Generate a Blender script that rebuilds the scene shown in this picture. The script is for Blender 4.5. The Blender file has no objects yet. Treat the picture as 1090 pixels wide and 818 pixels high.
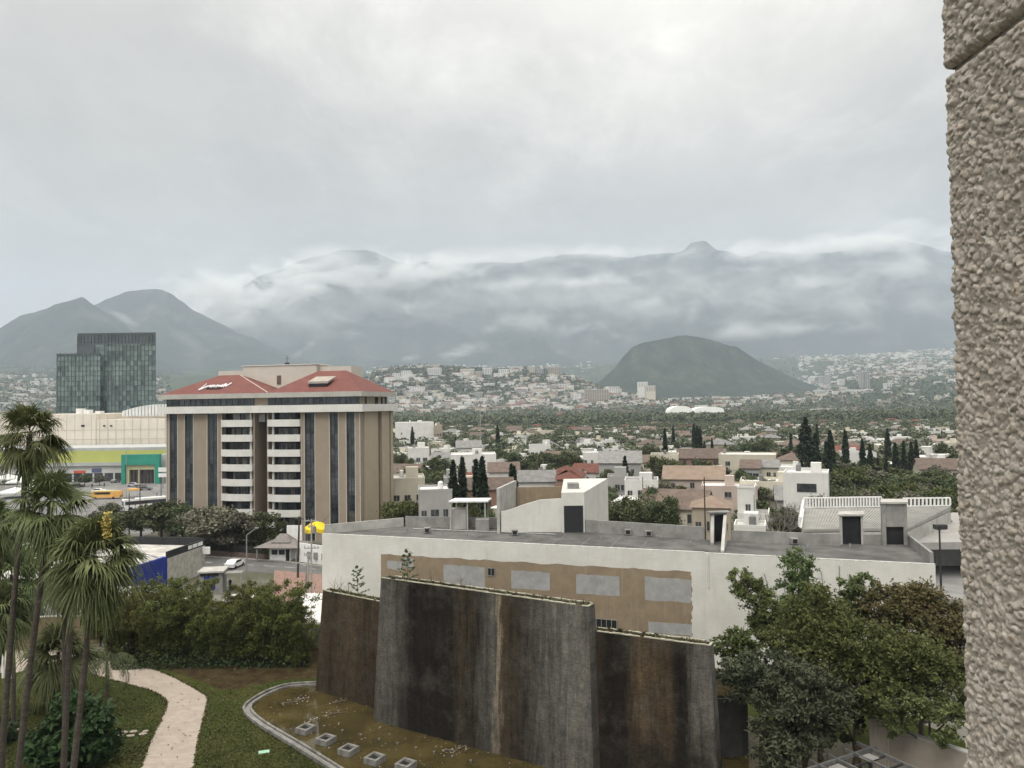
import bpy, math, random
import numpy as np
from mathutils import Vector, Matrix
rnd = random.Random(7)
R = math.radians
sc = bpy.context.scene
col = sc.collection

# ------------------------------------------------------------------ camera
FPX, CX, CY = 800.0, 545.0, 409.0
PITCH, ROLL, CAMZ = math.atan(0.02875), 0.0136, 28.0
Fv = Vector((0, math.cos(PITCH), math.sin(PITCH)))
R0 = Vector((1, 0, 0)); U0 = R0.cross(Fv)
Rv = (R0 * math.cos(ROLL) - U0 * math.sin(ROLL)).normalized()
Uv = Rv.cross(Fv).normalized()
CAM = Vector((0, 0, CAMZ))
cam_d = bpy.data.cameras.new('camera'); cam = bpy.data.objects.new('camera', cam_d); col.objects.link(cam)
mw = Matrix.Identity(4)
for i, v in enumerate((Rv, Uv, -Fv)):
    for k in range(3): mw[k][i] = v[k]
mw.translation = CAM
cam.matrix_world = mw
cam_d.sensor_width = 36; cam_d.lens = 36 * FPX / 1090
cam_d.clip_start = 0.05; cam_d.clip_end = 60000
sc.camera = cam
def ray(px, py): return (Fv + Rv * ((px - CX) / FPX) - Uv * ((py - CY) / FPX))

# ------------------------------------------------------------------ view, sky, sun
sc.view_settings.view_transform = 'Standard'; sc.view_settings.look = 'None'
sc.view_settings.gamma = 1; sc.view_settings.exposure = 0.08
sc.view_settings.use_curve_mapping = False
sc.render.engine = 'CYCLES'
cy = sc.cycles
cy.max_bounces = 5; cy.diffuse_bounces = 3; cy.glossy_bounces = 3; cy.transmission_bounces = 2
cy.volume_bounces = 1; cy.transparent_max_bounces = 8
cy.use_denoising = True; cy.use_adaptive_sampling = True; cy.adaptive_threshold = 0.02
cy.caustics_reflective = False; cy.caustics_refractive = False
cy.volume_step_rate = 1.0; cy.volume_max_steps = 128
SUN_EL, SUN_AZ = R(52), R(205)      # sun veiled behind the overcast, behind the camera to the left

world = bpy.data.worlds.new('World'); sc.world = world; world.use_nodes = True
wn, wl = world.node_tree.nodes, world.node_tree.links
for n in list(wn): wn.remove(n)
def W(t, **k):
    n = wn.new(t)
    for a, b in k.items(): setattr(n, a, b)
    return n
def WM(op, a, b=None, c=None, clamp=False):
    n = W('ShaderNodeMath', operation=op, use_clamp=clamp)
    for i, v in enumerate((a, b, c)):
        if v is None: continue
        if isinstance(v, (int, float)): n.inputs[i].default_value = v
        else: wl.new(v, n.inputs[i])
    return n.outputs[0]
out = W('ShaderNodeOutputWorld'); bg = W('ShaderNodeBackground'); wl.new(bg.outputs[0], out.inputs[0])
sky = W('ShaderNodeTexSky', sky_type='NISHITA', sun_disc=False, sun_elevation=SUN_EL, sun_rotation=SUN_AZ)
tc = W('ShaderNodeTexCoord'); sep = W('ShaderNodeSeparateXYZ'); wl.new(tc.outputs['Generated'], sep.inputs[0])
X_, Y_, Z_ = sep.outputs
zc = WM('MAXIMUM', Z_, 0.0)
zp = WM('ADD', zc, 0.34)
cx_ = WM('DIVIDE', X_, zp); cy_ = WM('DIVIDE', Y_, zp)
cmb = W('ShaderNodeCombineXYZ'); wl.new(cx_, cmb.inputs[0]); wl.new(cy_, cmb.inputs[1])
def WN(scale, det, rough, dist, loc):
    mp = W('ShaderNodeMapping'); mp.inputs['Location'].default_value = loc
    mp.inputs['Scale'].default_value = (1.0, 0.75, 1)
    wl.new(cmb.outputs[0], mp.inputs[0])
    n = W('ShaderNodeTexNoise'); wl.new(mp.outputs[0], n.inputs['Vector'])
    n.inputs['Scale'].default_value = scale; n.inputs['Detail'].default_value = det
    n.inputs['Roughness'].default_value = rough; n.inputs['Distortion'].default_value = dist
    return n.outputs[0]
big = WN(1.0, 6, 0.55, 0.2, (3.1, 7.4, 0)); sm = WN(4.2, 10, 0.62, 0.2, (1.0, 2.0, 5)); st = WN(2.6, 9, 0.62, 0.25, (8.3, 1.2, 0))
# brightness of the cloud deck: overcast sky, brighter towards the zenith
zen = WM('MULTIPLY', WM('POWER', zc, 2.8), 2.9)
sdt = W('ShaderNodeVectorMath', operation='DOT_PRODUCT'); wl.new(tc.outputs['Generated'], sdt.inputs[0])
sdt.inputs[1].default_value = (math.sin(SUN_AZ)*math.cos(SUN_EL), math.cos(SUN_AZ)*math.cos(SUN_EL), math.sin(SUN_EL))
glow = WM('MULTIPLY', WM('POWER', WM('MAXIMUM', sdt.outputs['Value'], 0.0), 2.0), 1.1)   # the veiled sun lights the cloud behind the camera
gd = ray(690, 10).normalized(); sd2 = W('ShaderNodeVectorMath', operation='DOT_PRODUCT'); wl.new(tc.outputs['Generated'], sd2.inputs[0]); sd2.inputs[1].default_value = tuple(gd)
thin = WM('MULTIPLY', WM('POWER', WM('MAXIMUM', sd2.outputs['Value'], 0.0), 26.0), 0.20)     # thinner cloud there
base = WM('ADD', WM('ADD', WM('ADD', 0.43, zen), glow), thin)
v1 = WM('MULTIPLY', WM('SUBTRACT', big, 0.5), 0.85)
v2 = WM('MULTIPLY', WM('SUBTRACT', sm, 0.5), 0.50)
br = WM('MULTIPLY', WM('POWER', WM('MAXIMUM', WM('SUBTRACT', st, 0.51), 0.0), 1.15), 2.3)
mod = WM('ADD', WM('ADD', WM('ADD', v1, v2), br), 1.0)
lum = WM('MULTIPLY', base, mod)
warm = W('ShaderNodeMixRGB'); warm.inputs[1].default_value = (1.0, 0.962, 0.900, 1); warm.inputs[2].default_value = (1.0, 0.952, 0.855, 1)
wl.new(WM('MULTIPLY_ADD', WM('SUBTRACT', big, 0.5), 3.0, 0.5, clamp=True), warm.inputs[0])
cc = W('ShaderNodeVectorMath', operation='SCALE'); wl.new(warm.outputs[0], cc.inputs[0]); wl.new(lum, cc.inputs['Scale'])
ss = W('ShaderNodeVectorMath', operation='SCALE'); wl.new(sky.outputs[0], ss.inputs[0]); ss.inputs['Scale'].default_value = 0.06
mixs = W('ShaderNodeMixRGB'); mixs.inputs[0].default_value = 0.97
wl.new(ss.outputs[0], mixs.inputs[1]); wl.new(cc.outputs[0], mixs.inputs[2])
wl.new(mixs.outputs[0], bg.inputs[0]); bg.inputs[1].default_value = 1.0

sd = bpy.data.lights.new('sun', 'SUN'); sd.energy = 1.5; sd.angle = R(25); sd.color = (1, 0.97, 0.94)
sun = bpy.data.objects.new('sun', sd); col.objects.link(sun)
# direction TO the sun
sdir = Vector((math.sin(SUN_AZ) * math.cos(SUN_EL), math.cos(SUN_AZ) * math.cos(SUN_EL), math.sin(SUN_EL)))
sun.rotation_euler = sdir.to_track_quat('Z', 'Y').to_euler()

# ------------------------------------------------------------------ from the photograph's pixels to points of the place
def atY(px, py, Y):
    d = ray(px, py); t = Y / d.y; return CAM + d * t
def atZ(px, py, z=0.0):
    d = ray(px, py); t = (z - CAMZ) / d.z; return CAM + d * t
def horizon(px): # pixel row of the horizon at a column
    lo, hi = 300.0, 600.0
    for _ in range(30):
        m = (lo + hi) / 2
        if ray(px, m).z > 0: lo = m
        else: hi = m
    return lo
def proj(p):
    v = Vector(p) - CAM; d = v.dot(Fv)
    return (CX + FPX * v.dot(Rv) / d, CY - FPX * v.dot(Uv) / d, d)

# ------------------------------------------------------------------ materials
MATS = {}
def newmat(name):
    m = bpy.data.materials.new(name); m.use_nodes = True
    nt = m.node_tree; b = nt.nodes['Principled BSDF']; MATS[name] = m
    return m, nt, b
def mth(nt, op, a, b=None, clamp=False):
    n = nt.nodes.new('ShaderNodeMath'); n.operation = op; n.use_clamp = clamp
    for i, v in enumerate((a, b)):
        if v is None: continue
        if isinstance(v, (int, float)): n.inputs[i].default_value = v
        else: nt.links.new(v, n.inputs[i])
    return n.outputs[0]
def c4(c): return (c[0], c[1], c[2], 1)
def noise(nt, scale, detail=5, rough=0.6, stretch=(1, 1, 1), coord='Object', dist=0.0, loc=(0, 0, 0)):
    t = nt.nodes.new('ShaderNodeTexCoord'); mp = nt.nodes.new('ShaderNodeMapping'); n = nt.nodes.new('ShaderNodeTexNoise')
    mp.inputs['Scale'].default_value = stretch; mp.inputs['Location'].default_value = loc
    nt.links.new(t.outputs[coord], mp.inputs[0]); nt.links.new(mp.outputs[0], n.inputs['Vector'])
    n.inputs['Scale'].default_value = scale; n.inputs['Detail'].default_value = detail; n.inputs['Roughness'].default_value = rough
    n.inputs['Distortion'].default_value = dist
    return n.outputs[0]
def ramp(nt, fac, stops, interp='LINEAR'):
    r = nt.nodes.new('ShaderNodeValToRGB'); nt.links.new(fac, r.inputs[0]); cr = r.color_ramp; cr.interpolation = interp
    while len(cr.elements) < len(stops): cr.elements.new(0.5)
    for e, (p, c) in zip(cr.elements, stops): e.position = p; e.color = c4(c)
    return r.outputs[0]
def mixc(nt, fac, a, b, mode='MIX'):
    n = nt.nodes.new('ShaderNodeMixRGB'); n.blend_type = mode
    for i, v in ((0, fac), (1, a), (2, b)):
        if isinstance(v, (int, float)): n.inputs[i].default_value = v
        elif isinstance(v, tuple): n.inputs[i].default_value = c4(v)
        else: nt.links.new(v, n.inputs[i])
    return n.outputs[0]
def bump(nt, b, h, strength, dist):
    n = nt.nodes.new('ShaderNodeBump'); n.inputs['Strength'].default_value = strength; n.inputs['Distance'].default_value = dist
    nt.links.new(h, n.inputs['Height']); nt.links.new(n.outputs[0], b.inputs['Normal'])
def pm(name, c1, c2=None, scale=1.0, rough=0.8, lo=0.35, hi=0.65, stretch=(1, 1, 1), bmp=0.0, streak=None, metal=0.0, spec=0.18, rand=0.0):
    """painted or mineral surface: two colours mixed by noise, optional rain streaks, optional bump"""
    m, nt, b = newmat(name)
    b.inputs['Roughness'].default_value = rough; b.inputs['Metallic'].default_value = metal
    b.inputs['Specular IOR Level'].default_value = spec
    if c2 is None: c2 = tuple(x * 0.86 for x in c1)
    c = ramp(nt, noise(nt, scale, 6, 0.62, stretch), [(lo, c2), (hi, c1)])
    if streak:
        s = noise(nt, 1.0, 7, 0.7, (2.3, 2.3, 0.16), dist=0.6)
        c = mixc(nt, mth(nt, 'MULTIPLY', mth(nt, 'MULTIPLY', mth(nt, 'SUBTRACT', s, 0.54), 5.0, True), 0.45), c, streak)
    if rand:
        oi = nt.nodes.new('ShaderNodeObjectInfo'); hs = nt.nodes.new('ShaderNodeHueSaturation')
        nt.links.new(mth(nt, 'ADD', mth(nt, 'MULTIPLY', oi.outputs['Random'], rand), 1 - rand / 2), hs.inputs['Value'])
        nt.links.new(c, hs.inputs['Color']); c = hs.outputs[0]
    nt.links.new(c, b.inputs['Base Color'])
    if bmp: bump(nt, b, noise(nt, scale * 7, 4, 0.6), 0.6, bmp)
    return m
def leafmat(name, dark, light, tip=None, scale=0.6, trans=0.25, rand=0.35, rough=0.55):
    m, nt, b = newmat(name)
    c = ramp(nt, noise(nt, scale, 3, 0.6), [(0.32, dark), (0.62, light)] + ([(0.78, tip)] if tip else []))
    c = mixc(nt, 0.35, c, ramp(nt, noise(nt, scale * 9, 2, 0.5), [(0.35, tuple(x * 0.6 for x in dark)), (0.65, tuple(min(1, x * 1.25) for x in light))]))
    oi = nt.nodes.new('ShaderNodeObjectInfo'); hs = nt.nodes.new('ShaderNodeHueSaturation')
    nt.links.new(mth(nt, 'ADD', mth(nt, 'MULTIPLY', oi.outputs['Random'], rand), 1 - rand / 2), hs.inputs['Value'])
    nt.links.new(mth(nt, 'ADD', mth(nt, 'MULTIPLY', oi.outputs['Random'], 0.05), 0.475), hs.inputs['Hue'])
    nt.links.new(c, hs.inputs['Color']); c = hs.outputs[0]
    nt.links.new(c, b.inputs['Base Color']); b.inputs['Roughness'].default_value = rough; b.inputs['Specular IOR Level'].default_value = 0.12
    tr = nt.nodes.new('ShaderNodeBsdfTranslucent'); nt.links.new(c, tr.inputs[0])
    mx = nt.nodes.new('ShaderNodeMixShader'); mx.inputs[0].default_value = trans
    nt.links.new(b.outputs[0], mx.inputs[1]); nt.links.new(tr.outputs[0], mx.inputs[2])
    nt.links.new(mx.outputs[0], nt.nodes['Material Output'].inputs[0])
    return m

# ------------------------------------------------------------------ objects
def tag(o, label=None, cat=None, group=None, kind=None):
    if label: o['label'] = label
    if cat: o['category'] = cat
    if group: o['group'] = group
    if kind: o['kind'] = kind
    return o
def empty(name, loc, rz=0, label=None, cat=None, group=None):
    o = bpy.data.objects.new(name, None); col.objects.link(o); o.location = loc; o.rotation_euler = (0, 0, rz)
    o.empty_display_size = 0.2
    return tag(o, label, cat, group)
def link(name, me, parent=None, loc=(0, 0, 0), rz=0):
    o = bpy.data.objects.new(name, me); col.objects.link(o); o.location = loc; o.rotation_euler = (0, 0, rz)
    if parent is not None: o.parent = parent
    return o
def npmesh(name, V, F, mats, smooth=False, midx=None):
    """V (n,3) array, F (m,k) array of equal-sided faces"""
    me = bpy.data.meshes.new(name); V = np.asarray(V, dtype=np.float32); F = np.asarray(F, dtype=np.int32)
    m, k = F.shape
    me.vertices.add(len(V)); me.vertices.foreach_set('co', V.ravel())
    me.loops.add(m * k); me.loops.foreach_set('vertex_index', F.ravel())
    me.polygons.add(m); me.polygons.foreach_set('loop_start', np.arange(0, m * k, k, dtype=np.int32))
    me.polygons.foreach_set('loop_total', np.full(m, k, dtype=np.int32))
    if smooth: me.polygons.foreach_set('use_smooth', np.ones(m, dtype=bool))
    if midx is not None: me.polygons.foreach_set('material_index', np.asarray(midx, dtype=np.int32))
    for x in (mats if isinstance(mats, (list, tuple)) else [mats]): me.materials.append(x)
    me.update(calc_edges=True); me.validate()
    return me
class MB:
    def __init__(s): s.v = []; s.f = []
    def add(s, vs, fs):
        n = len(s.v); s.v += [tuple(p) for p in vs]; s.f += [tuple(i + n for i in f) for f in fs]; return s
    def box(s, x0, x1, y0, y1, z0, z1):
        return s.add([(x0,y0,z0),(x1,y0,z0),(x1,y1,z0),(x0,y1,z0),(x0,y0,z1),(x1,y0,z1),(x1,y1,z1),(x0,y1,z1)],
                     [(3,2,1,0),(4,5,6,7),(0,1,5,4),(1,2,6,5),(2,3,7,6),(3,0,4,7)])
    def wall(s, a, b, th, z0, z1, side=1):
        """upright slab along a->b, thickness to the left (side=1) or right"""
        d = Vector((b[0]-a[0], b[1]-a[1])).normalized(); n = Vector((-d.y, d.x)) * th * side
        return s.prism([(a[0],a[1]),(b[0],b[1]),(b[0]+n.x,b[1]+n.y),(a[0]+n.x,a[1]+n.y)], z0, z1)
    def prism(s, poly, z0, z1):
        ar = sum(poly[i][0]*poly[(i+1)%len(poly)][1]-poly[(i+1)%len(poly)][0]*poly[i][1] for i in range(len(poly)))
        if ar < 0: poly = poly[::-1]
        n = len(poly)
        return s.add([(p[0],p[1],z0) for p in poly]+[(p[0],p[1],z1) for p in poly],
                     [tuple(range(n-1,-1,-1)), tuple(range(n,2*n))]+[(i,(i+1)%n,(i+1)%n+n,i+n) for i in range(n)])
    def vprism(s, pts, y0, y1):
        """outline in x,z pushed from y0 to y1"""
        n = len(pts)
        return s.add([(p[0],y0,p[1]) for p in pts]+[(p[0],y1,p[1]) for p in pts],
                     [tuple(range(n)), tuple(range(2*n-1,n-1,-1))]+[((i+1)%n,i,i+n,(i+1)%n+n) for i in range(n)])
    def tube(s, pts, rad, n=8, cap=True):
        base = len(s.v); pts = [Vector(p) for p in pts]
        if isinstance(rad, (int, float)): rad = [rad]*len(pts)
        for i, p in enumerate(pts):
            t = (pts[min(i+1,len(pts)-1)]-pts[max(i-1,0)]).normalized()
            a = t.orthogonal().normalized() if i == 0 else (a - t*a.dot(t)).normalized()
            b = t.cross(a)
            for k in range(n):
                an = 2*math.pi*k/n; q = p+(a*math.cos(an)+b*math.sin(an))*rad[i]; s.v.append(tuple(q))
        for i in range(len(pts)-1):
            for k in range(n):
                s.f.append((base+i*n+k, base+i*n+(k+1)%n, base+(i+1)*n+(k+1)%n, base+(i+1)*n+k))
        if cap:
            s.f.append(tuple(base+k for k in range(n-1,-1,-1))); s.f.append(tuple(base+(len(pts)-1)*n+k for k in range(n)))
        return s
    def cyl(s, x, y, z0, z1, r, n=16, r2=None): return s.tube([(x,y,z0),(x,y,z1)], [r, r if r2 is None else r2], n)
    def mesh(s, name, mat, smooth=False, origin=None, rz=0):
        me = bpy.data.meshes.new(name); v = s.v
        if origin is not None:
            o = Vector(origin); rot = Matrix.Rotation(-rz, 3, 'Z'); v = [tuple(rot @ (Vector(p)-o)) for p in v]
        me.from_pydata(v, [], s.f)
        for x in (mat if isinstance(mat, (list, tuple)) else [mat]): me.materials.append(x)
        if smooth: me.polygons.foreach_set('use_smooth', [True]*len(me.polygons))
        me.update(); return me
    def build(s, name, mat, parent=None, smooth=False, world=True):
        """world=True: the points are world points and the parent is an Empty"""
        if parent is not None and world:
            o = Vector(parent.location); rz = parent.rotation_euler.z
            pp = parent.parent
            if pp is not None: o, rz = Vector(pp.location), pp.rotation_euler.z
            return link(name, s.mesh(name, mat, smooth, o, rz), parent)
        return link(name, s.mesh(name, mat, smooth), parent)
def copy_tree(o, parent=None):
    c = o.copy(); col.objects.link(c)
    if parent is not None: c.parent = parent
    for ch in list(o.children): copy_tree(ch, c)
    return c
ORD = ['zeroth','first','second','third','fourth','fifth','sixth','seventh','eighth','ninth','tenth','eleventh','twelfth','thirteenth',
 'fourteenth','fifteenth','sixteenth','seventeenth','eighteenth','nineteenth','twentieth']
def ordinal(n):
    if n <= 20: return ORD[n]
    T = {2:'twenty',3:'thirty',4:'forty',5:'fifty'}
    TT = {20:'twentieth',30:'thirtieth',40:'fortieth',50:'fiftieth'}
    return TT[n] if n % 10 == 0 else T[n//10]+'-'+ORD[n%10]

# leaf clouds ------------------------------------------------------
def leaves(C, size, rg, aspect=1.8, up=0.4, curl=0.0, nrm=None):
    """one small four-sided leaf at every point of C"""
    n = len(C)
    N = rg.normal(size=(n, 3)); N[:, 2] = np.abs(N[:, 2]) + up
    if nrm is not None: N = N*0.6 + nrm
    N /= np.linalg.norm(N, axis=1)[:, None]
    T = rg.normal(size=(n, 3)); T[:, 2] -= curl
    T -= N*np.sum(T*N, axis=1)[:, None]; T /= np.linalg.norm(T, axis=1)[:, None]
    B = np.cross(N, T)
    s = (size*(0.6+0.8*rg.random(n)))[:, None]
    V = np.stack([C-T*s*0.5*aspect, C+B*s*0.5, C+T*s*0.5*aspect, C-B*s*0.5], axis=1).reshape(-1, 3)
    return V, np.arange(4*n).reshape(n, 4)
def crown_pts(rg, n, rx, ry, rz, cz, k=26, cr=0.3, shell=0.72, flat=0.75, bottom=-0.6):
    """leaf positions gathered in k clumps that fill an ellipsoid's outer half"""
    d = rg.normal(size=(k, 3)); d /= np.linalg.norm(d, axis=1)[:, None]
    rr = shell*(0.55+0.45*rg.random(k)**0.5)*(0.85+0.3*rg.random(k))
    c = d*rr[:, None]; c[:, 2] = np.maximum(c[:, 2], bottom)
    w = 0.6+0.8*rg.random(k); w /= w.sum()
    idx = rg.choice(k, n, p=w)
    o = rg.normal(size=(n, 3)); o /= np.linalg.norm(o, axis=1)[:, None]
    o *= (rg.random(n)**0.45)[:, None]; o[:, 2] *= flat
    o *= np.where(rg.random(n) < .22, 1.0+.75*rg.random(n), 1.0)[:, None]
    P = c[idx] + o*(cr*(0.65+0.7*rg.random(k)))[idx][:, None]
    P *= np.array([rx, ry, rz]); P[:, 2] += cz
    return P, c*np.array([rx, ry, rz])+np.array([0, 0, cz]), o
# ------------------------------------------------------------------ noise for the land
def vnoise(x, y, seed=0):
    xi = np.floor(x).astype(np.int64); yi = np.floor(y).astype(np.int64); xf = x-xi; yf = y-yi
    def h(a, b):
        n = (a*374761393 + b*668265263 + seed*1442695041) & 0xffffffff
        n = ((n ^ (n >> 13))*1274126177) & 0xffffffff
        return ((n ^ (n >> 16)) & 0xffff)/65535.0
    u = xf*xf*(3-2*xf); v = yf*yf*(3-2*yf)
    return (h(xi,yi)*(1-u)+h(xi+1,yi)*u)*(1-v)+(h(xi,yi+1)*(1-u)+h(xi+1,yi+1)*u)*v
def fbm(x, y, oct=5, seed=0, ridged=False):
    t = 0; a = 0.5; s = 0
    for o in range(oct):
        n = vnoise(x*2**o, y*2**o, seed+o*17)
        if ridged: n = 1-np.abs(2*n-1)
        t = t+n*a; s += a; a *= 0.5
    return t/s
def sstep(a, b, x): t = np.clip((x-a)/(b-a), 0, 1); return t*t*(3-2*t)
def land_z(x, y):
    x = np.asarray(x, float); y = np.asarray(y, float); d = np.hypot(x, y)
    k = sstep(-0.2, 0.35, y/np.maximum(d, 1))
    pq_ = x/np.maximum(y, 1)*FPX+CX; low = 1-.60*sstep(560, 645, pq_)*(1-sstep(850, 930, pq_))*sstep(2300, 3000, d)*(1-sstep(4300, 5600, d))
    rise = (0.02*np.maximum(0, d-1500)*sstep(1400, 2400, d) + 0.065*np.maximum(0, d-2300))*low
    und = (fbm(x/420, y/420, 4, 3)-0.5)*70*sstep(1600, 3200, d)
    # wooded ridge with apartment blocks on it, left of the middle
    px = x/np.maximum(y, 1)*FPX+CX
    prof = np.interp(px, [360,395,410,430,455,480,520,560,590,620,665,700], [0,.70,.90,.98,1.0,.97,.93,.98,.88,.6,.25,0])
    ridge = prof*sstep(2250, 2750, d)*(1-sstep(2950, 3900, d))*112
    return k*(rise+und*np.clip(rise/60, 0, 1)+ridge)
# the ground, one sheet out to the foot of the mountains
m, nt, b = newmat('city_ground'); b.inputs['Roughness'].default_value = 0.95; b.inputs['Specular IOR Level'].default_value = 0.05
g = ramp(nt, noise(nt, 0.035, 6, 0.65), [(0.38, (0.055, 0.062, 0.035)), (0.5, (0.10, 0.098, 0.075)), (0.60, (0.19, 0.18, 0.16)), (0.7, (0.07, 0.07, 0.068))])
gf = ramp(nt, noise(nt, 0.004, 8, 0.7), [(0.4, (0.022, 0.036, 0.018)), (0.62, (0.05, 0.06, 0.035))])
geo = nt.nodes.new('ShaderNodeNewGeometry'); ln = nt.nodes.new('ShaderNodeVectorMath'); ln.operation = 'LENGTH'
nt.links.new(geo.outputs['Position'], ln.inputs[0])
nt.links.new(mixc(nt, mth(nt, 'DIVIDE', mth(nt, 'SUBTRACT', ln.outputs['Value'], 700.0), 400.0, True), g, gf), b.inputs['Base Color'])
NA = 520
ang = np.linspace(-math.pi, math.pi, NA, endpoint=False)
rad = np.concatenate([[0.0], np.geomspace(8, 1500, 34), np.geomspace(1560, 9800, 74)])
A, Rr = np.meshgrid(ang, rad)
X = Rr*np.sin(A); Y = Rr*np.cos(A); Z = land_z(X, Y)
V = np.stack([X, Y, Z], -1).reshape(-1, 3); nr = len(rad)
i = np.arange(nr-1)[:, None]*NA; j = np.arange(NA)[None, :]; j2 = (j+1) % NA
F = np.stack([i+j, i+j2, i+NA+j2, i+NA+j], -1).reshape(-1, 4)[:, ::-1]
F = F[NA:] if False else F
tag(link('ground', npmesh('ground', V, F, m, smooth=True)), kind='structure')

# ------------------------------------------------------------------ mountains
def mountain_mat(name, a, b2, c, sc_=0.0030):
    m, nt, b = newmat(name); b.inputs['Roughness'].default_value = 1.0; b.inputs['Specular IOR Level'].default_value = 0.0
    n = noise(nt, sc_, 12, 0.78, (1, 0.6, 0.6)); col_ = ramp(nt, n, [(0.38, a), (0.55, b2), (0.68, c)])
    nt.links.new(col_, b.inputs['Base Color']); return m
def mountain(name, sil, D, front, back, base, rough, seed, mat, px0, px1, n=260, rows=46, gscale=600.0, power=0.9):
    pxs = np.linspace(px0, px1, n)
    xs_, ys_ = zip(*sil)
    X = []; 
    t = np.concatenate([np.linspace(0, 1, rows), 1+np.linspace(0.08, 1, 12)])
    P = np.zeros((len(t), n, 3))
    for k, px in enumerate(pxs):
        py = float(np.interp(px, xs_, ys_)); top = atY(px, py, D); kx = top.x/D
        Yv = np.where(t <= 1, D-front*(1-t), D+back*(t-1))
        f = np.where(t <= 1, np.clip(t, 0, 1)**power, np.clip(2-t, 0, 1)**1.1)
        P[:, k, 0] = kx*Yv; P[:, k, 1] = Yv; P[:, k, 2] = base+(top.z-base)*f
    w = np.sin(np.clip(t, 0, 1)*math.pi*0.5)*np.where(t <= 1, 1-0.75*t**6, 0.25)
    w = (w*(t > 0.02))[:, None]
    r1 = fbm(P[:, :, 0]/gscale, P[:, :, 1]/(gscale*2.6), 6, seed, True)-0.62
    r2 = fbm(P[:, :, 0]/(gscale*0.3), P[:, :, 1]/(gscale*0.5), 4, seed+5, True)-0.6
    hgt = np.clip((P[:, :, 2]-base)/max(P[:, :, 2].max()-base, 1), 0, 1)
    P[:, :, 2] += w*(r1*rough+r2*rough*0.3)*(0.35+0.65*hgt)
    P[0, :, 2] = base-60; P[-1, :, 2] = base-60
    nt_ = len(t); V = P.reshape(-1, 3)
    i = np.arange(nt_-1)[:, None]*n; j = np.arange(n-1)[None, :]
    F = np.stack([i+j, i+j+1, i+n+j+1, i+n+j], -1).reshape(-1, 4)
    return tag(link(name, npmesh(name, V, F, mat, smooth=True)), kind='structure')
MM = mountain_mat('mountain_scrub', (0.018, 0.025, 0.022), (0.034, 0.040, 0.034), (0.085, 0.082, 0.076))
MF = mountain_mat('mountain_rock', (0.026, 0.034, 0.032), (0.046, 0.050, 0.047), (0.12, 0.12, 0.11))
mountain('mountain_range', [(-260,440),(-100,420),(60,400),(150,372),(200,340),(235,318),(280,293),(330,274),(360,266),(400,270),(440,283),(480,281),(520,279),(560,277),(600,273),(640,270),(690,272),(722,268),(735,258),(750,255),(764,266),(790,272),(840,268),(868,268),(900,264),(930,256),(960,254),(990,262),(1030,272),(1100,262),(1250,300)],
         9000, 2300, 2600, 380, 520, 11, MF, -260, 1250, n=420, rows=60, gscale=700, power=1.05)
mountain('mountain_ridge_far', [(280,398),(320,384),(350,376),(395,372),(430,380),(470,386),(505,371),(525,358),(542,352),(560,354),(580,360),(610,374),(640,384),(680,396),(740,402),(830,404)],
         7200, 900, 900, 300, 160, 23, MM, 280, 830, n=200, rows=34, gscale=420)
mountain('mountain_peak_rear', [(-40,392),(40,362),(70,342),(95,328),(112,320),(135,312),(150,308.5),(165,308),(178,310),(190,319),(205,330),(235,345),(262,358),(292,370),(325,384),(352,398),(372,412)],
         7000, 1500, 1400, 300, 200, 31, MM, -40, 372, n=200, rows=40, gscale=430)
mountain('mountain_peak_front', [(-340,420),(-200,402),(-110,392),(-50,368),(0,350),(22,336),(40,331),(60,323),(78,320),(88,317),(97,323),(108,330),(128,343),(142,356),(170,378),(200,396),(225,412),(240,420)],
         5800, 1300, 1300, 220, 160, 37, MM, -340, 240, n=220, rows=40, gscale=400)
HM = mountain_mat('hill_scrub', (0.012, 0.020, 0.012), (0.030, 0.040, 0.024), (0.085, 0.085, 0.060), 0.011)
mountain('hill', [(600,424),(625,416),(642,404),(655,391),(664,380),(673,370),(684,366),(692,364),(700,362.5),(708,360.5),(722,358),(737,357.5),(752,360),(768,366),(776,368),(783,369),(792,375),(805,383),(822,392),(840,401),(858,408),(880,414),(910,420),(930,425)],
         4000, 680, 700, 60, 75, 41, HM, 600, 930, n=170, rows=40, gscale=130, power=1.25)

# ------------------------------------------------------------------ the garden's sheets, road and paving
def sheet(name, pts, z, mat, kind='structure'):
    me = bpy.data.meshes.new(name); me.from_pydata([(p[0], p[1], z) for p in pts], [], [tuple(range(len(pts)))])
    me.materials.append(mat); me.update()
    if me.polygons[0].normal.z < 0: me.flip_normals()
    return tag(link(name, me), kind=kind)
def gz(px, py, z=0.0): p = atZ(px, py, z); return (p.x, p.y)
m, nt, b = newmat('lawn'); b.inputs['Roughness'].default_value = 0.9; b.inputs['Specular IOR Level'].default_value = 0.05
c = ramp(nt, noise(nt, 0.22, 6, 0.65), [(0.36, (0.066, 0.055, 0.020)), (0.47, (0.040, 0.048, 0.012)), (0.60, (0.026, 0.040, 0.009))])
c = mixc(nt, 0.45, c, ramp(nt, noise(nt, 7.0, 6, 0.7), [(0.35, (0.010, 0.016, 0.003)), (0.65, (0.060, 0.070, 0.020))]))
nt.links.new(c, b.inputs['Base Color']); bump(nt, b, noise(nt, 22.0, 4, 0.7), 0.9, 0.05)
LAWN = m
m, nt, b = newmat('soil'); b.inputs['Roughness'].default_value = 1.0; b.inputs['Specular IOR Level'].default_value = 0.05
c = ramp(nt, noise(nt, 0.8, 7, 0.7), [(0.35, (0.020, 0.014, 0.007)), (0.5, (0.040, 0.028, 0.014)), (0.64, (0.050, 0.044, 0.018))])
nt.links.new(c, b.inputs['Base Color']); bump(nt, b, noise(nt, 14.0, 4, 0.7), 0.8, 0.05)
SOIL = m
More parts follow.
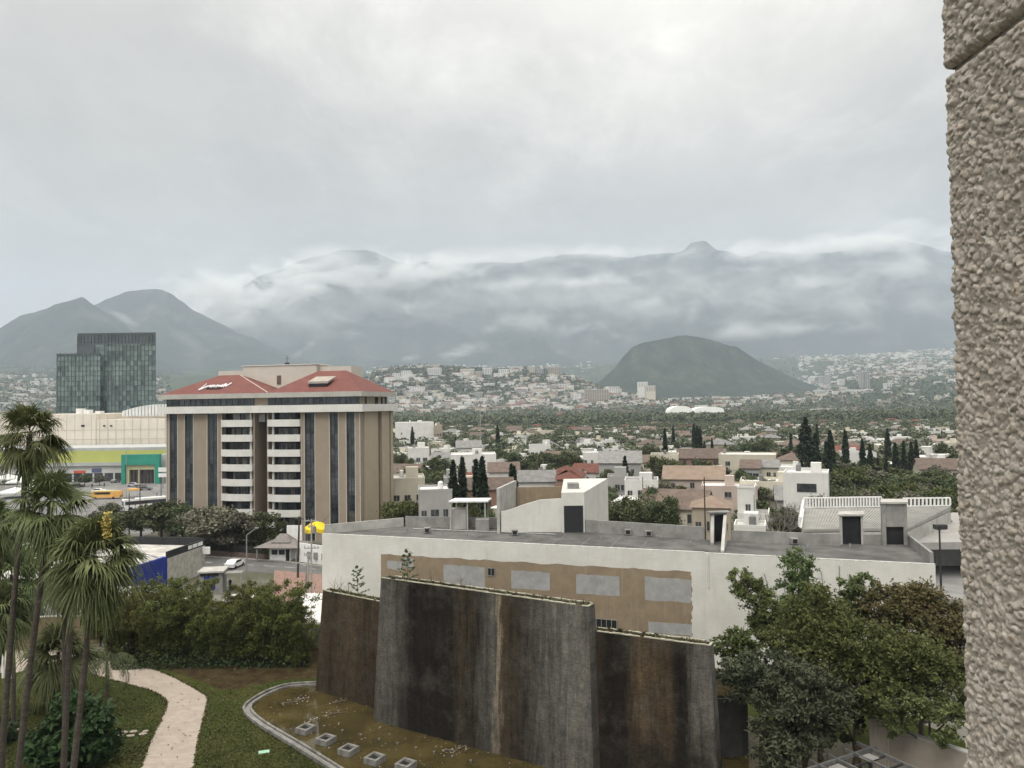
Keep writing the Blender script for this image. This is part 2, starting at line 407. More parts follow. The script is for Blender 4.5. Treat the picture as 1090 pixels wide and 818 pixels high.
m, nt, b = newmat('path_stone'); b.inputs['Roughness'].default_value = 0.8
br = nt.nodes.new('ShaderNodeTexBrick'); t = nt.nodes.new('ShaderNodeTexCoord'); nt.links.new(t.outputs['Object'], br.inputs['Vector'])
br.inputs['Color1'].default_value = c4((0.27, 0.225, 0.185)); br.inputs['Color2'].default_value = c4((0.315, 0.268, 0.225)); br.inputs['Mortar'].default_value = c4((0.22, 0.18, 0.145))
br.inputs['Scale'].default_value = 1.0; br.inputs['Brick Width'].default_value = 0.62; br.inputs['Row Height'].default_value = 0.42; br.inputs['Mortar Size'].default_value = 0.012
c = mixc(nt, mth(nt, 'MULTIPLY', ramp(nt, noise(nt, 0.5, 6, 0.7), [(0.45, (0, 0, 0)), (0.75, (1, 1, 1))]), 0.5), br.outputs[0], (0.19, 0.15, 0.12))
nt.links.new(c, b.inputs['Base Color']); PATHM = m
ASPH = pm('asphalt', (0.13, 0.128, 0.125), (0.085, 0.084, 0.082), 0.3, 0.9, bmp=0.01)
ASPH2 = pm('parking_asphalt', (0.20, 0.195, 0.19), (0.13, 0.128, 0.125), 0.12, 0.9)
KERB = pm('kerb_concrete', (0.36, 0.34, 0.31), (0.22, 0.21, 0.19), 1.5, 0.85)
LINE = pm('road_paint', (0.62, 0.61, 0.57), (0.4, 0.39, 0.36), 2.0, 0.8)
sheet('lawn', [(-75, 20), (30, 20), (38, 60), (30, 76), (-18, 88.5), (-66, 88.5)], 0.004, LAWN)
# bare strip at the foot of the bamboo
sheet('soil_bed', [gz(*p) for p in [(118,712),(150,705),(205,722),(235,735),(262,733),(300,724),(345,722),(372,700),(360,690),(120,690)]], 0.008, SOIL)
# curving garden path
path_l = [(146,826),(160,790),(177,752),(172,742),(158,735),(140,730),(118,724),(96,718),(70,712),(20,716)]
path_r = [(205,826),(212,785),(221,748),(219,741),(210,735),(196,727),(182,720),(160,712),(130,706),(100,700),(60,692),(20,690)]
def dense(pts, z=0.0, k=5):
    P = [Vector((*gz(px, py, z), 0)) for px, py in pts]; o = []
    for i in range(len(P)-1):
        p0 = P[max(i-1, 0)]; p1 = P[i]; p2 = P[i+1]; p3 = P[min(i+2, len(P)-1)]
        for s in range(k):
            t = s/k
            o.append(0.5*((2*p1)+(p2-p0)*t+(2*p0-5*p1+4*p2-p3)*t*t+(3*p1-p0-3*p2+p3)*t**3))
    return [(q.x, q.y) for q in o+[P[-1]]]
sheet('path', dense(path_l)+dense(path_r)[::-1]+[], 0.014, PATHM)
sheet('paved_court', [gz(*p) for p in [(-40,718),(20,716),(70,712),(96,700),(60,690),(-40,690)]], 0.010, PATHM)
# street in front of the hotel, pavement, parking
road_pts = [gz(*p) for p in [(205,592),(300,598),(345,604),(420,608),(420,622),(345,619),(300,611),(205,604)]]
sheet('road', road_pts, 0.012, ASPH)
kb = MB()
for a, c_ in zip([gz(*p) for p in [(205,592),(300,598),(345,604)]], [gz(*p) for p in [(300,598),(345,604),(420,608)]]): kb.wall(a, c_, 0.3, 0.0, 0.14, 1)
tag(kb.build('kerb', KERB), kind='structure')
lm = MB()
for k in range(9):
    a = Vector((*gz(215+k*22, 598.5+k*1.35), 0)); c_ = Vector((*gz(226+k*22, 599.2+k*1.35), 0))
    d = (c_-a).normalized(); n = Vector((-d.y, d.x, 0))*0.07
    lm.add([(a-n)[:2]+(0.017,) if False else (a.x-n.x,a.y-n.y,0.017),(c_.x-n.x,c_.y-n.y,0.017),(c_.x+n.x,c_.y+n.y,0.017),(a.x+n.x,a.y+n.y,0.017)], [(0,1,2,3)])
tag(lm.build('road_markings', LINE), kind='structure')
sheet('parking_ground', [(-215, 150), (-84, 150), (-80, 215), (-90, 330), (-420, 330), (-420, 150)], 0.008, ASPH2)
BRICKP = pm('brick_paving', (0.26, 0.17, 0.14), (0.17, 0.11, 0.09), 1.2, 0.9)
sheet('brick_paving', [gz(*p) for p in [(292,607),(345,612),(345,642),(290,640)]], 0.020, BRICKP)
# lines of the parking bays
lm = MB()
for k in range(26):
    x = -205+k*4.3; y = 262+0.12*k
    lm.add([(x,y,0.012),(x+.12,y,0.012),(x+.9,y+5,0.012),(x+.78,y+5,0.012)], [(0,1,2,3)])
    lm.add([(x,y-14,0.012),(x+.12,y-14,0.012),(x+.9,y-9,0.012),(x+.78,y-9,0.012)], [(0,1,2,3)])
tag(lm.build('parking_lines', LINE), kind='structure')

# ------------------------------------------------------------------ haze and low cloud
hm = bpy.data.materials.new('haze_air'); hm.use_nodes = True; nt = hm.node_tree
for n in list(nt.nodes):
    if n.type == 'BSDF_PRINCIPLED': nt.nodes.remove(n)
pv = nt.nodes.new('ShaderNodeVolumePrincipled'); pv.inputs['Color'].default_value = (0.715, 0.825, 0.965, 1)
HAZE = 0.000082
pv.inputs['Density'].default_value = HAZE; pv.inputs['Anisotropy'].default_value = 0.0
nt.links.new(pv.outputs[0], nt.nodes['Material Output'].inputs['Volume'])
MB().box(-13000, 13000, -10500, 12600, -330, 2230).build('haze', hm)
tag(bpy.data.objects['haze'], kind='stuff')

def cloud_mat(name, dens, lo, seed):
    m = bpy.data.materials.new(name); m.use_nodes = True; nt = m.node_tree
    for n in list(nt.nodes):
        if n.type == 'BSDF_PRINCIPLED': nt.nodes.remove(n)
    v = nt.nodes.new('ShaderNodeVolumeScatter'); v.inputs['Color'].default_value = (.86, .87, .88, 1); v.inputs['Anisotropy'].default_value = 0.0
    t = nt.nodes.new('ShaderNodeTexCoord'); ln = nt.nodes.new('ShaderNodeVectorMath'); ln.operation = 'LENGTH'
    nt.links.new(t.outputs['Object'], ln.inputs[0])
    oi = nt.nodes.new('ShaderNodeObjectInfo')
    mp = nt.nodes.new('ShaderNodeVectorMath'); mp.operation = 'MULTIPLY'; gp_ = nt.nodes.new('ShaderNodeNewGeometry')
    nt.links.new(gp_.outputs['Position'], mp.inputs[0]); mp.inputs[1].default_value = (0.0020, 0.0012, 0.0040)
    n = nt.nodes.new('ShaderNodeTexNoise'); nt.links.new(mp.outputs[0], n.inputs['Vector'])
    n.inputs['Scale'].default_value = 1.25; n.inputs['Detail'].default_value = 6; n.inputs['Roughness'].default_value = 0.62; n.inputs['Distortion'].default_value = 0.6
    fall = mth(nt, 'SUBTRACT', 1.0, ln.outputs['Value'], True)
    fall = mth(nt, 'POWER', fall, 0.8)
    d = mth(nt, 'MULTIPLY', mth(nt, 'MAXIMUM', mth(nt, 'SUBTRACT', mth(nt, 'ADD', n.outputs[0], mth(nt, 'MULTIPLY', fall, 0.30)), lo), 0.0), fall)
    nt.links.new(mth(nt, 'MULTIPLY', d, dens), v.inputs['Density'])
    nt.links.new(v.outputs[0], nt.nodes['Material Output'].inputs['Volume'])
    m.cycles.volume_step_rate = 0.4
    return m
CM = cloud_mat('low_cloud_vapour', 0.03, 0.52, 1)
import bmesh
bm = bmesh.new(); bmesh.ops.create_icosphere(bm, subdivisions=3, radius=1.0)
cme = bpy.data.meshes.new('low_cloud'); bm.to_mesh(cme); bm.free()
def cloud(px, py, rx, ry, D, ang=0.0, mat='low_cloud_vapour', depth=None, dens=1.0):
    c = atY(px, py, D); me = cme.copy(); me.materials.append(MATS_C[mat, dens])
    o = link('low_cloud', me, None, c); s = D/FPX
    o.scale = (rx*s, depth or max(rx*s*0.35, 120), ry*s); o.rotation_euler = (0, R(ang), 0)
    return tag(o, kind='stuff')
MATS_C = {('low_cloud_vapour', k): cloud_mat('low_cloud_vapour_%d' % int(k*100), 0.022*k, 0.585 if k > .2 else .60, 1) for k in (0.15, 0.3, 0.6, 1.0, 1.8)}
for a in [(640,320,430,60,7500,0,.15),(300,330,260,60,7400,0,.15),(900,310,260,60,7300,0,.15),(560,345,60,16,6900,10,.6),(700,318,50,12,6900,-15,.6),(860,300,60,12,7000,8,.6),(420,335,60,14,7000,-20,.6), # px, py, rx, ry, distance, tilt, density
    (290,315,150,40,8200,-10,1.8), (238,330,70,30,7500,-8,1.8), (215,310,70,30,7500,0,1.8), (400,297,140,24,8000,-6,1.8), (330,280,120,22,8200,-8,.6), (455,288,110,18,8400,3,1.0), (520,306,60,10,8000,0,1.0),
    (590,302,150,11,8300,-1,1.0), (610,283,24,6,8500,-3,0.6), (700,296,70,14,8500,-2,.6), (770,292,70,12,8600,-4,.6),
    (806,352,78,15,5600,-2,1.0), (856,350,40,12,5900,2,1.0), (738,330,13,24,6000,16,.6), (492,375,34,11,6400,-14,1.8), (436,381,20,6,6500,-8,1.0), (522,352,16,9,6600,-4,1.0),
    (620,342,36,24,6400,20,1.0), (655,358,26,10,6300,4,1.0), (600,350,24,16,6400,0,.6),
    (955,283,90,20,8000,-4,1.0), (960,240,60,18,8600,-8,1.0), (975,318,34,26,6800,0,.6), (905,345,60,14,6600,0,.3),
    (135,341,22,6,5400,30,1.0), (322,374,26,9,6300,-35,1.0), (372,358,22,14,6500,25,.6), (345,347,30,18,7000,0,.3), (205,366,40,10,5900,30,.3),
    (560,272,190,12,7900,0,.6), (830,266,150,15,7900,-2,1.0), (670,268,90,10,7900,0,.6), (935,258,120,20,7900,-4,1.0), (1000,262,70,16,7900,0,1.0), (850,268,70,10,7900,-6,1.0), (440,274,90,9,7900,0,.6)]:
    cloud(*a[:5], ang=a[5], dens=a[6])
# ------------------------------------------------------------------ shared materials
WHITE = pm('white_painted_block', (0.60, 0.585, 0.545), (0.52, 0.505, 0.465), 0.35, 0.85, streak=(0.42, 0.40, 0.36), bmp=0.01)
def add_courses(m, w=0.40, h=0.20, amount=0.35):
    nt = m.node_tree; b = nt.nodes['Principled BSDF']; l = b.inputs['Base Color'].links[0]; src = l.from_socket
    t = nt.nodes.new('ShaderNodeTexCoord'); sp = nt.nodes.new('ShaderNodeSeparateXYZ'); nt.links.new(t.outputs['Object'], sp.inputs[0])
    cb = nt.nodes.new('ShaderNodeCombineXYZ'); nt.links.new(mth(nt, 'ADD', sp.outputs[0], sp.outputs[1]), cb.inputs[0]); nt.links.new(sp.outputs[2], cb.inputs[1])
    br = nt.nodes.new('ShaderNodeTexBrick'); nt.links.new(cb.outputs[0], br.inputs['Vector']); br.inputs['Scale'].default_value = 1.0
    br.inputs['Brick Width'].default_value = w; br.inputs['Row Height'].default_value = h; br.inputs['Mortar Size'].default_value = 0.012
    br.inputs['Color1'].default_value = (1.04, 1.04, 1.04, 1); br.inputs['Color2'].default_value = (0.93, 0.93, 0.93, 1); br.inputs['Mortar'].default_value = (0.72, 0.71, 0.69, 1)
    nt.links.new(mixc(nt, amount, src, br.outputs[0], 'MULTIPLY'), b.inputs['Base Color'])
add_courses(WHITE)
TANP = pm('tan_paint', (0.25, 0.197, 0.135), (0.20, 0.155, 0.105), 0.8, 0.85, streak=(0.33, 0.29, 0.22), bmp=0.01)
PATCH = pm('grey_render', (0.33, 0.33, 0.32), (0.25, 0.25, 0.245), 1.0, 0.9)
ROOFG = pm('roof_membrane', (0.125, 0.122, 0.118), (0.062, 0.06, 0.058), 0.30, 0.9, streak=None, bmp=0.02)
CONC = pm('weathered_concrete', (0.27, 0.265, 0.25), (0.17, 0.165, 0.155), 0.6, 0.9, streak=(0.11, 0.105, 0.10), bmp=0.02)
CONCL = pm('pale_concrete', (0.42, 0.41, 0.38), (0.30, 0.29, 0.27), 0.6, 0.9, streak=(0.22, 0.21, 0.20))
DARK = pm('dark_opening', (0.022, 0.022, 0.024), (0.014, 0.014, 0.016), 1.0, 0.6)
STEEL = pm('galvanised_steel', (0.38, 0.38, 0.38), (0.26, 0.26, 0.26), 2.0, 0.5, metal=0.6)
DSTEEL = pm('dark_steel', (0.05, 0.05, 0.05), (0.03, 0.03, 0.03), 3.0, 0.5)
WOODP = pm('creosoted_wood', (0.07, 0.055, 0.045), (0.035, 0.028, 0.024), 2.0, 0.9, stretch=(1, 1, .1))
WHITEP = pm('white_paint', (0.72, 0.72, 0.70), (0.60, 0.60, 0.58), 1.0, 0.6, streak=(0.5, 0.48, 0.45))
CREAM = pm('cream_cladding', (0.62, 0.57, 0.49), (0.55, 0.50, 0.43), 0.15, 0.8, streak=(0.46, 0.42, 0.36))
def glassmat(name, c1, c2, scale, rough=0.12, cell=(1, 1, 1)):
    m, nt, b = newmat(name)
    t = nt.nodes.new('ShaderNodeTexCoord'); mp = nt.nodes.new('ShaderNodeMapping'); mp.inputs['Scale'].default_value = cell
    nt.links.new(t.outputs['Object'], mp.inputs[0]); fl = nt.nodes.new('ShaderNodeVectorMath'); fl.operation = 'FLOOR'
    nt.links.new(mp.outputs[0], fl.inputs[0]); w = nt.nodes.new('ShaderNodeTexWhiteNoise'); nt.links.new(fl.outputs[0], w.inputs[0])
    n = noise(nt, scale, 4, 0.6)
    c = ramp(nt, mth(nt, 'ADD', mth(nt, 'MULTIPLY', n, 0.75), mth(nt, 'MULTIPLY', w.outputs[0], 0.25)), [(0.35, c1), (0.65, c2)])
    nt.links.new(c, b.inputs['Base Color']); b.inputs['Roughness'].default_value = rough; b.inputs['Specular IOR Level'].default_value = 0.6
    return m
GLASS = glassmat('window_glass', (0.018, 0.021, 0.025), (0.05, 0.055, 0.062), 0.5, cell=(0.8, 0.8, 0.31))
def rectface(mb, a, b_, z0, z1, off=0.004, side=-1):
    """thin applied coat on an upright face a->b, standing off by off on the camera's side"""
    d = Vector((b_[0]-a[0], b_[1]-a[1])).normalized(); n = Vector((-d.y, d.x))*side*off
    mb.add([(a[0]+n.x,a[1]+n.y,z0),(b_[0]+n.x,b_[1]+n.y,z0),(b_[0]+n.x,b_[1]+n.y,z1),(a[0]+n.x,a[1]+n.y,z1)], [(0,1,2,3)])

# ------------------------------------------------------------------ long white building
WH = 12.0
P0, P2 = Vector((-24.4, 96.0)), Vector((40.9, 73.6))
fd = (P2-P0).normalized(); fb = Vector((-fd.y, fd.x))
def onface(px):
    """point of the front wall in the column px"""
    d = ray(px, 600); k = d.x/d.y; t = (P0.x-k*P0.y)/(k*fd.y-fd.x); return P0+fd*t
def zface(px, py):
    q = onface(px); return atY(px, py, q.y).z
P1 = Vector((-14.8, 101.4)); Pb1 = Vector((13.5, 94.6)); Pb2 = Vector((23.1, 88.2)); P3 = Vector((44.0, 83.8))
wb = empty('commercial_building', (P0.x, P0.y, 0), 0, 'long low white building with tan patched wall behind the brick fountain walls', 'building')
seam = onface(750)
mb = MB(); mb.prism([tuple(P0), tuple(seam), tuple(Pb2), tuple(Pb1), tuple(P1)], 0, WH-0.02); mb.build('wall', WHITE, wb)
mb = MB(); s2 = seam+fd*0.0-fb*0.18; p2b = P2-fb*0.18
mb.prism([(s2.x, s2.y), (p2b.x, p2b.y), tuple(P3), tuple(Pb2+fd*0.01)], 0, WH-0.06); mb.build('wall', WHITE, wb)
# roof surface with a low rim along the front edge
rb = MB(); rb.prism([tuple(P0+fb*.3+fd*.3), tuple(seam+fb*.3), tuple(Pb2-fb*.1), tuple(Pb1-fb*.1), tuple(P1-fb*.1)], WH-0.3, WH+0.02)
rb.prism([tuple(seam+fb*.3+fd*.01), tuple(P2+fb*.2-fd*.3), tuple(P3-fd*.2-fb*.1), tuple(Pb2-fb*.1+fd*.01)], WH-0.3, WH+0.016); rb.build('roof', ROOFG, wb)
eb = MB(); eb.wall(P0, seam-fd*.01, 0.25, WH-0.02, WH+0.10, 1); eb.wall(s2, p2b, 0.25, WH-0.06, WH+0.07, 1); eb.build('roof_edge', pm('edge_cap', (0.60, 0.59, 0.56), (0.4, 0.39, 0.36), 2.0, 0.9), wb)
# ragged tan field and grey patches
tb = MB(); a0 = onface(405.5); a1 = onface(735.5)
za, zb_ = zface(405, 590), zface(735, 609)
pts = []; N = 60
for k in range(N+1):
    q = a0.lerp(a1, k/N)-fb*0.004; z = za+(zb_-za)*k/N+0.06*math.sin(k*0.9)+0.05*rnd.uniform(-1, 1); pts.append((q.x, q.y, z))
lowr = [(*(a1-fb*0.004+fd*rnd.uniform(-.14, .14)), zb_-(zb_-3.0)*j/24) for j in range(1, 25)]
lowl = [((a0-fb*0.004).x, (a0-fb*0.004).y, 3.0)]
tb.add(pts+lowr+lowl, [tuple(range(len(pts)+len(lowr)+1))]); 
o = tb.build('tan_field', TANP, wb); 
if o.data.polygons[0].normal.y > 0: o.data.flip_normals()
for (x0, y0, x1, y1) in [(412,597,428,607),(472,601,516,627),(544,607,585,628),(613,611,659,634),(686,614,735,641),(689,662,735,676),(430,594,440,606),(395,640,400,650)]:
    if x0 < 405: continue
    q0, q1 = onface(x0)-fb*.008, onface(x1)-fb*.008; m_ = MB(); n = 10; top = []; bot = []
    for k in range(n+1):
        q = q0.lerp(q1, k/n); zt = zface(x0, y0)+(zface(x1, y0+0.066*(x1-x0))-zface(x0, y0))*k/n+rnd.uniform(-.05, .05)
        zb0 = zface(x0, y1-2)+(zface(x1, y1+1)-zface(x0, y1-2))*k/n+rnd.uniform(-.05, .05)
        top.append((q.x, q.y, zt)); bot.append((q.x, q.y, zb0))
    m_.add(bot+top[::-1], [tuple(range(2*n+2))]); m_.build('patch', PATCH, wb)
def wall_window(px0, py0, px1, py1, bars=3, name='window'):
    q0, q1 = onface(px0), onface(px1); z1_, z0_ = zface(px0, py0), zface(px0, py1)
    w = MB(); w.wall(q0-fb*.05, q1-fb*.05, 0.06, z0_, z1_, 1); w_ = w.build(name, DARK, wb)
    f = MB()
    for k in range(bars+1):
        q = q0.lerp(q1, k/bars)-fb*.09; f.box(q.x-.03, q.x+.03, q.y-.03, q.y+.03, z0_, z1_)
    f.wall(q0-fb*.10-fd*.04, q1-fb*.10+fd*.04, .05, z1_, z1_+.07, 1); f.wall(q0-fb*.10-fd*.04, q1-fb*.10+fd*.04, .05, z0_-.07, z0_, 1)
    f.build('frame', CONC, w_)
wall_window(519.5, 605, 526.5, 612.5, 2); wall_window(623, 658, 655.5, 669, 6)
# drain pipes and cables down the wall
pb = MB()
q = onface(754)-fb*.28; pb.tube([(q.x, q.y, WH-.1), (q.x, q.y, zface(754, 625))], .07, 6)
pb.build('drain_pipe', WHITE, wb)
for pxa, pya, pxb, pyb in [(893,602,893,650),(813,610,826,655),(874,608,876,640),(834,604,835,640)]:
    qa, qb = onface(pxa)-fb*.25, onface(pxb)-fb*.25
    MB().tube([(qa.x, qa.y, zface(pxa, pya)), (qb.x, qb.y, zface(pxb, pyb))], .025, 5).build('cable', DSTEEL, wb)
# parapets: left slanting side, back runs, right side
pr = MB(); pr.wall(P0+fd*.25+fb*.3, P1, 0.22, WH, WH+1.15, 1); pr.build('parapet', CONCL, wb)
pr = MB(); pr.wall(P1+fd*.25, Vector((-2.0, 98.9)), 0.22, WH, WH+1.35, 1); pr.build('parapet', CONC, wb)
pr = MB(); pr.wall(Vector((8.9, 94.9)), Vector((22.2, 88.1)), 0.25, WH, WH+1.55, 1); pr.build('parapet', CONC, wb)
q0, q1 = Vector(gz(779, 577, WH)), Vector(gz(895, 581.5, WH)); q2_, q3_ = Vector(gz(919, 580, WH)), Vector(gz(940, 580, WH))
pr = MB(); pr.wall(q0, q1, 0.22, WH, WH+1.3, 1); pr.wall(q2_, q3_, 0.22, WH, WH+1.1, 1); pr.build('parapet', CONC, wb)
pr = MB(); pr.prism([tuple(P2-fd*.35+fb*.35), tuple(P2-fd*.05+fb*.35), tuple(P3-fd*.05), tuple(P3-fd*.35)], WH, WH+1.1); pr.build('parapet', CONC, wb)
# door housing and stair tower on the roof
def slab_house(name, pxa, pxb, pyt, pyb, depth, mat, door=None, lean=0.0, th=.25):
    a = Vector(gz(pxa, pyb, WH)); b_ = Vector(gz(pxb, pyb, WH)); Yc = (a.y+b_.y)/2; h = atY((pxa+pxb)/2, pyt, Yc).z
    d = (b_-a).normalized(); n = ((a+b_)/2).normalized()
    w = MB(); w.wall(a, a+n*depth, th, WH, h-.2, -1); w.wall(b_, b_+n*depth, th, WH, h-.2, 1); w.wall(a+n*depth, b_+n*depth, th, WH, h-.2, 1)
    o = w.build(name, mat, wb)
    r = MB(); r.prism([tuple(a-d*.12-n*.2), tuple(b_+d*.12-n*.2), tuple(b_+d*.12+n*(depth+.4)), tuple(a-d*.12+n*(depth+.4))], h-.2, h); r.build('slab', CONCL, o)
    if door:
        z1_ = WH+(h-WH)*door; e = MB(); e.wall(a+d*th+n*.35, b_-d*th+n*.35, .08, WH+.02, z1_, 1); e.build('door', DARK, o)
        if door < .85: f = MB(); f.wall(a+d*th+n*.05, b_-d*th+n*.05, .3, z1_, h-.2, 1); f.build('lintel', mat, o)
    return o
slab_house('door_housing', 894.5, 919.5, 547.5, 580, 2.2, CONCL, .9)
slab_house('stair_tower', 939.5, 966.5, 534.5, 580.5, 2.6, CONC, .42, th=.4)
# slanting concrete stair enclosure left of the step in the roof
sa = Vector(gz(757.5, 577, WH)); sb = Vector(gz(771, 576, WH))
w = MB()
for q, th in ((sa, .35), (sb, .35)):
    d = Vector((-.32, -.947)); L = 7.2 if q is sb else 1.8
    h = 3.3
    a_, c_ = q, q+d*L; n = Vector((.947, -.32))*th
    w.add([(a_.x,a_.y,WH),(c_.x,c_.y,WH),(c_.x,c_.y,WH+.25),(a_.x,a_.y,WH+h),
           (a_.x+n.x,a_.y+n.y,WH),(c_.x+n.x,c_.y+n.y,WH),(c_.x+n.x,c_.y+n.y,WH+.25),(a_.x+n.x,a_.y+n.y,WH+h)],
          [(0,1,2,3),(7,6,5,4),(3,2,6,7),(1,0,4,5),(2,1,5,6),(0,3,7,4)])
w.wall(sa+Vector((0, .2)), sb+Vector((.35, .2)), .25, WH, WH+3.3, 1)
so = w.build('stair_enclosure', CONCL, wb)
w = MB(); w.wall(sa+Vector((.36, .05)), sb+Vector((-.02, .05)), .1, WH+.02, WH+3.0, 1); w.build('door', DARK, so)
r = MB(); n_ = Vector((.947, -.32)); r.prism([(sa.x-.3, sa.y-.5), (sb.x+.6, sb.y-.6), (sb.x+.6, sb.y+.6), (sa.x-.3, sa.y+.6)], WH+3.3, WH+3.45); r.build('slab', CONC, so)
# roof clutter: vents, seams
for px, py in [(433,566),(470,568),(497,571),(520,566),(560,571),(640,576),(700,574),(735,581),(860,585),(905,583.5)]:
    q = Vector(gz(px, py, WH)); MB().cyl(q.x, q.y, WH+.02, WH+.45, .11, 8).build('roof_vent', STEEL, wb)
sm_ = MB()
for k in range(13):
    a = P0.lerp(seam, .06+k*.072)+fb*.5; c_ = a+fb*(4.5+rnd.uniform(-1, 2.5)); sm_.prism([tuple(a), tuple(a+fd*.18), tuple(c_+fd*.18), tuple(c_)], WH+.022, WH+.035)
sm_.build('roof_seam', pm('seam_tape', (0.15, 0.147, 0.142), (0.09, 0.088, 0.085), 1.5, .9), wb)

# rooftop plant: small condenser units and a pipe run
for k, (px, py) in enumerate([(455,568),(548,570.5),(668,570),(690,571.5),(845,580)]):
    q = Vector(gz(px, py, WH)); m_ = MB(); m_.box(q.x-.4, q.x+.4, q.y-.4, q.y+.4, WH+.12, WH+.75); u__ = m_.build('condenser', CONC, wb); m_ = MB(); m_.box(q.x-.25, q.x+.25, q.y-.43, q.y-.401, WH+.22, WH+.65); m_.build('fan_grille', DARK, u__)
a_ = Vector(gz(440, 564, WH)); b_ = Vector(gz(592, 570, WH)); MB().tube([(a_.x, a_.y, WH+.12), (b_.x, b_.y, WH+.12)], .06, 6).build('roof_pipe', STEEL, wb)

# the white penthouse block with the dark door, and its long slanting wing
Ya = 94.6
pt = empty('rooftop_block', (6.2, Ya, 0), 0, 'white concrete block with a tall dark door rising behind the long white roof', 'building')
zt = atY(610, 524.5, Ya).z
xa, xb_ = atY(598, 560, Ya).x, atY(622.3, 560, Ya).x
mb = MB(); mb.prism([(xa, Ya), (xb_, Ya), (xb_+5.2, Ya+17.5), (xa+1.5, Ya+17.5)], 2.0, zt); mb.build('wall', WHITE, pt)
dz = atY(610, 538.5, Ya).z
mb = MB(); mb.box(atY(600.5, 560, Ya).x, atY(620.8, 560, Ya).x, Ya-.1, Ya-.03, WH+.05, dz); mb.build('door', pm('black_louvre_door', (0.03, 0.031, 0.034), (0.02, 0.02, 0.022), 8.0, .6, stretch=(6, 1, .3)), pt)
mb = MB(); mb.box(xa+1.2, xa+2.6, Ya+4, Ya+6, zt, zt+.7); mb.build('hatch', CONC, pt)
mb = MB()
wv = [(533.5,567),(598,567),(598,531),(575,532.5),(556,538),(543,543),(533.5,545)]
mb.vprism([(atY(x, y, Ya).x, max(WH, atY(x, y, Ya).z)) for x, y in wv][::1], Ya+.15, Ya+.4); mb.build('slanting_wall', WHITE, pt)
mb = MB(); xl = atY(532, 560, Ya).x
mb.prism([(xl-.35, Ya), (xl, Ya), (xl+2.2, Ya+9.5), (xl+1.85, Ya+9.5)], 2, atY(532, 520, Ya).z); mb.build('side_wall', CONCL, pt)
mb = MB(); mb.prism([(xl+2.2, Ya+9.2), (xa+.9, Ya+9.2), (xa+.9, Ya+9.5), (xl+2.2, Ya+9.5)], 2, atY(570, 518.7, Ya+9.2).z); mb.build('back_wall', TANP, pt)
mb = MB(); mb.prism([(xl+.05, Ya+.45), (xa-.05, Ya+.45), (xa+.85, Ya+9.15), (xl+2.2, Ya+9.15)], 2, WH+1.4); mb.build('roof', ROOFG, pt)
# shed with a white canopy roof at the back left of the long roof
sh = empty('rooftop_shed', (-6, 97.5, WH), 0, 'open rooftop shed with a white canopy left of the white block', 'shed')
ax, bx = atY(478, 550, 98).x, atY(528, 550, 98).x
mb = MB(); mb.prism([(ax, 97.5), (bx-1, 97.2), (bx-.6, 100.2), (ax+.6, 100.5)], 15.6, 15.8); mb.build('canopy', WHITEP, sh)
for x, y in ((ax+.2, 97.8), (ax+2.4, 97.7), (bx-1.4, 97.5), (ax+.8, 100.2), (bx-1.1, 99.9)):
    m_ = MB(); m_.box(x-.09, x+.09, y-.09, y+.09, WH, 15.6); m_.build('post', CONCL, sh)
mb = MB(); mb.box(ax+.3, ax+2.2, 98.3, 100.0, WH, WH+2.6); mb.build('wall', CONCL, sh)
mb = MB(); mb.box(bx-2.6, bx-.9, 96.4, 97.9, WH, WH+1.5); mb.build('water_tank', CONC, sh)

# ------------------------------------------------------------------ building with pale ribbed roof and white balustrade, behind on the right
rbd = empty('hall_building', (45, 96, 0), 0, 'pale ribbed roof hall with a white balustrade behind the grey rooftop walls', 'building')
A_ = [gz(853, 563, 12.2), gz(1003, 566, 12.2), gz(1006, 541, 13.4), gz(857, 540.5, 13.4)]
A_ = [(44.6-7.6, 95.5), (58.5, 93.6), (66.5, 110.5), (44.2, 112.0)]
A_ = [(atY(853, 560, 94.5).x, 94.5), (atY(967, 560, 94.5).x, 94.5), (atY(1012, 545, 111).x, 111), (atY(856, 545, 111).x, 111)]
mb = MB(); mb.prism(A_, 0, 11.6); mb.build('wall', CONCL, rbd)
RIB = pm('ribbed_roof', (0.30, 0.295, 0.275), (0.22, 0.215, 0.20), 0.5, .8)
mb = MB(); z0_, z1_ = 12.0, 12.3
mb.add([(A_[0][0],94.5,11.7),(A_[1][0],94.5,11.7),(A_[1][0],94.5,z0_),(A_[0][0],94.5,z0_),(A_[3][0],111,z1_),(A_[2][0],111,z1_),(A_[2][0],111,11.7),(A_[3][0],111,11.7)],
       [(0,1,2,3),(3,2,5,4),(4,5,6,7),(0,3,4,7),(1,6,5,2)])
n_r = 44
for k in range(n_r):
    t_ = (k+.5)/n_r; xf = A_[0][0]+(A_[1][0]-A_[0][0])*t_; xb2 = A_[3][0]+(A_[2][0]-A_[3][0])*t_
    mb.add([(xf-.05,94.5,z0_),(xf+.05,94.5,z0_),(xb2+.05,111,z1_),(xb2-.05,111,z1_),(xf-.05,94.5,z0_+.09),(xf+.05,94.5,z0_+.09),(xb2+.05,111,z1_+.09),(xb2-.05,111,z1_+.09)],
           [(4,5,6,7),(0,4,7,3),(1,2,6,5),(0,1,5,4)])
mb.build('roof', RIB, rbd)
def balustrade(a, b_, z, h, n, nm='balustrade'):
    m_ = MB(); a, b_ = Vector(a), Vector(b_); m_.wall(a, b_, .25, z+h-.18, z+h, 1); m_.wall(a, b_, .25, z, z+.14, 1)
    for k in range(n+1):
        q = a.lerp(b_, k/n); m_.box(q.x-.11, q.x+.11, q.y, q.y+.22, z+.14, z+h-.18)
    m_.build(nm, WHITEP, rbd)
xq = atY(939, 545, 111).x
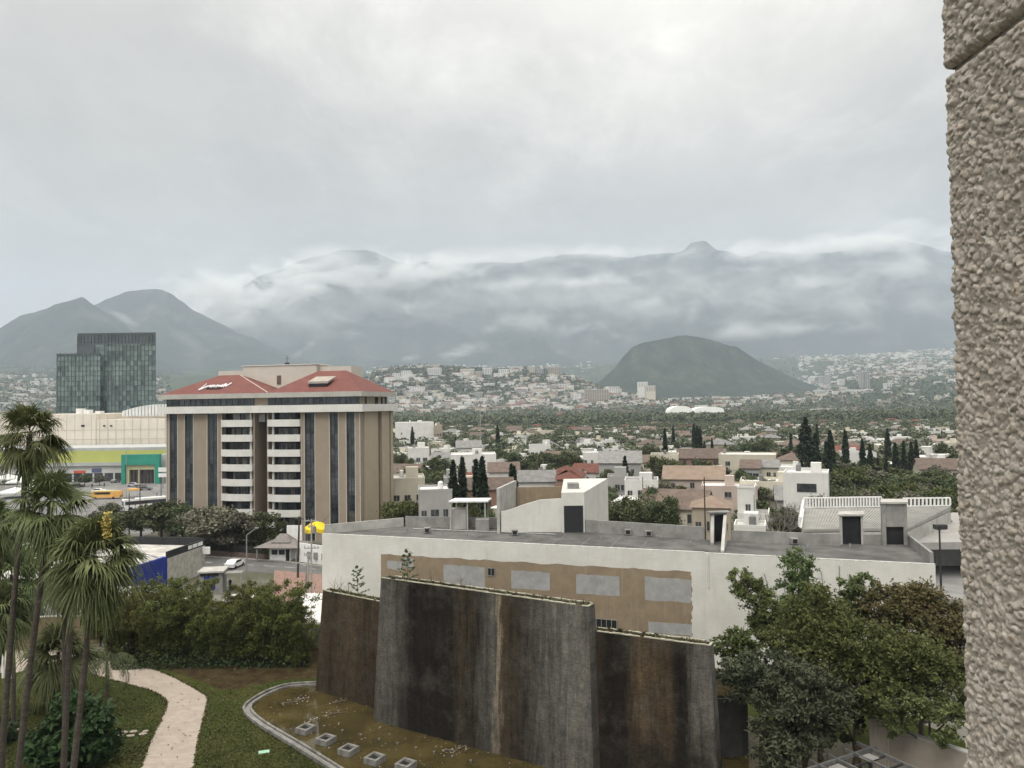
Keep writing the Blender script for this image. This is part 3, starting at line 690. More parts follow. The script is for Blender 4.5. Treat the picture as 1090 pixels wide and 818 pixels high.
balustrade(A_[3], (xq, 111), z1_+.05, 1.55, 26); balustrade((atY(962, 545, 111).x, 111), A_[2], z1_+.05, 1.3, 12)
balustrade((A_[3][0]-.2, 111), (A_[0][0]-.2, 94.5), z1_-.1, 1.4, 14)
# parking deck at the right edge
pk = empty('parking_deck', (60, 84, 0), 0, 'grey concrete parking deck with a dark open storey beside the lamp post', 'building')
xL, xR = atY(969, 580, 96).x, atY(1100, 580, 96).x
mb = MB(); mb.prism([(xL, 96), (xR+12, 96), (xR+26, 121), (atY(1014, 545, 112).x+4, 121), (atY(1014, 545, 112).x, 112)], 9.0, 9.9); mb.build('roof', pm('deck_top', (0.30, 0.29, 0.275), (0.22, 0.21, 0.20), .25, .9), pk)
mb = MB(); mb.box(xL, xL+.6, 96.3, 120, 0, 9.0); mb.box(xL+.6, xR+12, 104, 104.4, 0, 9.0); mb.build('wall', CONCL, pk)
for k in range(5):
    x = xL+3+k*6.5; m_ = MB(); m_.box(x, x+.5, 97, 97.5, 5.2, 9.0); m_.build('column', CONC, pk)
mb = MB(); xl2 = atY(991, 620, 85).x; mb.prism([(xl2-1.5, 84), (xR+10, 84), (xR+10, 103.9), (xl2+4, 103.9)], 0, 5.2); mb.build('lower_deck', pm('lower_deck_top', (0.24, 0.24, 0.235), (0.17, 0.168, 0.165), .3, .9), pk)
mb = MB(); mb.wall((xl2-1.5, 84), (xR+10, 84), .25, 5.2, 5.9, 1); mb.build('parapet', CONC, pk)

# lamp post on the lower deck
def lamp_post(x, y, z, h, label, head='flood'):
    o = empty('street_lamp', (x, y, z), 0, label, 'lamp post')
    MB().tube([(x, y, z), (x, y, z+h)], [.13, .09], 10).build('pole', DSTEEL, o)
    h_ = MB(); h_.box(x-.55, x+.75, y-.35, y+.35, z+h-.25, z+h+.25); h_.box(x-.1, x+.1, y-.1, y+.1, z+h-.4, z+h-.25); h_.build('lamp_head', DSTEEL, o)
    g_ = MB(); g_.box(x-.4, x+.6, y-.28, y+.28, z+h-.29, z+h-.252); g_.build('lens', GLASS, o)
q = atY(1001, 600, 86)
lamp_post(q.x, 86, 5.2, atY(1000, 561, 86).z-5.2, 'tall dark floodlight pole beside the concrete parking deck')

# ------------------------------------------------------------------ brick fountain walls
def brick_mat(name, bands, L, seed, foot_dark=0.25):
    m, nt, b = newmat(name); b.inputs['Roughness'].default_value = 0.85; b.inputs['Specular IOR Level'].default_value = 0.1
    t = nt.nodes.new('ShaderNodeTexCoord'); sp = nt.nodes.new('ShaderNodeSeparateXYZ'); nt.links.new(t.outputs['Object'], sp.inputs[0])
    w = noise(nt, 1.0, 5, 0.7, (0.9, 0.9, 0.10), loc=(seed, 0, 0))
    w2 = noise(nt, 1.0, 8, 0.72, (2.4, 2.4, 0.17), loc=(0, seed, 0), dist=0.5)
    u = mth(nt, 'DIVIDE', sp.outputs[0], L)
    u = mth(nt, 'ADD', u, mth(nt, 'MULTIPLY', mth(nt, 'SUBTRACT', w, 0.5), 0.16))
    u = mth(nt, 'ADD', u, mth(nt, 'MULTIPLY', mth(nt, 'SUBTRACT', w2, 0.5), 0.08))
    c = ramp(nt, u, bands)
    # vertical run marks and blotches of lime and moss
    c = mixc(nt, 0.85, c, ramp(nt, w2, [(0.34, (0.42, 0.42, 0.43)), (0.5, (1, 1, 1)), (0.68, (1.5, 1.42, 1.3))]), 'MULTIPLY')
    bl = noise(nt, 0.35, 8, 0.72, loc=(0, 0, seed))
    c = mixc(nt, mth(nt, 'MULTIPLY', ramp(nt, bl, [(0.48, (0, 0, 0)), (0.66, (1, 1, 1))]), 0.40), c, (0.075, 0.070, 0.060))
    zz = mth(nt, 'ADD', mth(nt, 'MULTIPLY', sp.outputs[2], 0.16), mth(nt, 'MULTIPLY', mth(nt, 'SUBTRACT', bl, 0.5), 1.6))
    c = mixc(nt, ramp(nt, zz, [(0.25, (foot_dark, foot_dark, foot_dark)), (0.75, (0, 0, 0))]), c, (0.016, 0.014, 0.011))  # darker towards the foot, with an edge broken up by noise
    # brick courses: bricks along x, courses along z
    cb = nt.nodes.new('ShaderNodeCombineXYZ'); nt.links.new(sp.outputs[0], cb.inputs[0]); nt.links.new(sp.outputs[2], cb.inputs[1])
    br = nt.nodes.new('ShaderNodeTexBrick'); nt.links.new(cb.outputs[0], br.inputs['Vector']); br.inputs['Scale'].default_value = 1.0
    br.inputs['Brick Width'].default_value = 0.24; br.inputs['Row Height'].default_value = 0.085; br.inputs['Mortar Size'].default_value = 0.010
    br.inputs['Color1'].default_value = (1.25, 1.2, 1.15, 1); br.inputs['Color2'].default_value = (0.75, 0.78, 0.8, 1); br.inputs['Mortar'].default_value = (0.55, 0.55, 0.55, 1)
    c = mixc(nt, 0.8, c, br.outputs[0], 'MULTIPLY')
    c = mixc(nt, 0.8, c, ramp(nt, noise(nt, 1.3, 8, 0.75), [(0.32, (0.6, 0.6, 0.6)), (0.68, (1.4, 1.4, 1.4))]), 'MULTIPLY')
    c = mixc(nt, 0.6, c, ramp(nt, noise(nt, 9.0, 4, 0.8, (1, 1, 2.2)), [(0.34, (0.45, 0.45, 0.45)), (0.66, (1.7, 1.7, 1.7))]), 'MULTIPLY')
    nt.links.new(c, b.inputs['Base Color'])
    bump(nt, b, br.outputs['Fac'], -0.7, 0.02)
    return m
LEDGE = pm('ledge_lime', (0.40, 0.38, 0.30), (0.20, 0.19, 0.14), 1.6, .9)
def fountain(a, b_, H, t0, t1, endlean, mat, label, batter=0.55):
    """brick wall, wider at the foot than at the top; a->b is the foot of the near face"""
    a, b_ = Vector(a), Vector(b_); L = (b_-a).length; rz = math.atan2(b_.y-a.y, b_.x-a.x)
    o = empty('fountain_wall', (a.x, a.y, 0), rz, label, 'wall', 'brick fountain walls standing in the pool')
    e0, e1 = endlean
    bt = [(0,0,-.3),(L,0,-.3),(L,t0,-.3),(0,t0,-.3)]
    tp = [(e0,batter,H),(L-e1,batter,H),(L-e1,batter+t1,H),(e0,batter+t1,H)]
    m_ = MB(); m_.add(bt+tp, [(3,2,1,0),(0,1,5,4),(1,2,6,5),(2,3,7,6),(3,0,4,7)])
    i = .16  # hollow trough in the top
    ti = [(e0+i,batter+i,H),(L-e1-i,batter+i,H),(L-e1-i,batter+t1-i,H),(e0+i,batter+t1-i,H)]
    m_.add(tp+ti+[(x,y,z-.35) for x,y,z in ti], [(0,1,5,4),(1,2,6,5),(2,3,7,6),(3,0,4,7),(4,5,9,8),(5,6,10,9),(6,7,11,10),(7,4,8,11),(8,9,10,11)])
    m_.build('wall', mat, o, world=False)
    lg = MB(); n = 36
    for x0_, x1_, y0_, y1_ in ((e0-.03, L-e1+.03, batter-.03, batter+i-.02), (e0+.2, L-e1-.2, batter+t1-i+.02, batter+t1+.03)):
        for k in range(n):
            xa_, xb3 = x0_+(x1_-x0_)*k/n, x0_+(x1_-x0_)*(k+1)/n
            if rnd.random() < .08: continue
            lg.box(xa_+.004, xb3-.004, y0_, y1_, H+.002, H+.05+rnd.uniform(0, .05))
    lg.box(L-e1-i+.02, L-e1+.03, batter+i, batter+t1-i, H+.002, H+.07)
    lg.build('coping', LEDGE, o, world=False)
    # silt, dry twigs and weeds lying in the trough
    rg = np.random.default_rng(int(L*100)); P = np.stack([e0+.3+(L-e0-e1-.6)*rg.random(900), batter+i+(t1-2*i)*rg.random(900), H-.3+.42*rg.random(900)**2], 1)
    V, F = leaves(P, .16, rg, 3.0, up=0.1); link('weeds', npmesh('weeds', V, F, MATS['weed_leaf']), o)
    return o, L
leafmat('weed_leaf', (0.05, 0.045, 0.025), (0.10, 0.10, 0.05), (0.20, 0.18, 0.12), 0.7)
G1, G2, DK, BR, OR = (0.080, 0.076, 0.068), (0.125, 0.118, 0.104), (0.013, 0.011, 0.009), (0.036, 0.028, 0.019), (0.056, 0.042, 0.027)
LI = (0.20, 0.165, 0.12)
bandC = [(0.0, G1), (0.09, G1), (0.18, DK), (0.38, DK), (0.45, BR), (0.49, (0.026,0.021,0.016)), (0.545, (0.06,0.056,0.05)), (0.58, G1), (0.60, LI), (0.615, OR), (0.66, BR), (0.72, (0.040,0.034,0.028)), (0.80, G1), (0.90, G2), (1.0, G1)]
bandL = [(0.0, OR), (0.18, BR), (0.42, OR), (0.55, BR), (0.75, (0.050,0.034,0.020)), (1.0, BR)]
bandR = [(0.0, BR), (0.10, DK), (0.17, OR), (0.22, BR), (0.29, DK), (0.41, DK), (0.47, (0.075,0.054,0.032)), (0.54, OR), (0.64, (0.050,0.035,0.020)), (0.70, DK), (0.765, DK), (0.81, G1), (0.93, (0.10,0.095,0.085)), (1.0, G1)]
c0, c1 = gz(397, 769), gz(632, 833)
fountain_c, Lc = fountain(c0, c1, 12.7, 2.4, 1.1, (.55, .5), brick_mat('brick_stained_centre', bandC, 21.7, 3.0), 'tall middle brick wall of the fountain streaked black and grey', .6)
a = gz(335.5, 736.5); b2_ = gz(402, 760)
l0 = Vector(a); l1 = Vector((-9.5, 67.8)) 
fountain_l, Ll = fountain(l0, l1, 9.9, 2.2, 1.0, (.62, .5), brick_mat('brick_stained_left', bandL, 12.0, 9.0), 'brown brick fountain wall at the left, lowest of three', .5)
r0 = Vector((3.6, 58.9)); r1 = Vector((14.1, 53.7))
fountain_r, Lr = fountain(r0, r1, 10.6, 2.2, 1.0, (.3, .42), brick_mat('brick_stained_right', bandR, 12.6, 14.0, 0.85), 'right brick fountain wall with dark and rust coloured stripes', .5)
# saplings and dry stems rooted in the tops
def sapling(x, y, z, h, label, dry=False, seed=0):
    rg = np.random.default_rng(seed)
    o = empty('sapling', (x, y, z), 0, label, 'plant', 'plants rooted on the brick walls')
    t = MB(); t.tube([(0,0,0),(rg.normal()*.05,0,h*.5),(rg.normal()*.1,0,h)], [.035,.025,.008], 5)
    tips = []
    for k in range(16 if not dry else 9):
        zz = h*(.15+.8*k/16) if not dry else h*rg.uniform(.0, .6); an = k*2.4; L = h*(.34 if not dry else .5)*(1-.75*zz/h); e = (math.cos(an)*L, math.sin(an)*L, zz+L*(.35 if not dry else 1.1))
        t.tube([(0,0,zz), e], [.015,.005], 4); tips.append(((0,0,zz), e))
    t.build('stem', MATS['bark_grey'], o, world=False)
    if not dry:
        P = []
        for a_, e in tips:
            a_, e = np.array(a_), np.array(e)
            for s in rg.random(26): P.append(a_+(e-a_)*(.25+.8*s)+rg.normal(size=3)*.05)
        V, F = leaves(np.array(P), .11, rg, 2.0); link('foliage', npmesh('foliage', V, F, MATS['sapling_leaf']), o)
pm('bark_grey', (0.16, 0.13, 0.10), (0.09, 0.075, 0.06), 3.0, .95); leafmat('sapling_leaf', (0.05, 0.075, 0.03), (0.10, 0.14, 0.06), None, 2.0)
def wtop(o, L, u, H, v=1.1):
    rz = o.rotation_euler.z; return (o.location.x+math.cos(rz)*u-math.sin(rz)*v, o.location.y+math.sin(rz)*u+math.cos(rz)*v, H-.35)
x, y, z = wtop(fountain_c, Lc, 3.2, 12.7); sapling(x, y, z, 3.2, 'leafy green sapling on the middle brick wall', seed=1)
for u, h, s in ((5.8, 1.7, 2), (6.7, 1.3, 3), (9.0, 1.5, 4), (9.9, 1.1, 12)): x, y, z = wtop(fountain_c, Lc, u, 12.7); sapling(x, y, z, h, 'leafless dry stem on the middle brick wall, behind the sapling to its right', True, s)
x, y, z = wtop(fountain_l, Ll, 5.0, 9.9); sapling(x, y, z, 3.4, 'thin leafy sapling on the left brown brick wall', seed=5)
for u, h, s in ((1.6, 1.7, 6), (2.6, 1.9, 7), (3.8, 1.8, 8)): x, y, z = wtop(fountain_l, Ll, u, 9.9); sapling(x, y, z, h, 'leafless dry stem on the left brown brick wall', True, s)

# ------------------------------------------------------------------ the curved pool
rim = [(334.6,725.7),(307,727.5),(285,734),(266.7,744),(258.4,752.3),(262,760.6),(276,771.6),(294,782.6),(312.6,793.6),(332.8,806.4),(347.4,815.6),(385,840),(440,880),(520,945),(620,1040)]
rp = dense(rim, 0.3, 6)
rp = [(-17.0, 78.6)] + rp
def offset(pts, d):
    o = []
    for i in range(len(pts)):
        a, b_ = Vector(pts[max(i-1,0)]), Vector(pts[min(i+1,len(pts)-1)]); t = (b_-a).normalized(); o.append((pts[i][0]-t.y*d, pts[i][1]+t.x*d))
    return o
r1_, r2_, r3_ = offset(rp, .22), offset(rp, .62), offset(rp, .80)
def ribbon(mb, A, B, z0, z1, ztopA=None):
    for i in range(len(A)-1):
        a, b_, c_, d = A[i], A[i+1], B[i+1], B[i]
        mb.add([(*a,z0),(*b_,z0),(*c_,z0),(*d,z0),(*a,z1),(*b_,z1),(*c_,z1),(*d,z1)], [(4,5,6,7),(0,1,5,4),(2,3,7,6)])
pool = empty('pool_rim', (rp[0][0], rp[0][1], 0), 0, 'curved concrete rim of the shallow fountain pool', 'pool rim')
mb = MB(); ribbon(mb, rp, r1_, 0, .34); mb.build('outer_kerb', pm('rim_concrete', (0.22, 0.215, 0.20), (0.10, 0.095, 0.085), 1.5, .85), pool)
mb = MB(); ribbon(mb, r1_, r2_, 0, .12); mb.build('channel', CONC, pool)
mb = MB(); ribbon(mb, r2_, r3_, 0, .30); mb.build('inner_kerb', MATS['rim_concrete'], pool)
m, nt, b = newmat('murky_water'); b.inputs['Roughness'].default_value = 0.04; b.inputs['IOR'].default_value = 1.33; b.inputs['Specular IOR Level'].default_value = 0.5
c = ramp(nt, noise(nt, 0.25, 7, 0.7), [(0.35, (0.028, 0.023, 0.010)), (0.55, (0.058, 0.045, 0.017)), (0.7, (0.080, 0.062, 0.024))])
nt.links.new(c, b.inputs['Base Color']); bump(nt, b, noise(nt, 1.2, 3, 0.5), 0.08, 0.004)
wp = offset(rp, .78); sheet('water', wp+[(12, 30), (32, 40), (30, 60), (18, 70), (0, 76)], 0.14, m)
# light fittings: square concrete blocks with a sunken well
for k, (px, py) in enumerate([(325.5,777.5),(347,789),(371,800),(399,809.5),(432,816)]):
    q = atZ(px, py+1, .2); o = empty('fountain_light', (q.x, q.y, .1), R(-30), 'square white rimmed fountain light block, %s from the left in the row' % ordinal(k+1), 'light block', 'fountain light blocks in the pool')
    m_ = MB(); s, w_ = .62, .22
    for x0_, x1_, y0_, y1_ in ((-s,s,-s,-s+w_),(-s,s,s-w_,s),(-s,-s+w_,-s+w_,s-w_),(s-w_,s,-s+w_,s-w_)): m_.box(x0_,x1_,y0_,y1_,0,.5)
    m_.build('block', MATS['rim_concrete'], o, world=False)
    m_ = MB(); m_.box(-s+w_,s-w_,-s+w_,s-w_,0,.3); m_.build('lens', DARK, o, world=False)
for k in range(9): # jet nozzles
    px, py = 345+k*19.5, 774+k*4.6; q = atZ(px, py, .2)
    o = link('fountain_nozzle', MB().cyl(0, 0, 0, .22, .06, 8, .11).mesh('fountain_nozzle', MATS['rim_concrete']), None, (q.x, q.y, .1)); tag(o, 'small round nozzle standing in the pool, %s from the left of its row' % ordinal(k+1), 'nozzle', 'fountain nozzles in a row')
for k, (px, py, L) in enumerate([(310,748,1.6),(322,744,1.0),(362,747,1.2),(356,760,1.8),(490,797,1.7),(478,799,1.0),(330,768,.9)]): # branches and leaves lying in the water
    q = atZ(px, py, .2); rg = np.random.default_rng(k+60); an = rg.uniform(-.4, .9)
    m_ = MB(); m_.tube([(-L*.6,0,.05),(0,.05,.12),(L*.6,.1,.10)], [.05,.045,.015], 5); m_.tube([(0,0,.1),(L*.3,L*.3,.16)], [.03,.01], 4)
    o = link('fallen_branch', m_.mesh('fallen_branch', MATS['bark_grey']), None, (q.x, q.y, .1), an); 
    tag(o, ['forked dark branch with pale leaves near the pool rim','short twig beside the forked branch near the pool rim','short branch at the foot of the left brick wall','long branch in the water beneath the left brick wall','forked branch in the water before the middle wall','twig left of the forked branch before the middle wall','twig just above the leftmost light block'][k], 'branch', 'branches lying in the pool')
    P = rg.normal(size=(26, 3))*[L*.55, L*.28, .05]+[0, 0, .14]; V, F = leaves(P, .11, rg, 1.6, up=1.5); link('leaf_litter', npmesh('leaf_litter', V, F, MATS['dry_leaf'] if 'dry_leaf' in MATS else leafmat('dry_leaf', (0.14, 0.11, 0.08), (0.42, 0.38, 0.34), None, 5.0)), o)['kind'] = 'stuff'
rg = np.random.default_rng(5); P = []
while len(P) < 130:
    px, py = rg.uniform(262, 640), rg.uniform(735, 850)
    if py < 735+(px-300)*.28 or (px < 340 and py > 760+(px-262)*.62) or px < 268: continue
    q = atZ(px, py, .15); P.append((q.x, q.y, .16))
V, F = leaves(np.array(P), .10, rg, 1.7, up=6.0); tag(link('leaf_litter', npmesh('floating_leaves', V, F, MATS['dry_leaf'])), kind='stuff')
# green drain cover on the lawn, flat stones beside the shrub
q = atZ(281, 801.5, 0); o = link('valve_cover', MB().box(-.42, .42, -.26, .26, 0, .09).mesh('valve_cover', pm('mint_plastic', (0.30, 0.50, 0.36), (0.24, 0.42, 0.30), 3., .6)), None, (q.x, q.y, .004), .3); tag(o, 'mint green rectangular cover lying on the lawn between path and pool', 'cover')
q = atZ(130, 812, 0)
for k, (px, py) in enumerate([(127,783),(133,780),(139,784),(142,779.5),(152,782),(155,779),(19,777)]):
    q = atZ(px, py, 0); s = rnd.uniform(.3, .45)
    m_ = MB().prism([(math.cos(a_)*s*rnd.uniform(.75,1.1), math.sin(a_)*s*.7*rnd.uniform(.75,1.1)) for a_ in [j*math.pi/3 for j in range(6)]], 0, .07)
    o = link('stepping_stone', m_.mesh('stepping_stone', PATHM), None, (q.x, q.y, .004))
    tag(o, 'flat pale stepping stone on the lawn right of the dark shrub, %s from left' % ordinal(k+1) if k < 6 else 'flat pale stone on the lawn left of the palm trunks', 'stone', 'stepping stones on the lawn' if k < 6 else None)

# dark planter wall right of the fountain
o = empty('planter_wall', (17, 56, 0), 0, 'dark grey planter wall with bare soil right of the fountain walls', 'planter')
xa, xb_ = atY(764, 745, 60).x, atY(800, 745, 60).x
h = atY(780, 744, 60).z
m_ = MB(); m_.prism([(xa-2, 60), (xb_-.8, 60), (xb_-.1, 60.7), (xb_, 62), (xb_, 66), (xa-2, 66)], 0, h); m_.build('wall', pm('charcoal_render', (0.075, 0.072, 0.070), (0.045, 0.043, 0.042), .6, .9), o)
m_ = MB(); m_.prism([(xa-1.9, 60.2), (xb_-.9, 60.2), (xb_-.25, 60.9), (xb_-.2, 62), (xb_-.2, 65.8), (xa-1.9, 65.8)], h, h+.18); m_.build('planting_soil', SOIL, o)

# tan boundary wall and pergola at the lower right
bw = empty('boundary_wall', (26, 57, 0), 0, 'beige retaining wall under the hanging branches at lower right', 'wall')
A2 = (atY(925, 762, 57).x, 57.0); B2 = (atY(946, 762, 56.6).x, 56.6); C2 = (atY(1045, 800, 51).x, 51.0)
BEI = pm('beige_render', (0.33, 0.29, 0.245), (0.26, 0.225, 0.19), .5, .9, streak=(.2, .175, .145), bmp=.01)
m_ = MB(); m_.wall(B2, (C2[0]+4, C2[1]-3.2), .45, 0, 3.55, 1); m_.build('wall', BEI, bw)
m_ = MB(); m_.wall(B2, (C2[0]+4, C2[1]-3.2), .55, 3.553, 3.65, 1); m_.build('coping', CONCL, bw)
m_ = MB()
for k in range(7): a_ = Vector(A2).lerp(Vector(B2), k/7); b_ = Vector(A2).lerp(Vector(B2), (k+.9)/7); m_.wall(a_, b_, .2+.04*(k % 2), 0, 4.2, 1)
m_.build('boarding', BEI, bw)
pg = empty('pergola', (24, 50, 0), 0, 'dark steel pergola frame with pale beam ends at the lower right corner', 'pergola')
zt = 3.0
def pq(px, py): p = atZ(px, py, zt); return Vector((p.x, p.y))
PA, PB, PC = pq(857, 818), pq(926, 795), pq(1000, 828)
e1, e2 = (PA-PB), (PC-PB)
PGB = pm('pergola_beam', (0.15, 0.15, 0.148), (0.09, 0.09, 0.09), 2., .6)
m_ = MB(); m_.wall(PB-e1*.08, PB+e1*2.2, .16, zt-.25, zt, 1); m_.build('beam', PGB, pg)
m_ = MB(); m_.wall(PB-e2*.2, PB+e2*1.6, .16, zt-.245, zt+.004, -1); m_.build('beam', PGB, pg)
for k in range(1, 8):
    q = PB+e1*(.27*k); m_ = MB(); m_.wall(q-e2*.12, q+e2*1.6, .12, zt-.1, zt+.07, -1); m_.build('beam', PGB, pg)
for k in range(1, 6):
    q = PB+e2*(.26*k); m_ = MB(); m_.wall(q, q+e1*2.2, .08, zt-.2, zt-.05, -1); m_.build('rafter', DSTEEL, pg)
for q in (PB+e1*.05+e2*.05, PB+e1*1.2+e2*.05, PB+e2*1.1+e1*.05):
    m_ = MB(); m_.box(q.x-.1, q.x+.1, q.y-.1, q.y+.1, 0, zt-.25); m_.build('post', DSTEEL, pg)
m_ = MB(); q = PB; m_.prism([tuple(q+e1*.02+e2*.02), tuple(q+e1*2.2+e2*.02), tuple(q+e1*2.2+e2*1.6), tuple(q+e1*.02+e2*1.6)], 0, .12); m_.build('floor', DARK, pg)
for dx in (.14, .62):
    q = PB+e1*dx+e2*.12; m_ = MB(); m_.prism([tuple(q), tuple(q+e1*.16), tuple(q+e1*.16+e2*.16), tuple(q+e2*.16)], zt-.04, zt+.0); m_.build('panel', CONC, pg)
# ------------------------------------------------------------------ the hotel
HA, HB = Vector((-77.3, 168.0)), Vector((-31.8, 157.0))
hd = (HB-HA); HL = hd.length; hrz = math.atan2(hd.y, hd.x); hdn = hd.normalized(); hbn = Vector((-hdn.y, hdn.x))
hotel = empty('hotel', (HA.x, HA.y, 0), hrz, 'tan apartment hotel block with red hipped roofs and white curved balconies', 'building')
HD = 17.0
def hu(cx_, depth=0.0):
    """distance along the front for a column given in the enlarged crop's pixels"""
    px = cx_/3.5552+150; d = ray(px, 480); k = d.x/d.y; p = HA+hbn*depth; t = (p.x-k*p.y)/(k*hdn.y-hdn.x); return t
HT = pm('hotel_tan_tile', (0.285, 0.236, 0.186), (0.25, 0.205, 0.160), 0.5, .8, stretch=(1, 1, .6), streak=(.22, .17, .125))
HT2 = pm('hotel_cream_tile', (0.37, 0.315, 0.24), (0.335, 0.285, 0.215), 0.5, .8, streak=(.33, .26, .19))
HW = pm('hotel_white_band', (0.60, 0.59, 0.56), (0.53, 0.52, 0.49), .5, .75, streak=(.42, .41, .38))
HG = glassmat('hotel_glass', (0.018, 0.021, 0.026), (0.075, 0.085, 0.095), .4, .1, (1.2, 1.2, .31))
TRIM = pm('anodised_trim', (0.45, 0.42, 0.37), (0.38, 0.35, 0.31), 1., .5)
ROOFR = None
m, nt, b = newmat('red_roof_tile'); b.inputs['Roughness'].default_value = .8
c = ramp(nt, noise(nt, .6, 6, .7), [(.3, (0.105, 0.030, 0.023)), (.6, (0.150, 0.043, 0.033)), (.75, (0.175, 0.068, 0.052))])
wv = nt.nodes.new('ShaderNodeTexWave'); t = nt.nodes.new('ShaderNodeTexCoord'); nt.links.new(t.outputs['Object'], wv.inputs[0]); wv.wave_type = 'BANDS'; wv.bands_direction = 'Z'; wv.inputs['Scale'].default_value = 2.6
c = mixc(nt, .25, c, ramp(nt, wv.outputs['Fac'], [(0, (.45, .45, .45)), (1, (1, 1, 1))]), 'MULTIPLY')
nt.links.new(c, b.inputs['Base Color']); ROOFR = m
def hb(name, boxes, mat, parent=None):
    m_ = MB()
    for bx in boxes: m_.box(*bx)
    return m_.build(name, mat, parent or hotel, world=False)
ZT = 27.2
u = {k: hu(k) for k in (82, 95, 108, 138, 166, 198, 252, 290, 307, 425, 427, 480, 482, 606, 620, 658, 715, 747, 778, 810, 828)}
# core volume, set back where the strip windows, the balconies and the middle recess are
hb('core', [(0.4, u[425]+.3, 1.75, HD-.4, 0, ZT), (u[482]-.3, HL-.4, 1.75, HD-.4, 0, ZT), (u[425]+.301, u[482]-.301, 6.5, HD-.4, 0, ZT)], HT)
tan_ranges = [(0, u[108]), (u[138], u[166]), (u[198], u[252]), (u[290], u[307]), (u[606], u[620]), (u[658], u[715]), (u[747], u[778]), (u[810], HL)]
for a_, b_ in tan_ranges: hb('wall', [(a_, b_, 0, 1.6, 0, ZT)], HT)
for a_, b_ in tan_ranges:
    hb('edge_trim', [(a_-.02, a_+.16, -.06, -.002, 0, ZT-.1)], TRIM); hb('edge_trim', [(b_-.16, b_+.02, -.06, -.002, 0, ZT-.1)], TRIM)
gl_r = [(u[108], u[138]), (u[166], u[198]), (u[252], u[290]), (u[620], u[658]), (u[715], u[747]), (u[778], u[810])]
for a_, b_ in gl_r:
    w = hb('window_strip', [(a_, b_, .35, .45, 0, ZT)], HG)
    fr = []
    for k in range(9):
        z = .8+k*3.2; fr.append((a_, b_, .26, .348, z, z+.12)); fr.append((a_, b_, .27, .348, z+1.1, z+1.16))
    fr.append(((a_+b_)/2-.04, (a_+b_)/2+.04, .22, .25, 0, ZT)); hb('frame', fr, DSTEEL, w)
# middle recess
hb('recess_wall', [(u[425]+.36, u[482]-.36, 6.2, 6.4, 0, ZT)], HT)
hb('wall', [(u[425], u[425]+.35, 0.05, 6.2, 0, ZT)], HT); hb('wall', [(u[482]-.35, u[482], 0.05, 6.2, 0, ZT)], HT)
# balconies: eight storeys in two stacks
def balcony(a_, b_, ztop, post):
    m_ = MB(); n = 12; f0, f1, k0, k1 = [], [], [], []
    for k in range(n+1):
        t_ = k/n; uu = a_+(b_-a_)*t_; bow = -.35-1.05*math.sin(math.pi*(.12+.76*t_))**.9+.35
        f0.append((uu, bow)); k0.append((uu, bow+.22))
    zb = ztop-1.5
    for i in range(n):
        A_, B_, C_, D_ = f0[i], f0[i+1], k0[i+1], k0[i]
        m_.add([(*A_,zb),(*B_,zb),(*C_,zb),(*D_,zb),(*A_,ztop),(*B_,ztop),(*C_,ztop),(*D_,ztop)], [(0,1,5,4),(4,5,6,7),(2,3,7,6),(3,2,1,0)])
    for q in (0, n):
        A_, D_ = f0[q], k0[q]; s = 1 if q == 0 else -1
        m_.box(min(A_[0], A_[0]+s*.2), max(A_[0], A_[0]+s*.2), D_[1]+.001, 1.5, zb, ztop)
    o = m_.build('balcony', HW, hotel, world=False)
    m_ = MB(); m_.prism([(x, y+.005) for x, y in k0]+[(b_-.2, 1.5), (a_+.2, 1.5)], zb+.05, zb+.32); m_.build('floor', HW, o, world=False)
    return o
for a_, b_, side in ((u[307], u[425], 1), (u[482], u[606], -1)):
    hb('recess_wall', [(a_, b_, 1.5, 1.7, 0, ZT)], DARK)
    for k in range(8):
        zt_ = 25.7-3.2*k; bal = balcony(a_+.05, b_-.05, zt_, 1)
        pb_ = MB(); pw = (b_-1.0, b_-.55) if side > 0 else (a_+.75, a_+1.2)
        pb_.box(pw[0], pw[1], .25, .7, zt_, zt_+1.7); pb_.build('post', HW, bal, world=False)
        # sliding doors with curtains behind the parapet
        w0, w1 = a_+.9+rnd.random(), b_-1.2-rnd.random()
        dd = MB(); dd.box(w0, w1, 1.38, 1.44, zt_-1.1, zt_+1.35); w = dd.build('sliding_door', HG, hotel, world=False)
        cu = MB()
        for j in range(rnd.randint(1, 4)):
            x = rnd.uniform(w0, w1-1.2); cu.box(x, x+rnd.uniform(.3, 1.2), 1.30, 1.36, zt_-1.0, zt_+1.3)
        cu.build('curtain', pm('curtain_cloth', (.22, .22, .21), (.12, .12, .12), 1., .9) if 'curtain_cloth' not in MATS else MATS['curtain_cloth'], w, world=False)
for k in range(3): # top storey shows pale blinds
    x = u[307]+2+k*3.1; hb('blind', [(x, x+1.6, 1.2, 1.28, 25.2, 27.0)], pm('blind_cloth', (.42, .42, .40), (.25, .25, .25), 3., .9, stretch=(6, 1, .1)) if 'blind_cloth' not in MATS else MATS['blind_cloth'])
# right side: cream fins between dark grooves
sd_r = [(0, 5.2), (5.6, 9.2), (10.6, 13.0), (13.4, 15.4), (15.7, HD)]
for i_, (y0, y1) in enumerate(sd_r): hb('side_wall', [(HL-.4 if i_ else HL-.5, HL+(.0 if i_ % 2 else .25), y0+(.0 if i_ else 1.6), y1, 0, ZT)], HT2)
hb('side_groove', [(HL-.5, HL-.35, 1.7, HD-.5, 0, ZT)], pm('groove_brown', (.16, .11, .08), (.13, .09, .065), 1., .9))
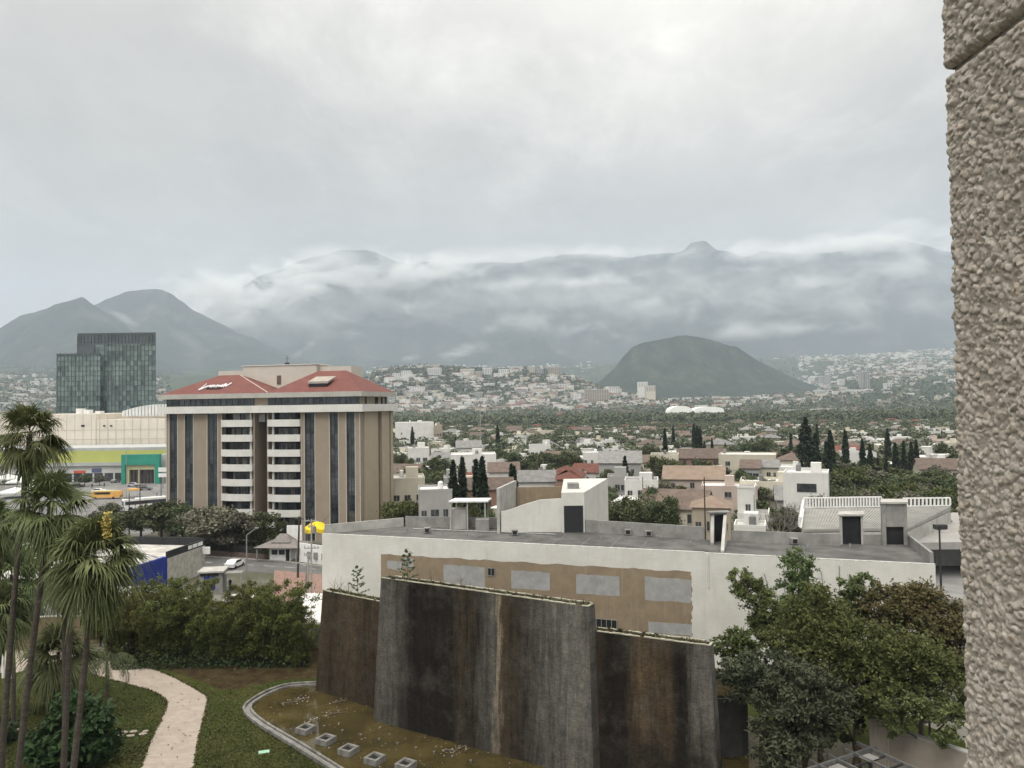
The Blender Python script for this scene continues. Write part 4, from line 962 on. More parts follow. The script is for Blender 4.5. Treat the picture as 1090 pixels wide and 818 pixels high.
# top: white band, strip windows, eave, two hipped roofs and the penthouse block
o_ = .9
hb('white_band', [(-o_-.5, HL+o_+.3, -o_-.35, HD+o_, ZT, ZT+1.55)], HW)
hb('top_storey', [(.5, HL-.9, .5, HD-.5, ZT+1.55, 30.4)], HT2)
hb('top_window_strip', [(-.1, u[425], .2, .5, ZT+1.56, 30.35), (u[480], u[828]-.2, .2, .5, ZT+1.56, 30.35)], HG)
fr = [(x, x+.07, .12, .198, ZT+1.56, 30.35) for x in [i*1.5 for i in range(30)] if not u[425]-.3 < x < u[480] and x < u[828]-.5]
fr += [(-.1, u[425], .08, .198, ZT+1.56, ZT+1.72), (u[480], u[828]-.2, .08, .198, ZT+1.56, ZT+1.72)]
hb('top_window_frame', fr, DSTEEL)
hb('side_window', [(HL-.9, HL-.82, y, y+.8, ZT+1.56, 30.3) for y in (4.4, 9.6, 10.4, 12.9, 15.1)], DARK)
hb('eave', [(-o_-.4, HL+o_-.1, -o_-.1, HD+o_-.2, 30.4, 31.45)], pm('eave_grey', (.40, .385, .35), (.33, .32, .29), .4, .8))
def hip(x0, x1, y0, y1, z0, z1, rx0, rx1, ry):
    m_ = MB(); m_.add([(x0,y0,z0),(x1,y0,z0),(x1,y1,z0),(x0,y1,z0),(rx0,ry,z1),(rx1,ry,z1)], [(0,1,5,4),(1,2,5),(2,3,4,5),(3,0,4),(3,2,1,0)]); return m_
v_ = hu(488, 0)
hip(-1.0, v_, -.8, HD+.5, 31.452, 35.9, hu(300, 8), hu(375, 8), 8).build('roof', ROOFR, hotel, world=False)
hip(v_+.02, HL+.6, -.8, HD+.5, 31.454, 36.3, hu(672, 8), hu(778, 8), 8).build('roof', ROOFR, hotel, world=False)
hg = MB() # pale hip cappings
for (x0, z0, x1, z1) in ((v_, 31.5, hu(375, 8), 35.95),): hg.tube([(x0, -.7, z0), (x1, 8, z1)], .12, 5)
hg.build('hip_capping', pm('hip_cap', (.5, .42, .36), (.4, .33, .28), 2., .8), hotel, world=False)
PH = pm('penthouse_render', (.52, .485, .43), (.46, .43, .38), .3, .8, streak=(.4, .37, .33))
hb('penthouse', [(hu(385, 9), hu(665, 9), 9.2, HD-1, 31.5, 37.9)], PH)
hb('penthouse', [(hu(292, 10), hu(385, 10)-.01, 10.2, HD-1, 31.5, 37.0)], PH)
hb('penthouse', [(hu(665, 10)+.01, hu(797, 10), 10.2, HD-1, 31.5, 37.4)], PH)
hb('penthouse_cap', [(hu(380, 9), hu(670, 9), 9.0, HD-.9, 37.9, 38.08)], HW)
hb('penthouse_door', [(hu(515, 9), hu(530, 9), 9.08, 9.19, 33.6, 35.6)], pm('door_brown', (.14, .10, .08), (.1, .07, .06), 1., .7))
m_ = MB(); x = hu(555, 12); m_.tube([(x, 12, 38.0), (x, 12, 40.3)], .06, 5); m_.box(x-.5, x+.5, 11.8, 12.2, 38.08, 38.7); m_.tube([(x-.6, 12, 39.6), (x+.6, 12, 39.6)], .05, 4)
m_.build('antenna', DSTEEL, hotel, world=False)
# skylight dormer on the right roof
xs_, xe = hu(640, 2), hu(716, 2)
m_ = MB(); zz = 33.3
m_.add([(xs_,1.2,zz),(xe,1.2,zz),(xe,3.6,zz+1.0),(xs_,3.6,zz+1.0),(xs_,1.2,zz+.45),(xe,1.2,zz+.45),(xe+.6,3.9,zz+1.6),(xs_+.6,3.9,zz+1.6)], [(3,2,1,0),(4,5,6,7),(0,1,5,4),(1,2,6,5),(2,3,7,6),(3,0,4,7)])
o = m_.build('roof_hood', pm('hood_beige', (.36, .33, .29), (.28, .25, .22), 1., .8), hotel, world=False)
m_ = MB(); m_.add([(xs_+.2,1.15,zz-.75),(xe-.2,1.15,zz-.75),(xe-.2,1.15,zz-.02),(xs_+.2,1.15,zz-.02),(xs_+.2,3,zz-.2),(xe-.2,3,zz-.2),(xe-.2,3,zz-.02),(xs_+.2,3,zz-.02)], [(0,1,2,3),(1,5,6,2),(4,0,3,7)]); m_.build('hood_opening', DARK, o, world=False)
# script sign on the left roof slope: a long V and a run of joined letters, white on dark backs
def roof_pt(cx_, cy_):
    uu = hu(cx_, 2); z = 31.5+(172-cy_)*.0656; y = -.8+(z-31.45)*8.8/4.45; return Vector((uu, y-.15, z+.12))
sgn = MB()
sgn.tube([roof_pt(231, 137), roof_pt(233, 160)], .09, 5)
sgn.tube([roof_pt(233, 160), roof_pt(250, 147)], .20, 5)
xs = [250, 256, 260, 265, 268, 273, 277, 282, 286, 291, 295, 300, 303, 308, 312, 316, 320, 326]
ys = [147, 144, 151, 143, 152, 143, 151, 143, 152, 144, 150, 142, 151, 138, 152, 142, 150, 137]
sgn.tube([roof_pt(x, y) for x, y in zip(xs, ys)], .16, 5)
sgn.tube([roof_pt(256, 148), roof_pt(322, 147)], .13, 5)
sgn.build('roof_lettering', pm('sign_white', (.78, .78, .78), (.7, .7, .7), 1., .5), hotel, world=False)
m_ = MB(); m_.tube([roof_pt(256, 156)+Vector((0,.1,-.1)), roof_pt(310, 156)+Vector((0,.1,-.1))], .16, 5)
for x in range(258, 318, 9): m_.tube([roof_pt(x, 149)+Vector((0,.1,0)), roof_pt(x-3, 157)+Vector((0,.1,-.1))], .08, 4)
m_.build('sign_frame', DARK, hotel, world=False)
# podium and canopy at its foot
hb('podium', [(-3, -.3, 1, HD, 0, 6.0)], HT)

# ------------------------------------------------------------------ glass tower
D_ = 600.0
gt = empty('glass_tower', (atY(64, 435, D_).x, D_, 0), 0, 'dark green glass office tower with a lower block on its left', 'building')
TG = glassmat('tower_glass', (0.035, 0.055, 0.052), (0.17, 0.23, 0.21), .045, .10, (.33, .33, .25))  # broad noise in the glass colour stands in for reflections
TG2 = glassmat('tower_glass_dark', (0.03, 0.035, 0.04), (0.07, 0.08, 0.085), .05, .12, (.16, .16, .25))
def tx(px): return atY(px, 400, D_).x
def tz(py, px=100): return atY(px, py, D_).z
xA, xB, xC, xD = tx(63), tx(109), tx(164.5), tx(81)
KK = (164.5-545)/800
def pbox(m_, x0, x1, y0, y1, z0, z1): m_.prism([(x0, y0), (x1, y0), (x1+KK*(y1-y0), y1), (x0+KK*(y1-y0), y1)], z0, z1)
m_ = MB(); pbox(m_, xD, xC, D_+2, D_+42, 0, tz(366)); m_.build('wall', TG, gt)
m_ = MB(); pbox(m_, xA, xB, D_-3, D_+36, 0, tz(377)); m_.build('wing', TG, gt)
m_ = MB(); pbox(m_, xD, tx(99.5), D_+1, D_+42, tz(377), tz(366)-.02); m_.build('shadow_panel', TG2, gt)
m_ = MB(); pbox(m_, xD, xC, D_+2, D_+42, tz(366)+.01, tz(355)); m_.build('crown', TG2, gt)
m_ = MB()
z = 4
while z < tz(366):
    m_.box(xB+.05, xC+.1, D_+1.7, D_+1.99, z, z+.45)
    if z < tz(379): m_.box(xA-.1, xB+.1, D_-3.3, D_-3.01, z, z+.45)
    z += 4.0
m_.build('floor_line', pm('tower_mullion', (.085, .105, .10), (.06, .075, .07), 1., .6), gt)
m_ = MB(); n = 26
for k in range(n+1):
    x = xA+(xC-xA)*k/n
    if x < xB: m_.box(x-.07, x+.07, D_-3.4, D_-3.02, 0, tz(377)+.8)
    else: m_.box(x-.07, x+.07, D_+1.6, D_+1.98, 0, tz(366))
for k in range(24):
    x = xD+(xC-xD)*k/23; m_.box(x-.15, x+.15, D_+1.5, D_+1.97, tz(366)+.3, tz(357))
m_.box(xD-.1, xC+.1, D_+1.6, D_+1.95, tz(356), tz(354.6)); m_.box(xD-.1, xC+.1, D_+1.6, D_+1.95, tz(366.5), tz(365.6)); m_.box(xA-.1, xB+.1, D_-3.5, D_-3.05, tz(378), tz(376.6))
m_.build('mullion', MATS['tower_mullion'], gt)

# ------------------------------------------------------------------ shopping centre
D_ = 330.0
ml = empty('shopping_centre', (-200, D_, 0), 0, 'long cream panelled shopping centre with a lime green lower band', 'building')
m_ = MB(); m_.box(atY(-60, 450, D_).x, atY(102, 435, D_).x, D_, D_+90, 0, atY(80, 441, D_).z); m_.build('wall', CREAM, ml)
m_ = MB(); m_.box(atY(102, 435, D_).x+.01, atY(230, 435, D_).x, D_+.3, D_+88, 0, atY(130, 446.5, D_).z); m_.build('wall', CREAM, ml)
m_ = MB()
for k in range(34):
    x = atY(-60, 450, D_).x+k*3.6; m_.box(x-.05, x+.05, D_-.06, D_-.003, 12, atY(80, 442, D_).z)
for py in (458, 468): m_.box(atY(-60, 450, D_).x, atY(230, 450, D_).x, D_-.07, D_-.004, atY(100, py, D_).z, atY(100, py, D_).z+.12)
m_.build('panel_joint', pm('joint_grey', (.36, .33, .28), (.3, .28, .24), 1., .9), ml)
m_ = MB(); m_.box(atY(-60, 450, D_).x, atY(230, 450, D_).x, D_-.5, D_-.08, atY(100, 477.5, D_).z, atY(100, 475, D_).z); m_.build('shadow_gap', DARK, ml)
for px, s in ((88, 1.0), (111, .8), (118.5, .8), (89.5, .6)):
    m_ = MB(); x = atY(px, 453, D_).x; z = atY(px, 453.5, D_).z; m_.box(x-s*.6, x+s*.6, D_-.2, D_-.08, z-.4*s, z+.4*s); m_.build('vent', DARK, ml)
# roof plant and curved white roof on top
zt = atY(80, 441, D_).z
m_ = MB(); x = atY(75, 437, D_).x; m_.cyl(x, D_+8, zt, zt+2.4, 2.0, 16); m_.box(x+2.4, x+5.0, D_+6, D_+9, zt, zt+1.8); m_.box(x+7.5, x+10, D_+6, D_+9, zt, zt+1.2); m_.build('roof_plant', WHITEP, ml)
m_ = MB(); x0, x1 = atY(130, 437, 345).x, atY(186, 437, 345).x; n = 16; zr = atY(130, 443, D_).z-.2
for i in range(n):
    x = x0+(x1-x0)*i/n; w_ = (x1-x0)/n; pts_ = [(x, zr), (x+w_-.25, zr)]
    za = zr+5.2*math.sin(math.pi*(.14+.5*i/n)); zb_ = zr+5.2*math.sin(math.pi*(.14+.5*(i+1)/n))
    m_.vprism([(x, zr), (x+w_-.3, zr), (x+w_-.3, zb_), (x, za)], 345, 400)
m_.build('vaulted_roof', pm('white_sheet_roof', (.58, .60, .60), (.48, .50, .50), .2, .5, stretch=(1, .1, 1)), ml)
# podium
D2 = 300.0
def px_x(px, D): return atY(px, 480, D).x
def px_z(px, py, D): return atY(px, py, D).z
m_ = MB(); m_.box(px_x(-60, D2), px_x(200, D2), D2, D_-.6, px_z(100, 492.5, D2), px_z(100, 480, D2)-.01); m_.build('green_band', pm('lime_paint', (.44, .46, .14), (.36, .385, .12), .06, .8, streak=(.40, .41, .2)), ml)
m_ = MB(); m_.box(px_x(-60, D2), px_x(200, D2), D2+.02, D_-.6, px_z(100, 480, D2), px_z(100, 477, D2)); m_.build('roof_strip', pm('podium_grey', (.40, .41, .40), (.33, .34, .33), .2, .8), ml)
m_ = MB(); m_.box(px_x(-60, D2), px_x(200, D2), D2-1, D2+.5, px_z(100, 496, D2), px_z(100, 492.6, D2)); m_.build('canopy', MATS['podium_grey'], ml)
m_ = MB(); m_.box(px_x(-60, D2), px_x(200, D2), D2, D2+.5, 0, px_z(100, 496.1, D2)); m_.build('storefront', pm('storefront_white', (.5, .5, .48), (.42, .42, .4), .2, .8), ml)
m_ = MB()
for k in range(22):
    x = px_x(-20, D2)+k*4.1; 
    if x > px_x(127, D2): break
    m_.box(x, x+3.4, D2-.06, D2-.003, .1, 3.4)
m_.build('shop_windows', GLASS, ml)
m_ = MB(); m_.box(px_x(79, D2), px_x(91, D2), D2-.3, D2-.02, px_z(80, 504, D2), px_z(80, 501.3, D2)); m_.build('sign_board', pm('red_sign', (.5, .10, .06), (.42, .08, .05), 1., .6), ml)
m_ = MB(); m_.box(px_x(98, D2), px_x(108, D2), D2-.3, D2-.02, px_z(100, 503, D2), px_z(100, 499, D2)); m_.build('sign_board', pm('navy_sign', (.10, .12, .20), (.08, .09, .16), 1., .6), ml)
# green portal
D3 = 288.0
gp = empty('entrance_portal', (px_x(129, D3), D3, 0), 0, 'big green entrance portal of the shopping centre with a glazed opening', 'entrance portal')
GRN = pm('teal_green', (.035, .24, .175), (.03, .20, .15), .3, .6); CRE2 = pm('yellow_cream', (.52, .50, .30), (.45, .43, .26), .4, .7)
xa, xb_ = px_x(129, D3), px_x(169.5, D3); zt = px_z(150, 484, D3)
m_ = MB(); m_.box(xa, xb_, D3, D3+1.8, px_z(150, 495.2, D3), zt); m_.box(xa, px_x(133, D3), D3, D3+1.8, 0, px_z(150, 495.3, D3)); m_.box(px_x(164.5, D3), xb_, D3, D3+1.8, 0, px_z(150, 495.3, D3)); m_.build('frame', GRN, gp)
m_ = MB(); m_.box(px_x(133, D3)+.02, px_x(164.5, D3)-.02, D3+1, D3+2, px_z(150, 500.3, D3), px_z(150, 495.3, D3)); m_.box(px_x(133, D3)+.02, px_x(136, D3), D3+1, D3+2, 0, px_z(150, 500.4, D3)); m_.box(px_x(162.8, D3), px_x(164.5, D3)-.02, D3+1, D3+2, 0, px_z(150, 500.4, D3)); m_.build('inner_frame', CRE2, gp)
m_ = MB(); m_.box(px_x(136, D3), px_x(162.8, D3), D3+2.2, D3+2.4, 0, px_z(150, 500.4, D3)); w = m_.build('glazing', GLASS, gp)
m_ = MB()
for k in range(8): x = px_x(136, D3)+k*1.32; m_.box(x-.06, x+.06, D3+2.0, D3+2.19, 0, px_z(150, 500.5, D3))
m_.build('frame', pm('door_bronze', (.25, .17, .12), (.2, .14, .1), 1., .5), w)
m_ = MB(); x = px_x(147, D3); m_.box(x-.15, x+.15, D3+.6, D3+.9, 0, px_z(150, 499.5, D3)); m_.build('column', CRE2, gp)
sg = empty('pylon_sign', (px_x(172, 270), 270, 0), 0, 'white double panel sign on a post beside the green portal', 'sign')
for z0, z1 in ((5.0, 6.3), (6.9, 8.4)): m_ = MB(); m_.box(px_x(168.5, 270), px_x(177, 270), 270, 270.4, z0-.9, z1-.9); m_.build('panel', WHITEP, sg)
m_ = MB(); x = px_x(173, 270); m_.box(x-.15, x+.15, 270.05, 270.35, 0, 7); m_.build('post', STEEL, sg)
# cinema-like side block right of the portal
bk = empty('annex_building', (px_x(170, 292), 292, 0), 0, 'small grey annex between the green portal and the hotel', 'building')
m_ = MB(); m_.box(px_x(170.5, 292), px_x(190, 292), 292, 299.5, 0, px_z(170, 484, 292)); m_.build('wall', MATS['podium_grey'], bk)

# ------------------------------------------------------------------ things in the car park
def car(x, y, rz, colr, label):
    nm = 'car_paint_%s' % colr
    if nm not in MATS:
        cc_ = {'white': (.7,.7,.7), 'silver': (.42,.43,.44), 'red': (.35,.03,.03), 'black': (.03,.03,.035), 'grey': (.16,.165,.17), 'blue': (.05,.08,.2)}[colr]
        pm(nm, cc_, tuple(v*.93 for v in cc_), .5, .25, spec=.5)
    o = empty('parked_car', (x, y, 0), rz, label, 'car', 'cars parked by the shopping centre')
    pr_ = [(-2.15,.35),(2.15,.32),(2.2,.75),(1.95,.92),(1.0,1.0),(.45,1.42),(-1.0,1.45),(-1.75,1.02),(-2.2,.95)]
    MB().vprism(pr_, -.85, .85).build('body', MATS[nm], o, world=False)
    MB().vprism([(.92,1.0),(.42,1.36),(-.96,1.38),(-1.6,1.02)], -.87, .87).build('window', GLASS, o, world=False)
    for wx in (-1.35, 1.35):
        for s in (-.8, .8):
            MB().tube([(wx, s-.1, .32), (wx, s+.1, .32)], .32, 12).build('wheel', DARK, o, world=False)
    for s in (-.6, .6): MB().box(2.17, 2.22, s-.15, s+.15, .62, .74).build('headlight', WHITEP, o, world=False)
cars = [(123, 514, 'grey', 1.5, 'dark grey car parked before the shops left of the green portal'), (163.5, 512.5, 'white', .1, 'white car crossing in front of the green portal'),
 (30, 520, 'white', .3, 'white car between the palm crowns in the car park'), (48, 518, 'silver', .2, 'silver car near the shop fronts at left'), (58, 521, 'white', .4, 'white car beside the silver car behind the palms'),
 (112, 556, 'grey', .5, 'grey car among the bare shrubs below the orange trailer'), (148, 553, 'white', .2, 'white car at the edge of the dark trees by the hotel'), (121, 529.5, 'black', .2, 'black car right of the orange trailer'), (134, 549, 'silver', .3, 'silver car below the white bus'),
 (186, 563, 'silver', -.2, 'silver car under the trees before the hotel'), (175, 561, 'black', -.2, 'black car under the trees before the hotel'), (70, 526, 'red', .1, 'red car half hidden by the palm crown')]
for px, py, c_, rz, lab in cars:
    q = atZ(px, py, 0); car(q.x, q.y, rz, c_, lab)
# orange trailer stall and the smaller awning beside it
q = atZ(96, 532, 0)
tr_ = empty('food_trailer', (q.x, q.y, 0), .03, 'long orange food trailer with a dark serving hatch in the car park', 'food trailer')
OR_ = pm('orange_paint', (.62, .35, .10), (.52, .29, .09), .5, .6)
MB().vprism([(0,.5),(9,.5),(9.3,1.2),(8.9,2.5),(.6,2.5),(-.3,1.2)], 0, 2.4).build('body', OR_, tr_, world=False)
MB().box(1.2, 6.2, -.04, -.003, 1.55, 2.25).build('hatch', DARK, tr_, world=False)
MB().box(.8, 7.5, .2, 2.2, 2.5, 2.72).build('roof', CRE2, tr_, world=False)
for x in (1.5, 7.2): MB().tube([(x, -.02, .4), (x, .25, .4)], .4, 12).build('wheel', DARK, tr_, world=False)
q = atZ(134, 530, 0)
aw = empty('market_stall', (q.x, q.y, 0), .05, 'orange striped stall awning right of the orange trailer', 'stall')
MB().vprism([(0,2.2),(3.6,2.2),(3.4,2.7),(.2,2.7)], 0, 2.5).build('awning', OR_, aw, world=False)
for x in (.1, 3.5):
    for y in (.1, 2.3): MB().box(x-.05, x+.05, y-.05, y+.05, 0, 2.2).build('post', STEEL, aw, world=False)
# white bus
q = atZ(132, 544, 0); q2 = atZ(159, 538.5, 0); L = 11.5; rz = R(38)
bs = empty('white_bus', (q.x, q.y, 0), rz, 'white bus with dark windows parked beside the utility poles', 'bus')
MB().vprism([(0,.4),(L,.4),(L,2.9),(L-.3,3.1),(.2,3.1),(-.1,2.7)], 0, 2.4).build('body', WHITEP, bs, world=False)
MB().box(.3, L-.4, -.03, -.003, 1.5, 2.5).build('window', GLASS, bs, world=False)
MB().box(-.14, -.05, .15, 2.25, 1.3, 2.6).build('windscreen', GLASS, bs, world=False)
for x in (1.8, 8.6):
    for y in (-.02, 2.2): MB().tube([(x, y, .45), (x, y+.25, .45)], .45, 12).build('wheel', DARK, bs, world=False)
# pale tents at the left edge
for k, (px, py, w_, h_) in enumerate([(8, 516, 8, 3.6), (22, 519, 7, 3.3), (38, 512, 6, 3.2), (16, 530, 9, 3.0)]):
    q = atZ(px, py, 0); o = empty('market_tent', (q.x, q.y, 0), .1*k, ['white peaked tent at the far left edge of the car park', 'white peaked tent right of the one at the left edge', 'small white tent beside the first palm trunk', 'wide white tent nearest the garden at left'][k], 'tent', 'white tents in the car park')
    m_ = MB(); s = w_/2; m_.add([(-s,-s,h_*.7),(s,-s,h_*.7),(s,s,h_*.7),(-s,s,h_*.7),(0,0,h_*1.15),(-s,-s,h_*.55),(s,-s,h_*.55),(s,s,h_*.55),(-s,s,h_*.55)], [(0,1,4),(1,2,4),(2,3,4),(3,0,4),(5,6,1,0),(6,7,2,1),(7,8,3,2),(8,5,0,3)]); m_.build('canopy', WHITEP, o, world=False)
    for x in (-s+.1, s-.1):
        for y in (-s+.1, s-.1): MB().box(x-.04, x+.04, y-.04, y+.04, 0, h_*.6).build('leg', STEEL, o, world=False)
# red and white kiosk behind palms
q = atZ(28, 508, 0); o = empty('kiosk', (q.x, q.y, 0), 0, 'white kiosk with a red stripe behind the left palm', 'kiosk')
MB().box(0, 8, 0, 3, 0, 3.4).build('wall', WHITEP, o, world=False); MB().box(-.05, 8.05, -.2, -.003, 2.4, 3.0).build('stripe', MATS['red_sign'], o, world=False); MB().box(-.3, 8.3, -.4, 3.3, 3.4, 3.6).build('roof', WHITEP, o, world=False)

# ------------------------------------------------------------------ poles
def utility_pole(px, pyt, pyb, label, mat, arms=((.9, 1.2),), name='utility_pole', r=.14, lean=0):
    q = atZ(px, pyb, 0); top = atY(px+lean, pyt, q.y); o = empty(name, (q.x, q.y, 0), 0, label, 'pole')
    d = top-q; MB().tube([(0,0,0), tuple(d)], [r, r*.7], 8).build('pole', mat, o, world=False)
    for f_, w_ in arms:
        p = d*f_; m_ = MB(); m_.box(p.x-w_, p.x+w_, p.y-.07, p.y+.07, p.z-.08, p.z+.08); m_.build('crossarm', mat, o, world=False)
        m_ = MB()
        for s in (-.9, -.45, .45, .9): m_.cyl(p.x+s*w_, p.y, p.z+.08, p.z+.36, .06, 6)
        m_.build('insulator', CONC, o, world=False)
    return o, d
CPOLE = pm('concrete_pole', (.36, .355, .34), (.27, .265, .25), 1., .85)
utility_pole(137.5, 526, 574, 'dark wooden utility pole beside the white bus', WOODP)
utility_pole(149, 515.5, 556, 'dark utility pole with crossarm standing behind the white bus', WOODP, ((.97, 1.6), (.9, 1.0)))
utility_pole(171.5, 508, 532, 'thin dark pole left of the hotel corner', WOODP, ())
utility_pole(317, 550, 615, 'leaning dark wooden utility pole before the yellow canopy', WOODP, ((.96, .8),), r=.2, lean=1.5)
o, d = utility_pole(331.5, 553, 634, 'concrete pole with tangled crossarms at the white building corner', CPOLE, ((.98, 1.0), (.9, .5), (.62, 1.1)), r=.16)
m_ = MB(); p = d*.86; m_.cyl(p.x+.45, p.y, p.z-.5, p.z+.5, .28, 10); m_.build('transformer', CONC, o, world=False)
utility_pole(354.5, 538, 575, 'concrete pole with a crossarm in front of the hotel right corner', CPOLE, ((.97, .8), (.80, .6)), r=.15)
utility_pole(328, 590, 634, 'short concrete pole left of the tangled pole', CPOLE, ((.97, .6),))
def arm_lamp(px, pyt, pyb, armx, army, label):
    q = atZ(px, pyb, 0); top = atY(px, pyt, q.y); d = top-q; o = empty('street_lamp', (q.x, q.y, 0), 0, label, 'street lamp')
    MB().tube([(0,0,0), tuple(d)], [.13, .09], 8).build('pole', STEEL, o, world=False)
    MB().tube([tuple(d), (d.x+armx, 0, d.z+army)], [.07, .05], 6).build('arm', STEEL, o, world=False)
    MB().box(min(d.x+armx*.85, d.x+armx*1.25), max(d.x+armx*.85, d.x+armx*1.25), -.15, .15, d.z+army-.1, d.z+army+.1).build('lamp_head', STEEL, o, world=False)
arm_lamp(262.5, 570, 616, 1.6, 1.2, 'pale street lamp with a slanting arm beside the road before the hotel')
arm_lamp(326, 603, 640, -1.1, .5, 'short street lamp with its arm to the left by the white tin roof')
arm_lamp(134.5, 479, 516, .6, .2, 'tall white lamp mast in front of the green portal')
arm_lamp(147.2, 499, 520, .5, .2, 'short white lamp mast before the portal glazing')

# ------------------------------------------------------------------ blue walled low building
bz = 5.0
B0 = Vector((-53.2, 130)); B1 = Vector((-54.6, 119)); B2_ = Vector((-59.6, 91.5))
bl = empty('blue_building', (-59.6, 91.5, 0), 0, 'low commercial building with blue walls, white roof and black parapet', 'building')
STONE = pm('pale_stone', (.44, .425, .39), (.30, .285, .255), 1.2, .9, streak=(.16, .15, .135), bmp=.03)
BLUE = pm('blue_paint', (.018, .035, .22), (.014, .027, .17), .4, .6)
BLK = pm('black_parapet', (.03, .03, .032), (.02, .02, .022), .5, .7)
WR = pm('white_roof_coating', (.52, .505, .475), (.30, .285, .26), .5, .85)
m_ = MB(); m_.prism([tuple(B1), tuple(B0), (-95, 137), (-95, 122)], 0, bz-.3); m_.build('wall', STONE, bl)
m_ = MB(); m_.prism([tuple(B2_), tuple(B1-Vector((.01, .02))), (-95, 121.98), (-95, 96)], 0, bz); m_.build('wall', BLUE, bl)
m_ = MB(); m_.prism([(-60, 92.2), (-55.2, 118.6), (-94.6, 121.6), (-94.6, 96.4)], bz, bz+.03); m_.prism([(-55, 119.3), (-53.6, 129.6), (-94.6, 136.6), (-94.6, 122.3)], bz-.3, bz-.27); m_.build('roof', WR, bl)
m_ = MB(); m_.wall(B1, B0, .3, bz-.3, bz+.75, 1); m_.build('parapet', BLK, bl)
m_ = MB(); m_.wall(B0+Vector((-.35, .1)), (-95, 137), .3, bz-.3, bz+1.0, 1); m_.build('parapet', BLK, bl)
m_ = MB()
for k, (t0, w_) in enumerate(((.52, .10), (.64, .12), (.78, .14))):
    a_ = B1.lerp(B0, t0); b_ = B1.lerp(B0, t0+w_); m_.wall(a_+Vector((.06, 0)), b_+Vector((.06, 0)), .04, bz-.05, bz+.55, -1)
m_.build('sign_letters', WHITEP, bl)
m_ = MB(); a_ = B0+Vector((.1, -1.2)); m_.box(a_.x, a_.x+1.2, a_.y, a_.y+.3, bz-1.6, bz-.4); m_.build('sign_board', WHITEP, bl)
add_courses(STONE, .6, .3, .6)
for y in (96, 103): m_ = MB(); m_.box(-59.0+.18*(y-96), -58.4+.18*(y-96), y, y+2.6, 2.4, 4.2); m_.build('window', GLASS, bl)
m_ = MB(); m_.box(-58.2, -56.6, 93.5, 95.6, 2.8, 4.6); m_.build('cabin', CONCL, bl)
# grey ticket booth by the kerb
q = atZ(226, 632, 0); o = empty('ticket_booth', (q.x, q.y, 0), R(8), 'small grey booth with blue panels beside the blue building', 'booth')
MB().box(-1.9, 1.5, 0, 3, 0, 3.2).build('wall', CONC, o, world=False); MB().box(-2.1, 1.8, -.5, 3.2, 3.2, 3.45).build('roof', CONCL, o, world=False)
MB().box(-1.2, 0.4, -.08, -.003, .6, 2.6).build('panel', BLUE, o, world=False); MB().box(-1.7, .9, -.2, -.01, 2.7, 3.1).build('fascia', DARK, o, world=False)
m_ = MB(); m_.box(1.8, 4.4, -.2, 1.6, 2.9, 3.0); m_.build('awning', CONC, o, world=False)
for x in (2.2, 4.2): MB().box(x-.06, x+.06, -.1, .02, 0, 2.9).build('post', STEEL, o, world=False)
# guard house with hipped straw roof, white wall, railing hedge
q = atZ(287, 597, 0); gh = empty('guard_house', (q.x, q.y, 0), -.1, 'small white guard house with a grey hipped shingle roof by the road', 'guard house')
MB().box(0, 4.0, 0, 3.5, 0, 2.6).build('wall', WHITEP, gh, world=False)
for x0, x1 in ((.4, 1.5), (1.8, 2.9)): MB().box(x0, x1, -.05, -.003, 1.1, 2.0).build('window', GLASS, gh, world=False)
MB().box(3.1, 3.8, -.05, -.003, 0, 2.1).build('door', DARK, gh, world=False)
THA = pm('grey_shingle', (.22, .20, .185), (.13, .12, .11), 3., .95)
hip(-2.4, 6.0, -1.6, 5.0, 2.6, 3.6, .3, 3.7, 1.7).build('roof', THA, gh, world=False)
hip(.1, 3.9, .1, 3.4, 3.3, 4.7, 1.3, 2.7, 1.7).build('roof', THA, gh, world=False)
for x in (-1.9, 5.5): MB().box(x-.1, x+.1, -1.2, -1.0, 0, 2.6).build('post', CONC, gh, world=False)
q = atZ(293.5, 595, 0); o = link('white_panel_wall', MB().box(0, 2.9, 0, .25, 0, 5.6).mesh('white_panel_wall', WHITEP), None, (q.x+1.0, q.y+3.6, 0)); tag(o, 'tall white blank wall panel directly behind the guard house', 'wall')
q = atZ(314, 594, 0); yc = empty('canopy', (q.x+1.5, q.y+10, 0), .1, 'bright yellow peaked canopy beneath the hotel balconies', 'canopy')
YEL = pm('yellow_fabric', (.78, .58, .03), (.66, .48, .03), 1., .6)
m_ = MB(); s = 2.3
ring = [(math.cos(a_)*s, math.sin(a_)*s*.8, 3.9+.25*math.cos(a_*4)) for a_ in [k*math.pi/6 for k in range(12)]]; ring2 = [(x*.5, y*.5, 4.9+.1*math.cos(k)) for k, (x, y, z) in enumerate(ring)]
m_.add(ring+ring2+[(0, 0, 5.25)]+[(x*1.02, y*1.02, z-.7) for x, y, z in ring], [(i, (i+1) % 12, 12+(i+1) % 12, 12+i) for i in range(12)]+[(12+i, 12+(i+1) % 12, 24) for i in range(12)]+[(25+i, 25+(i+1) % 12, (i+1) % 12, i) for i in range(12)])
m_.build('cover', YEL, yc, world=False)
for x, y in ((-1.7,-1.2),(1.7,-1.2),(-1.7,1.2),(1.7,1.2)): MB().box(x-.06, x+.06, y-.06, y+.06, 0, 3.9).build('leg', STEEL, yc, world=False)
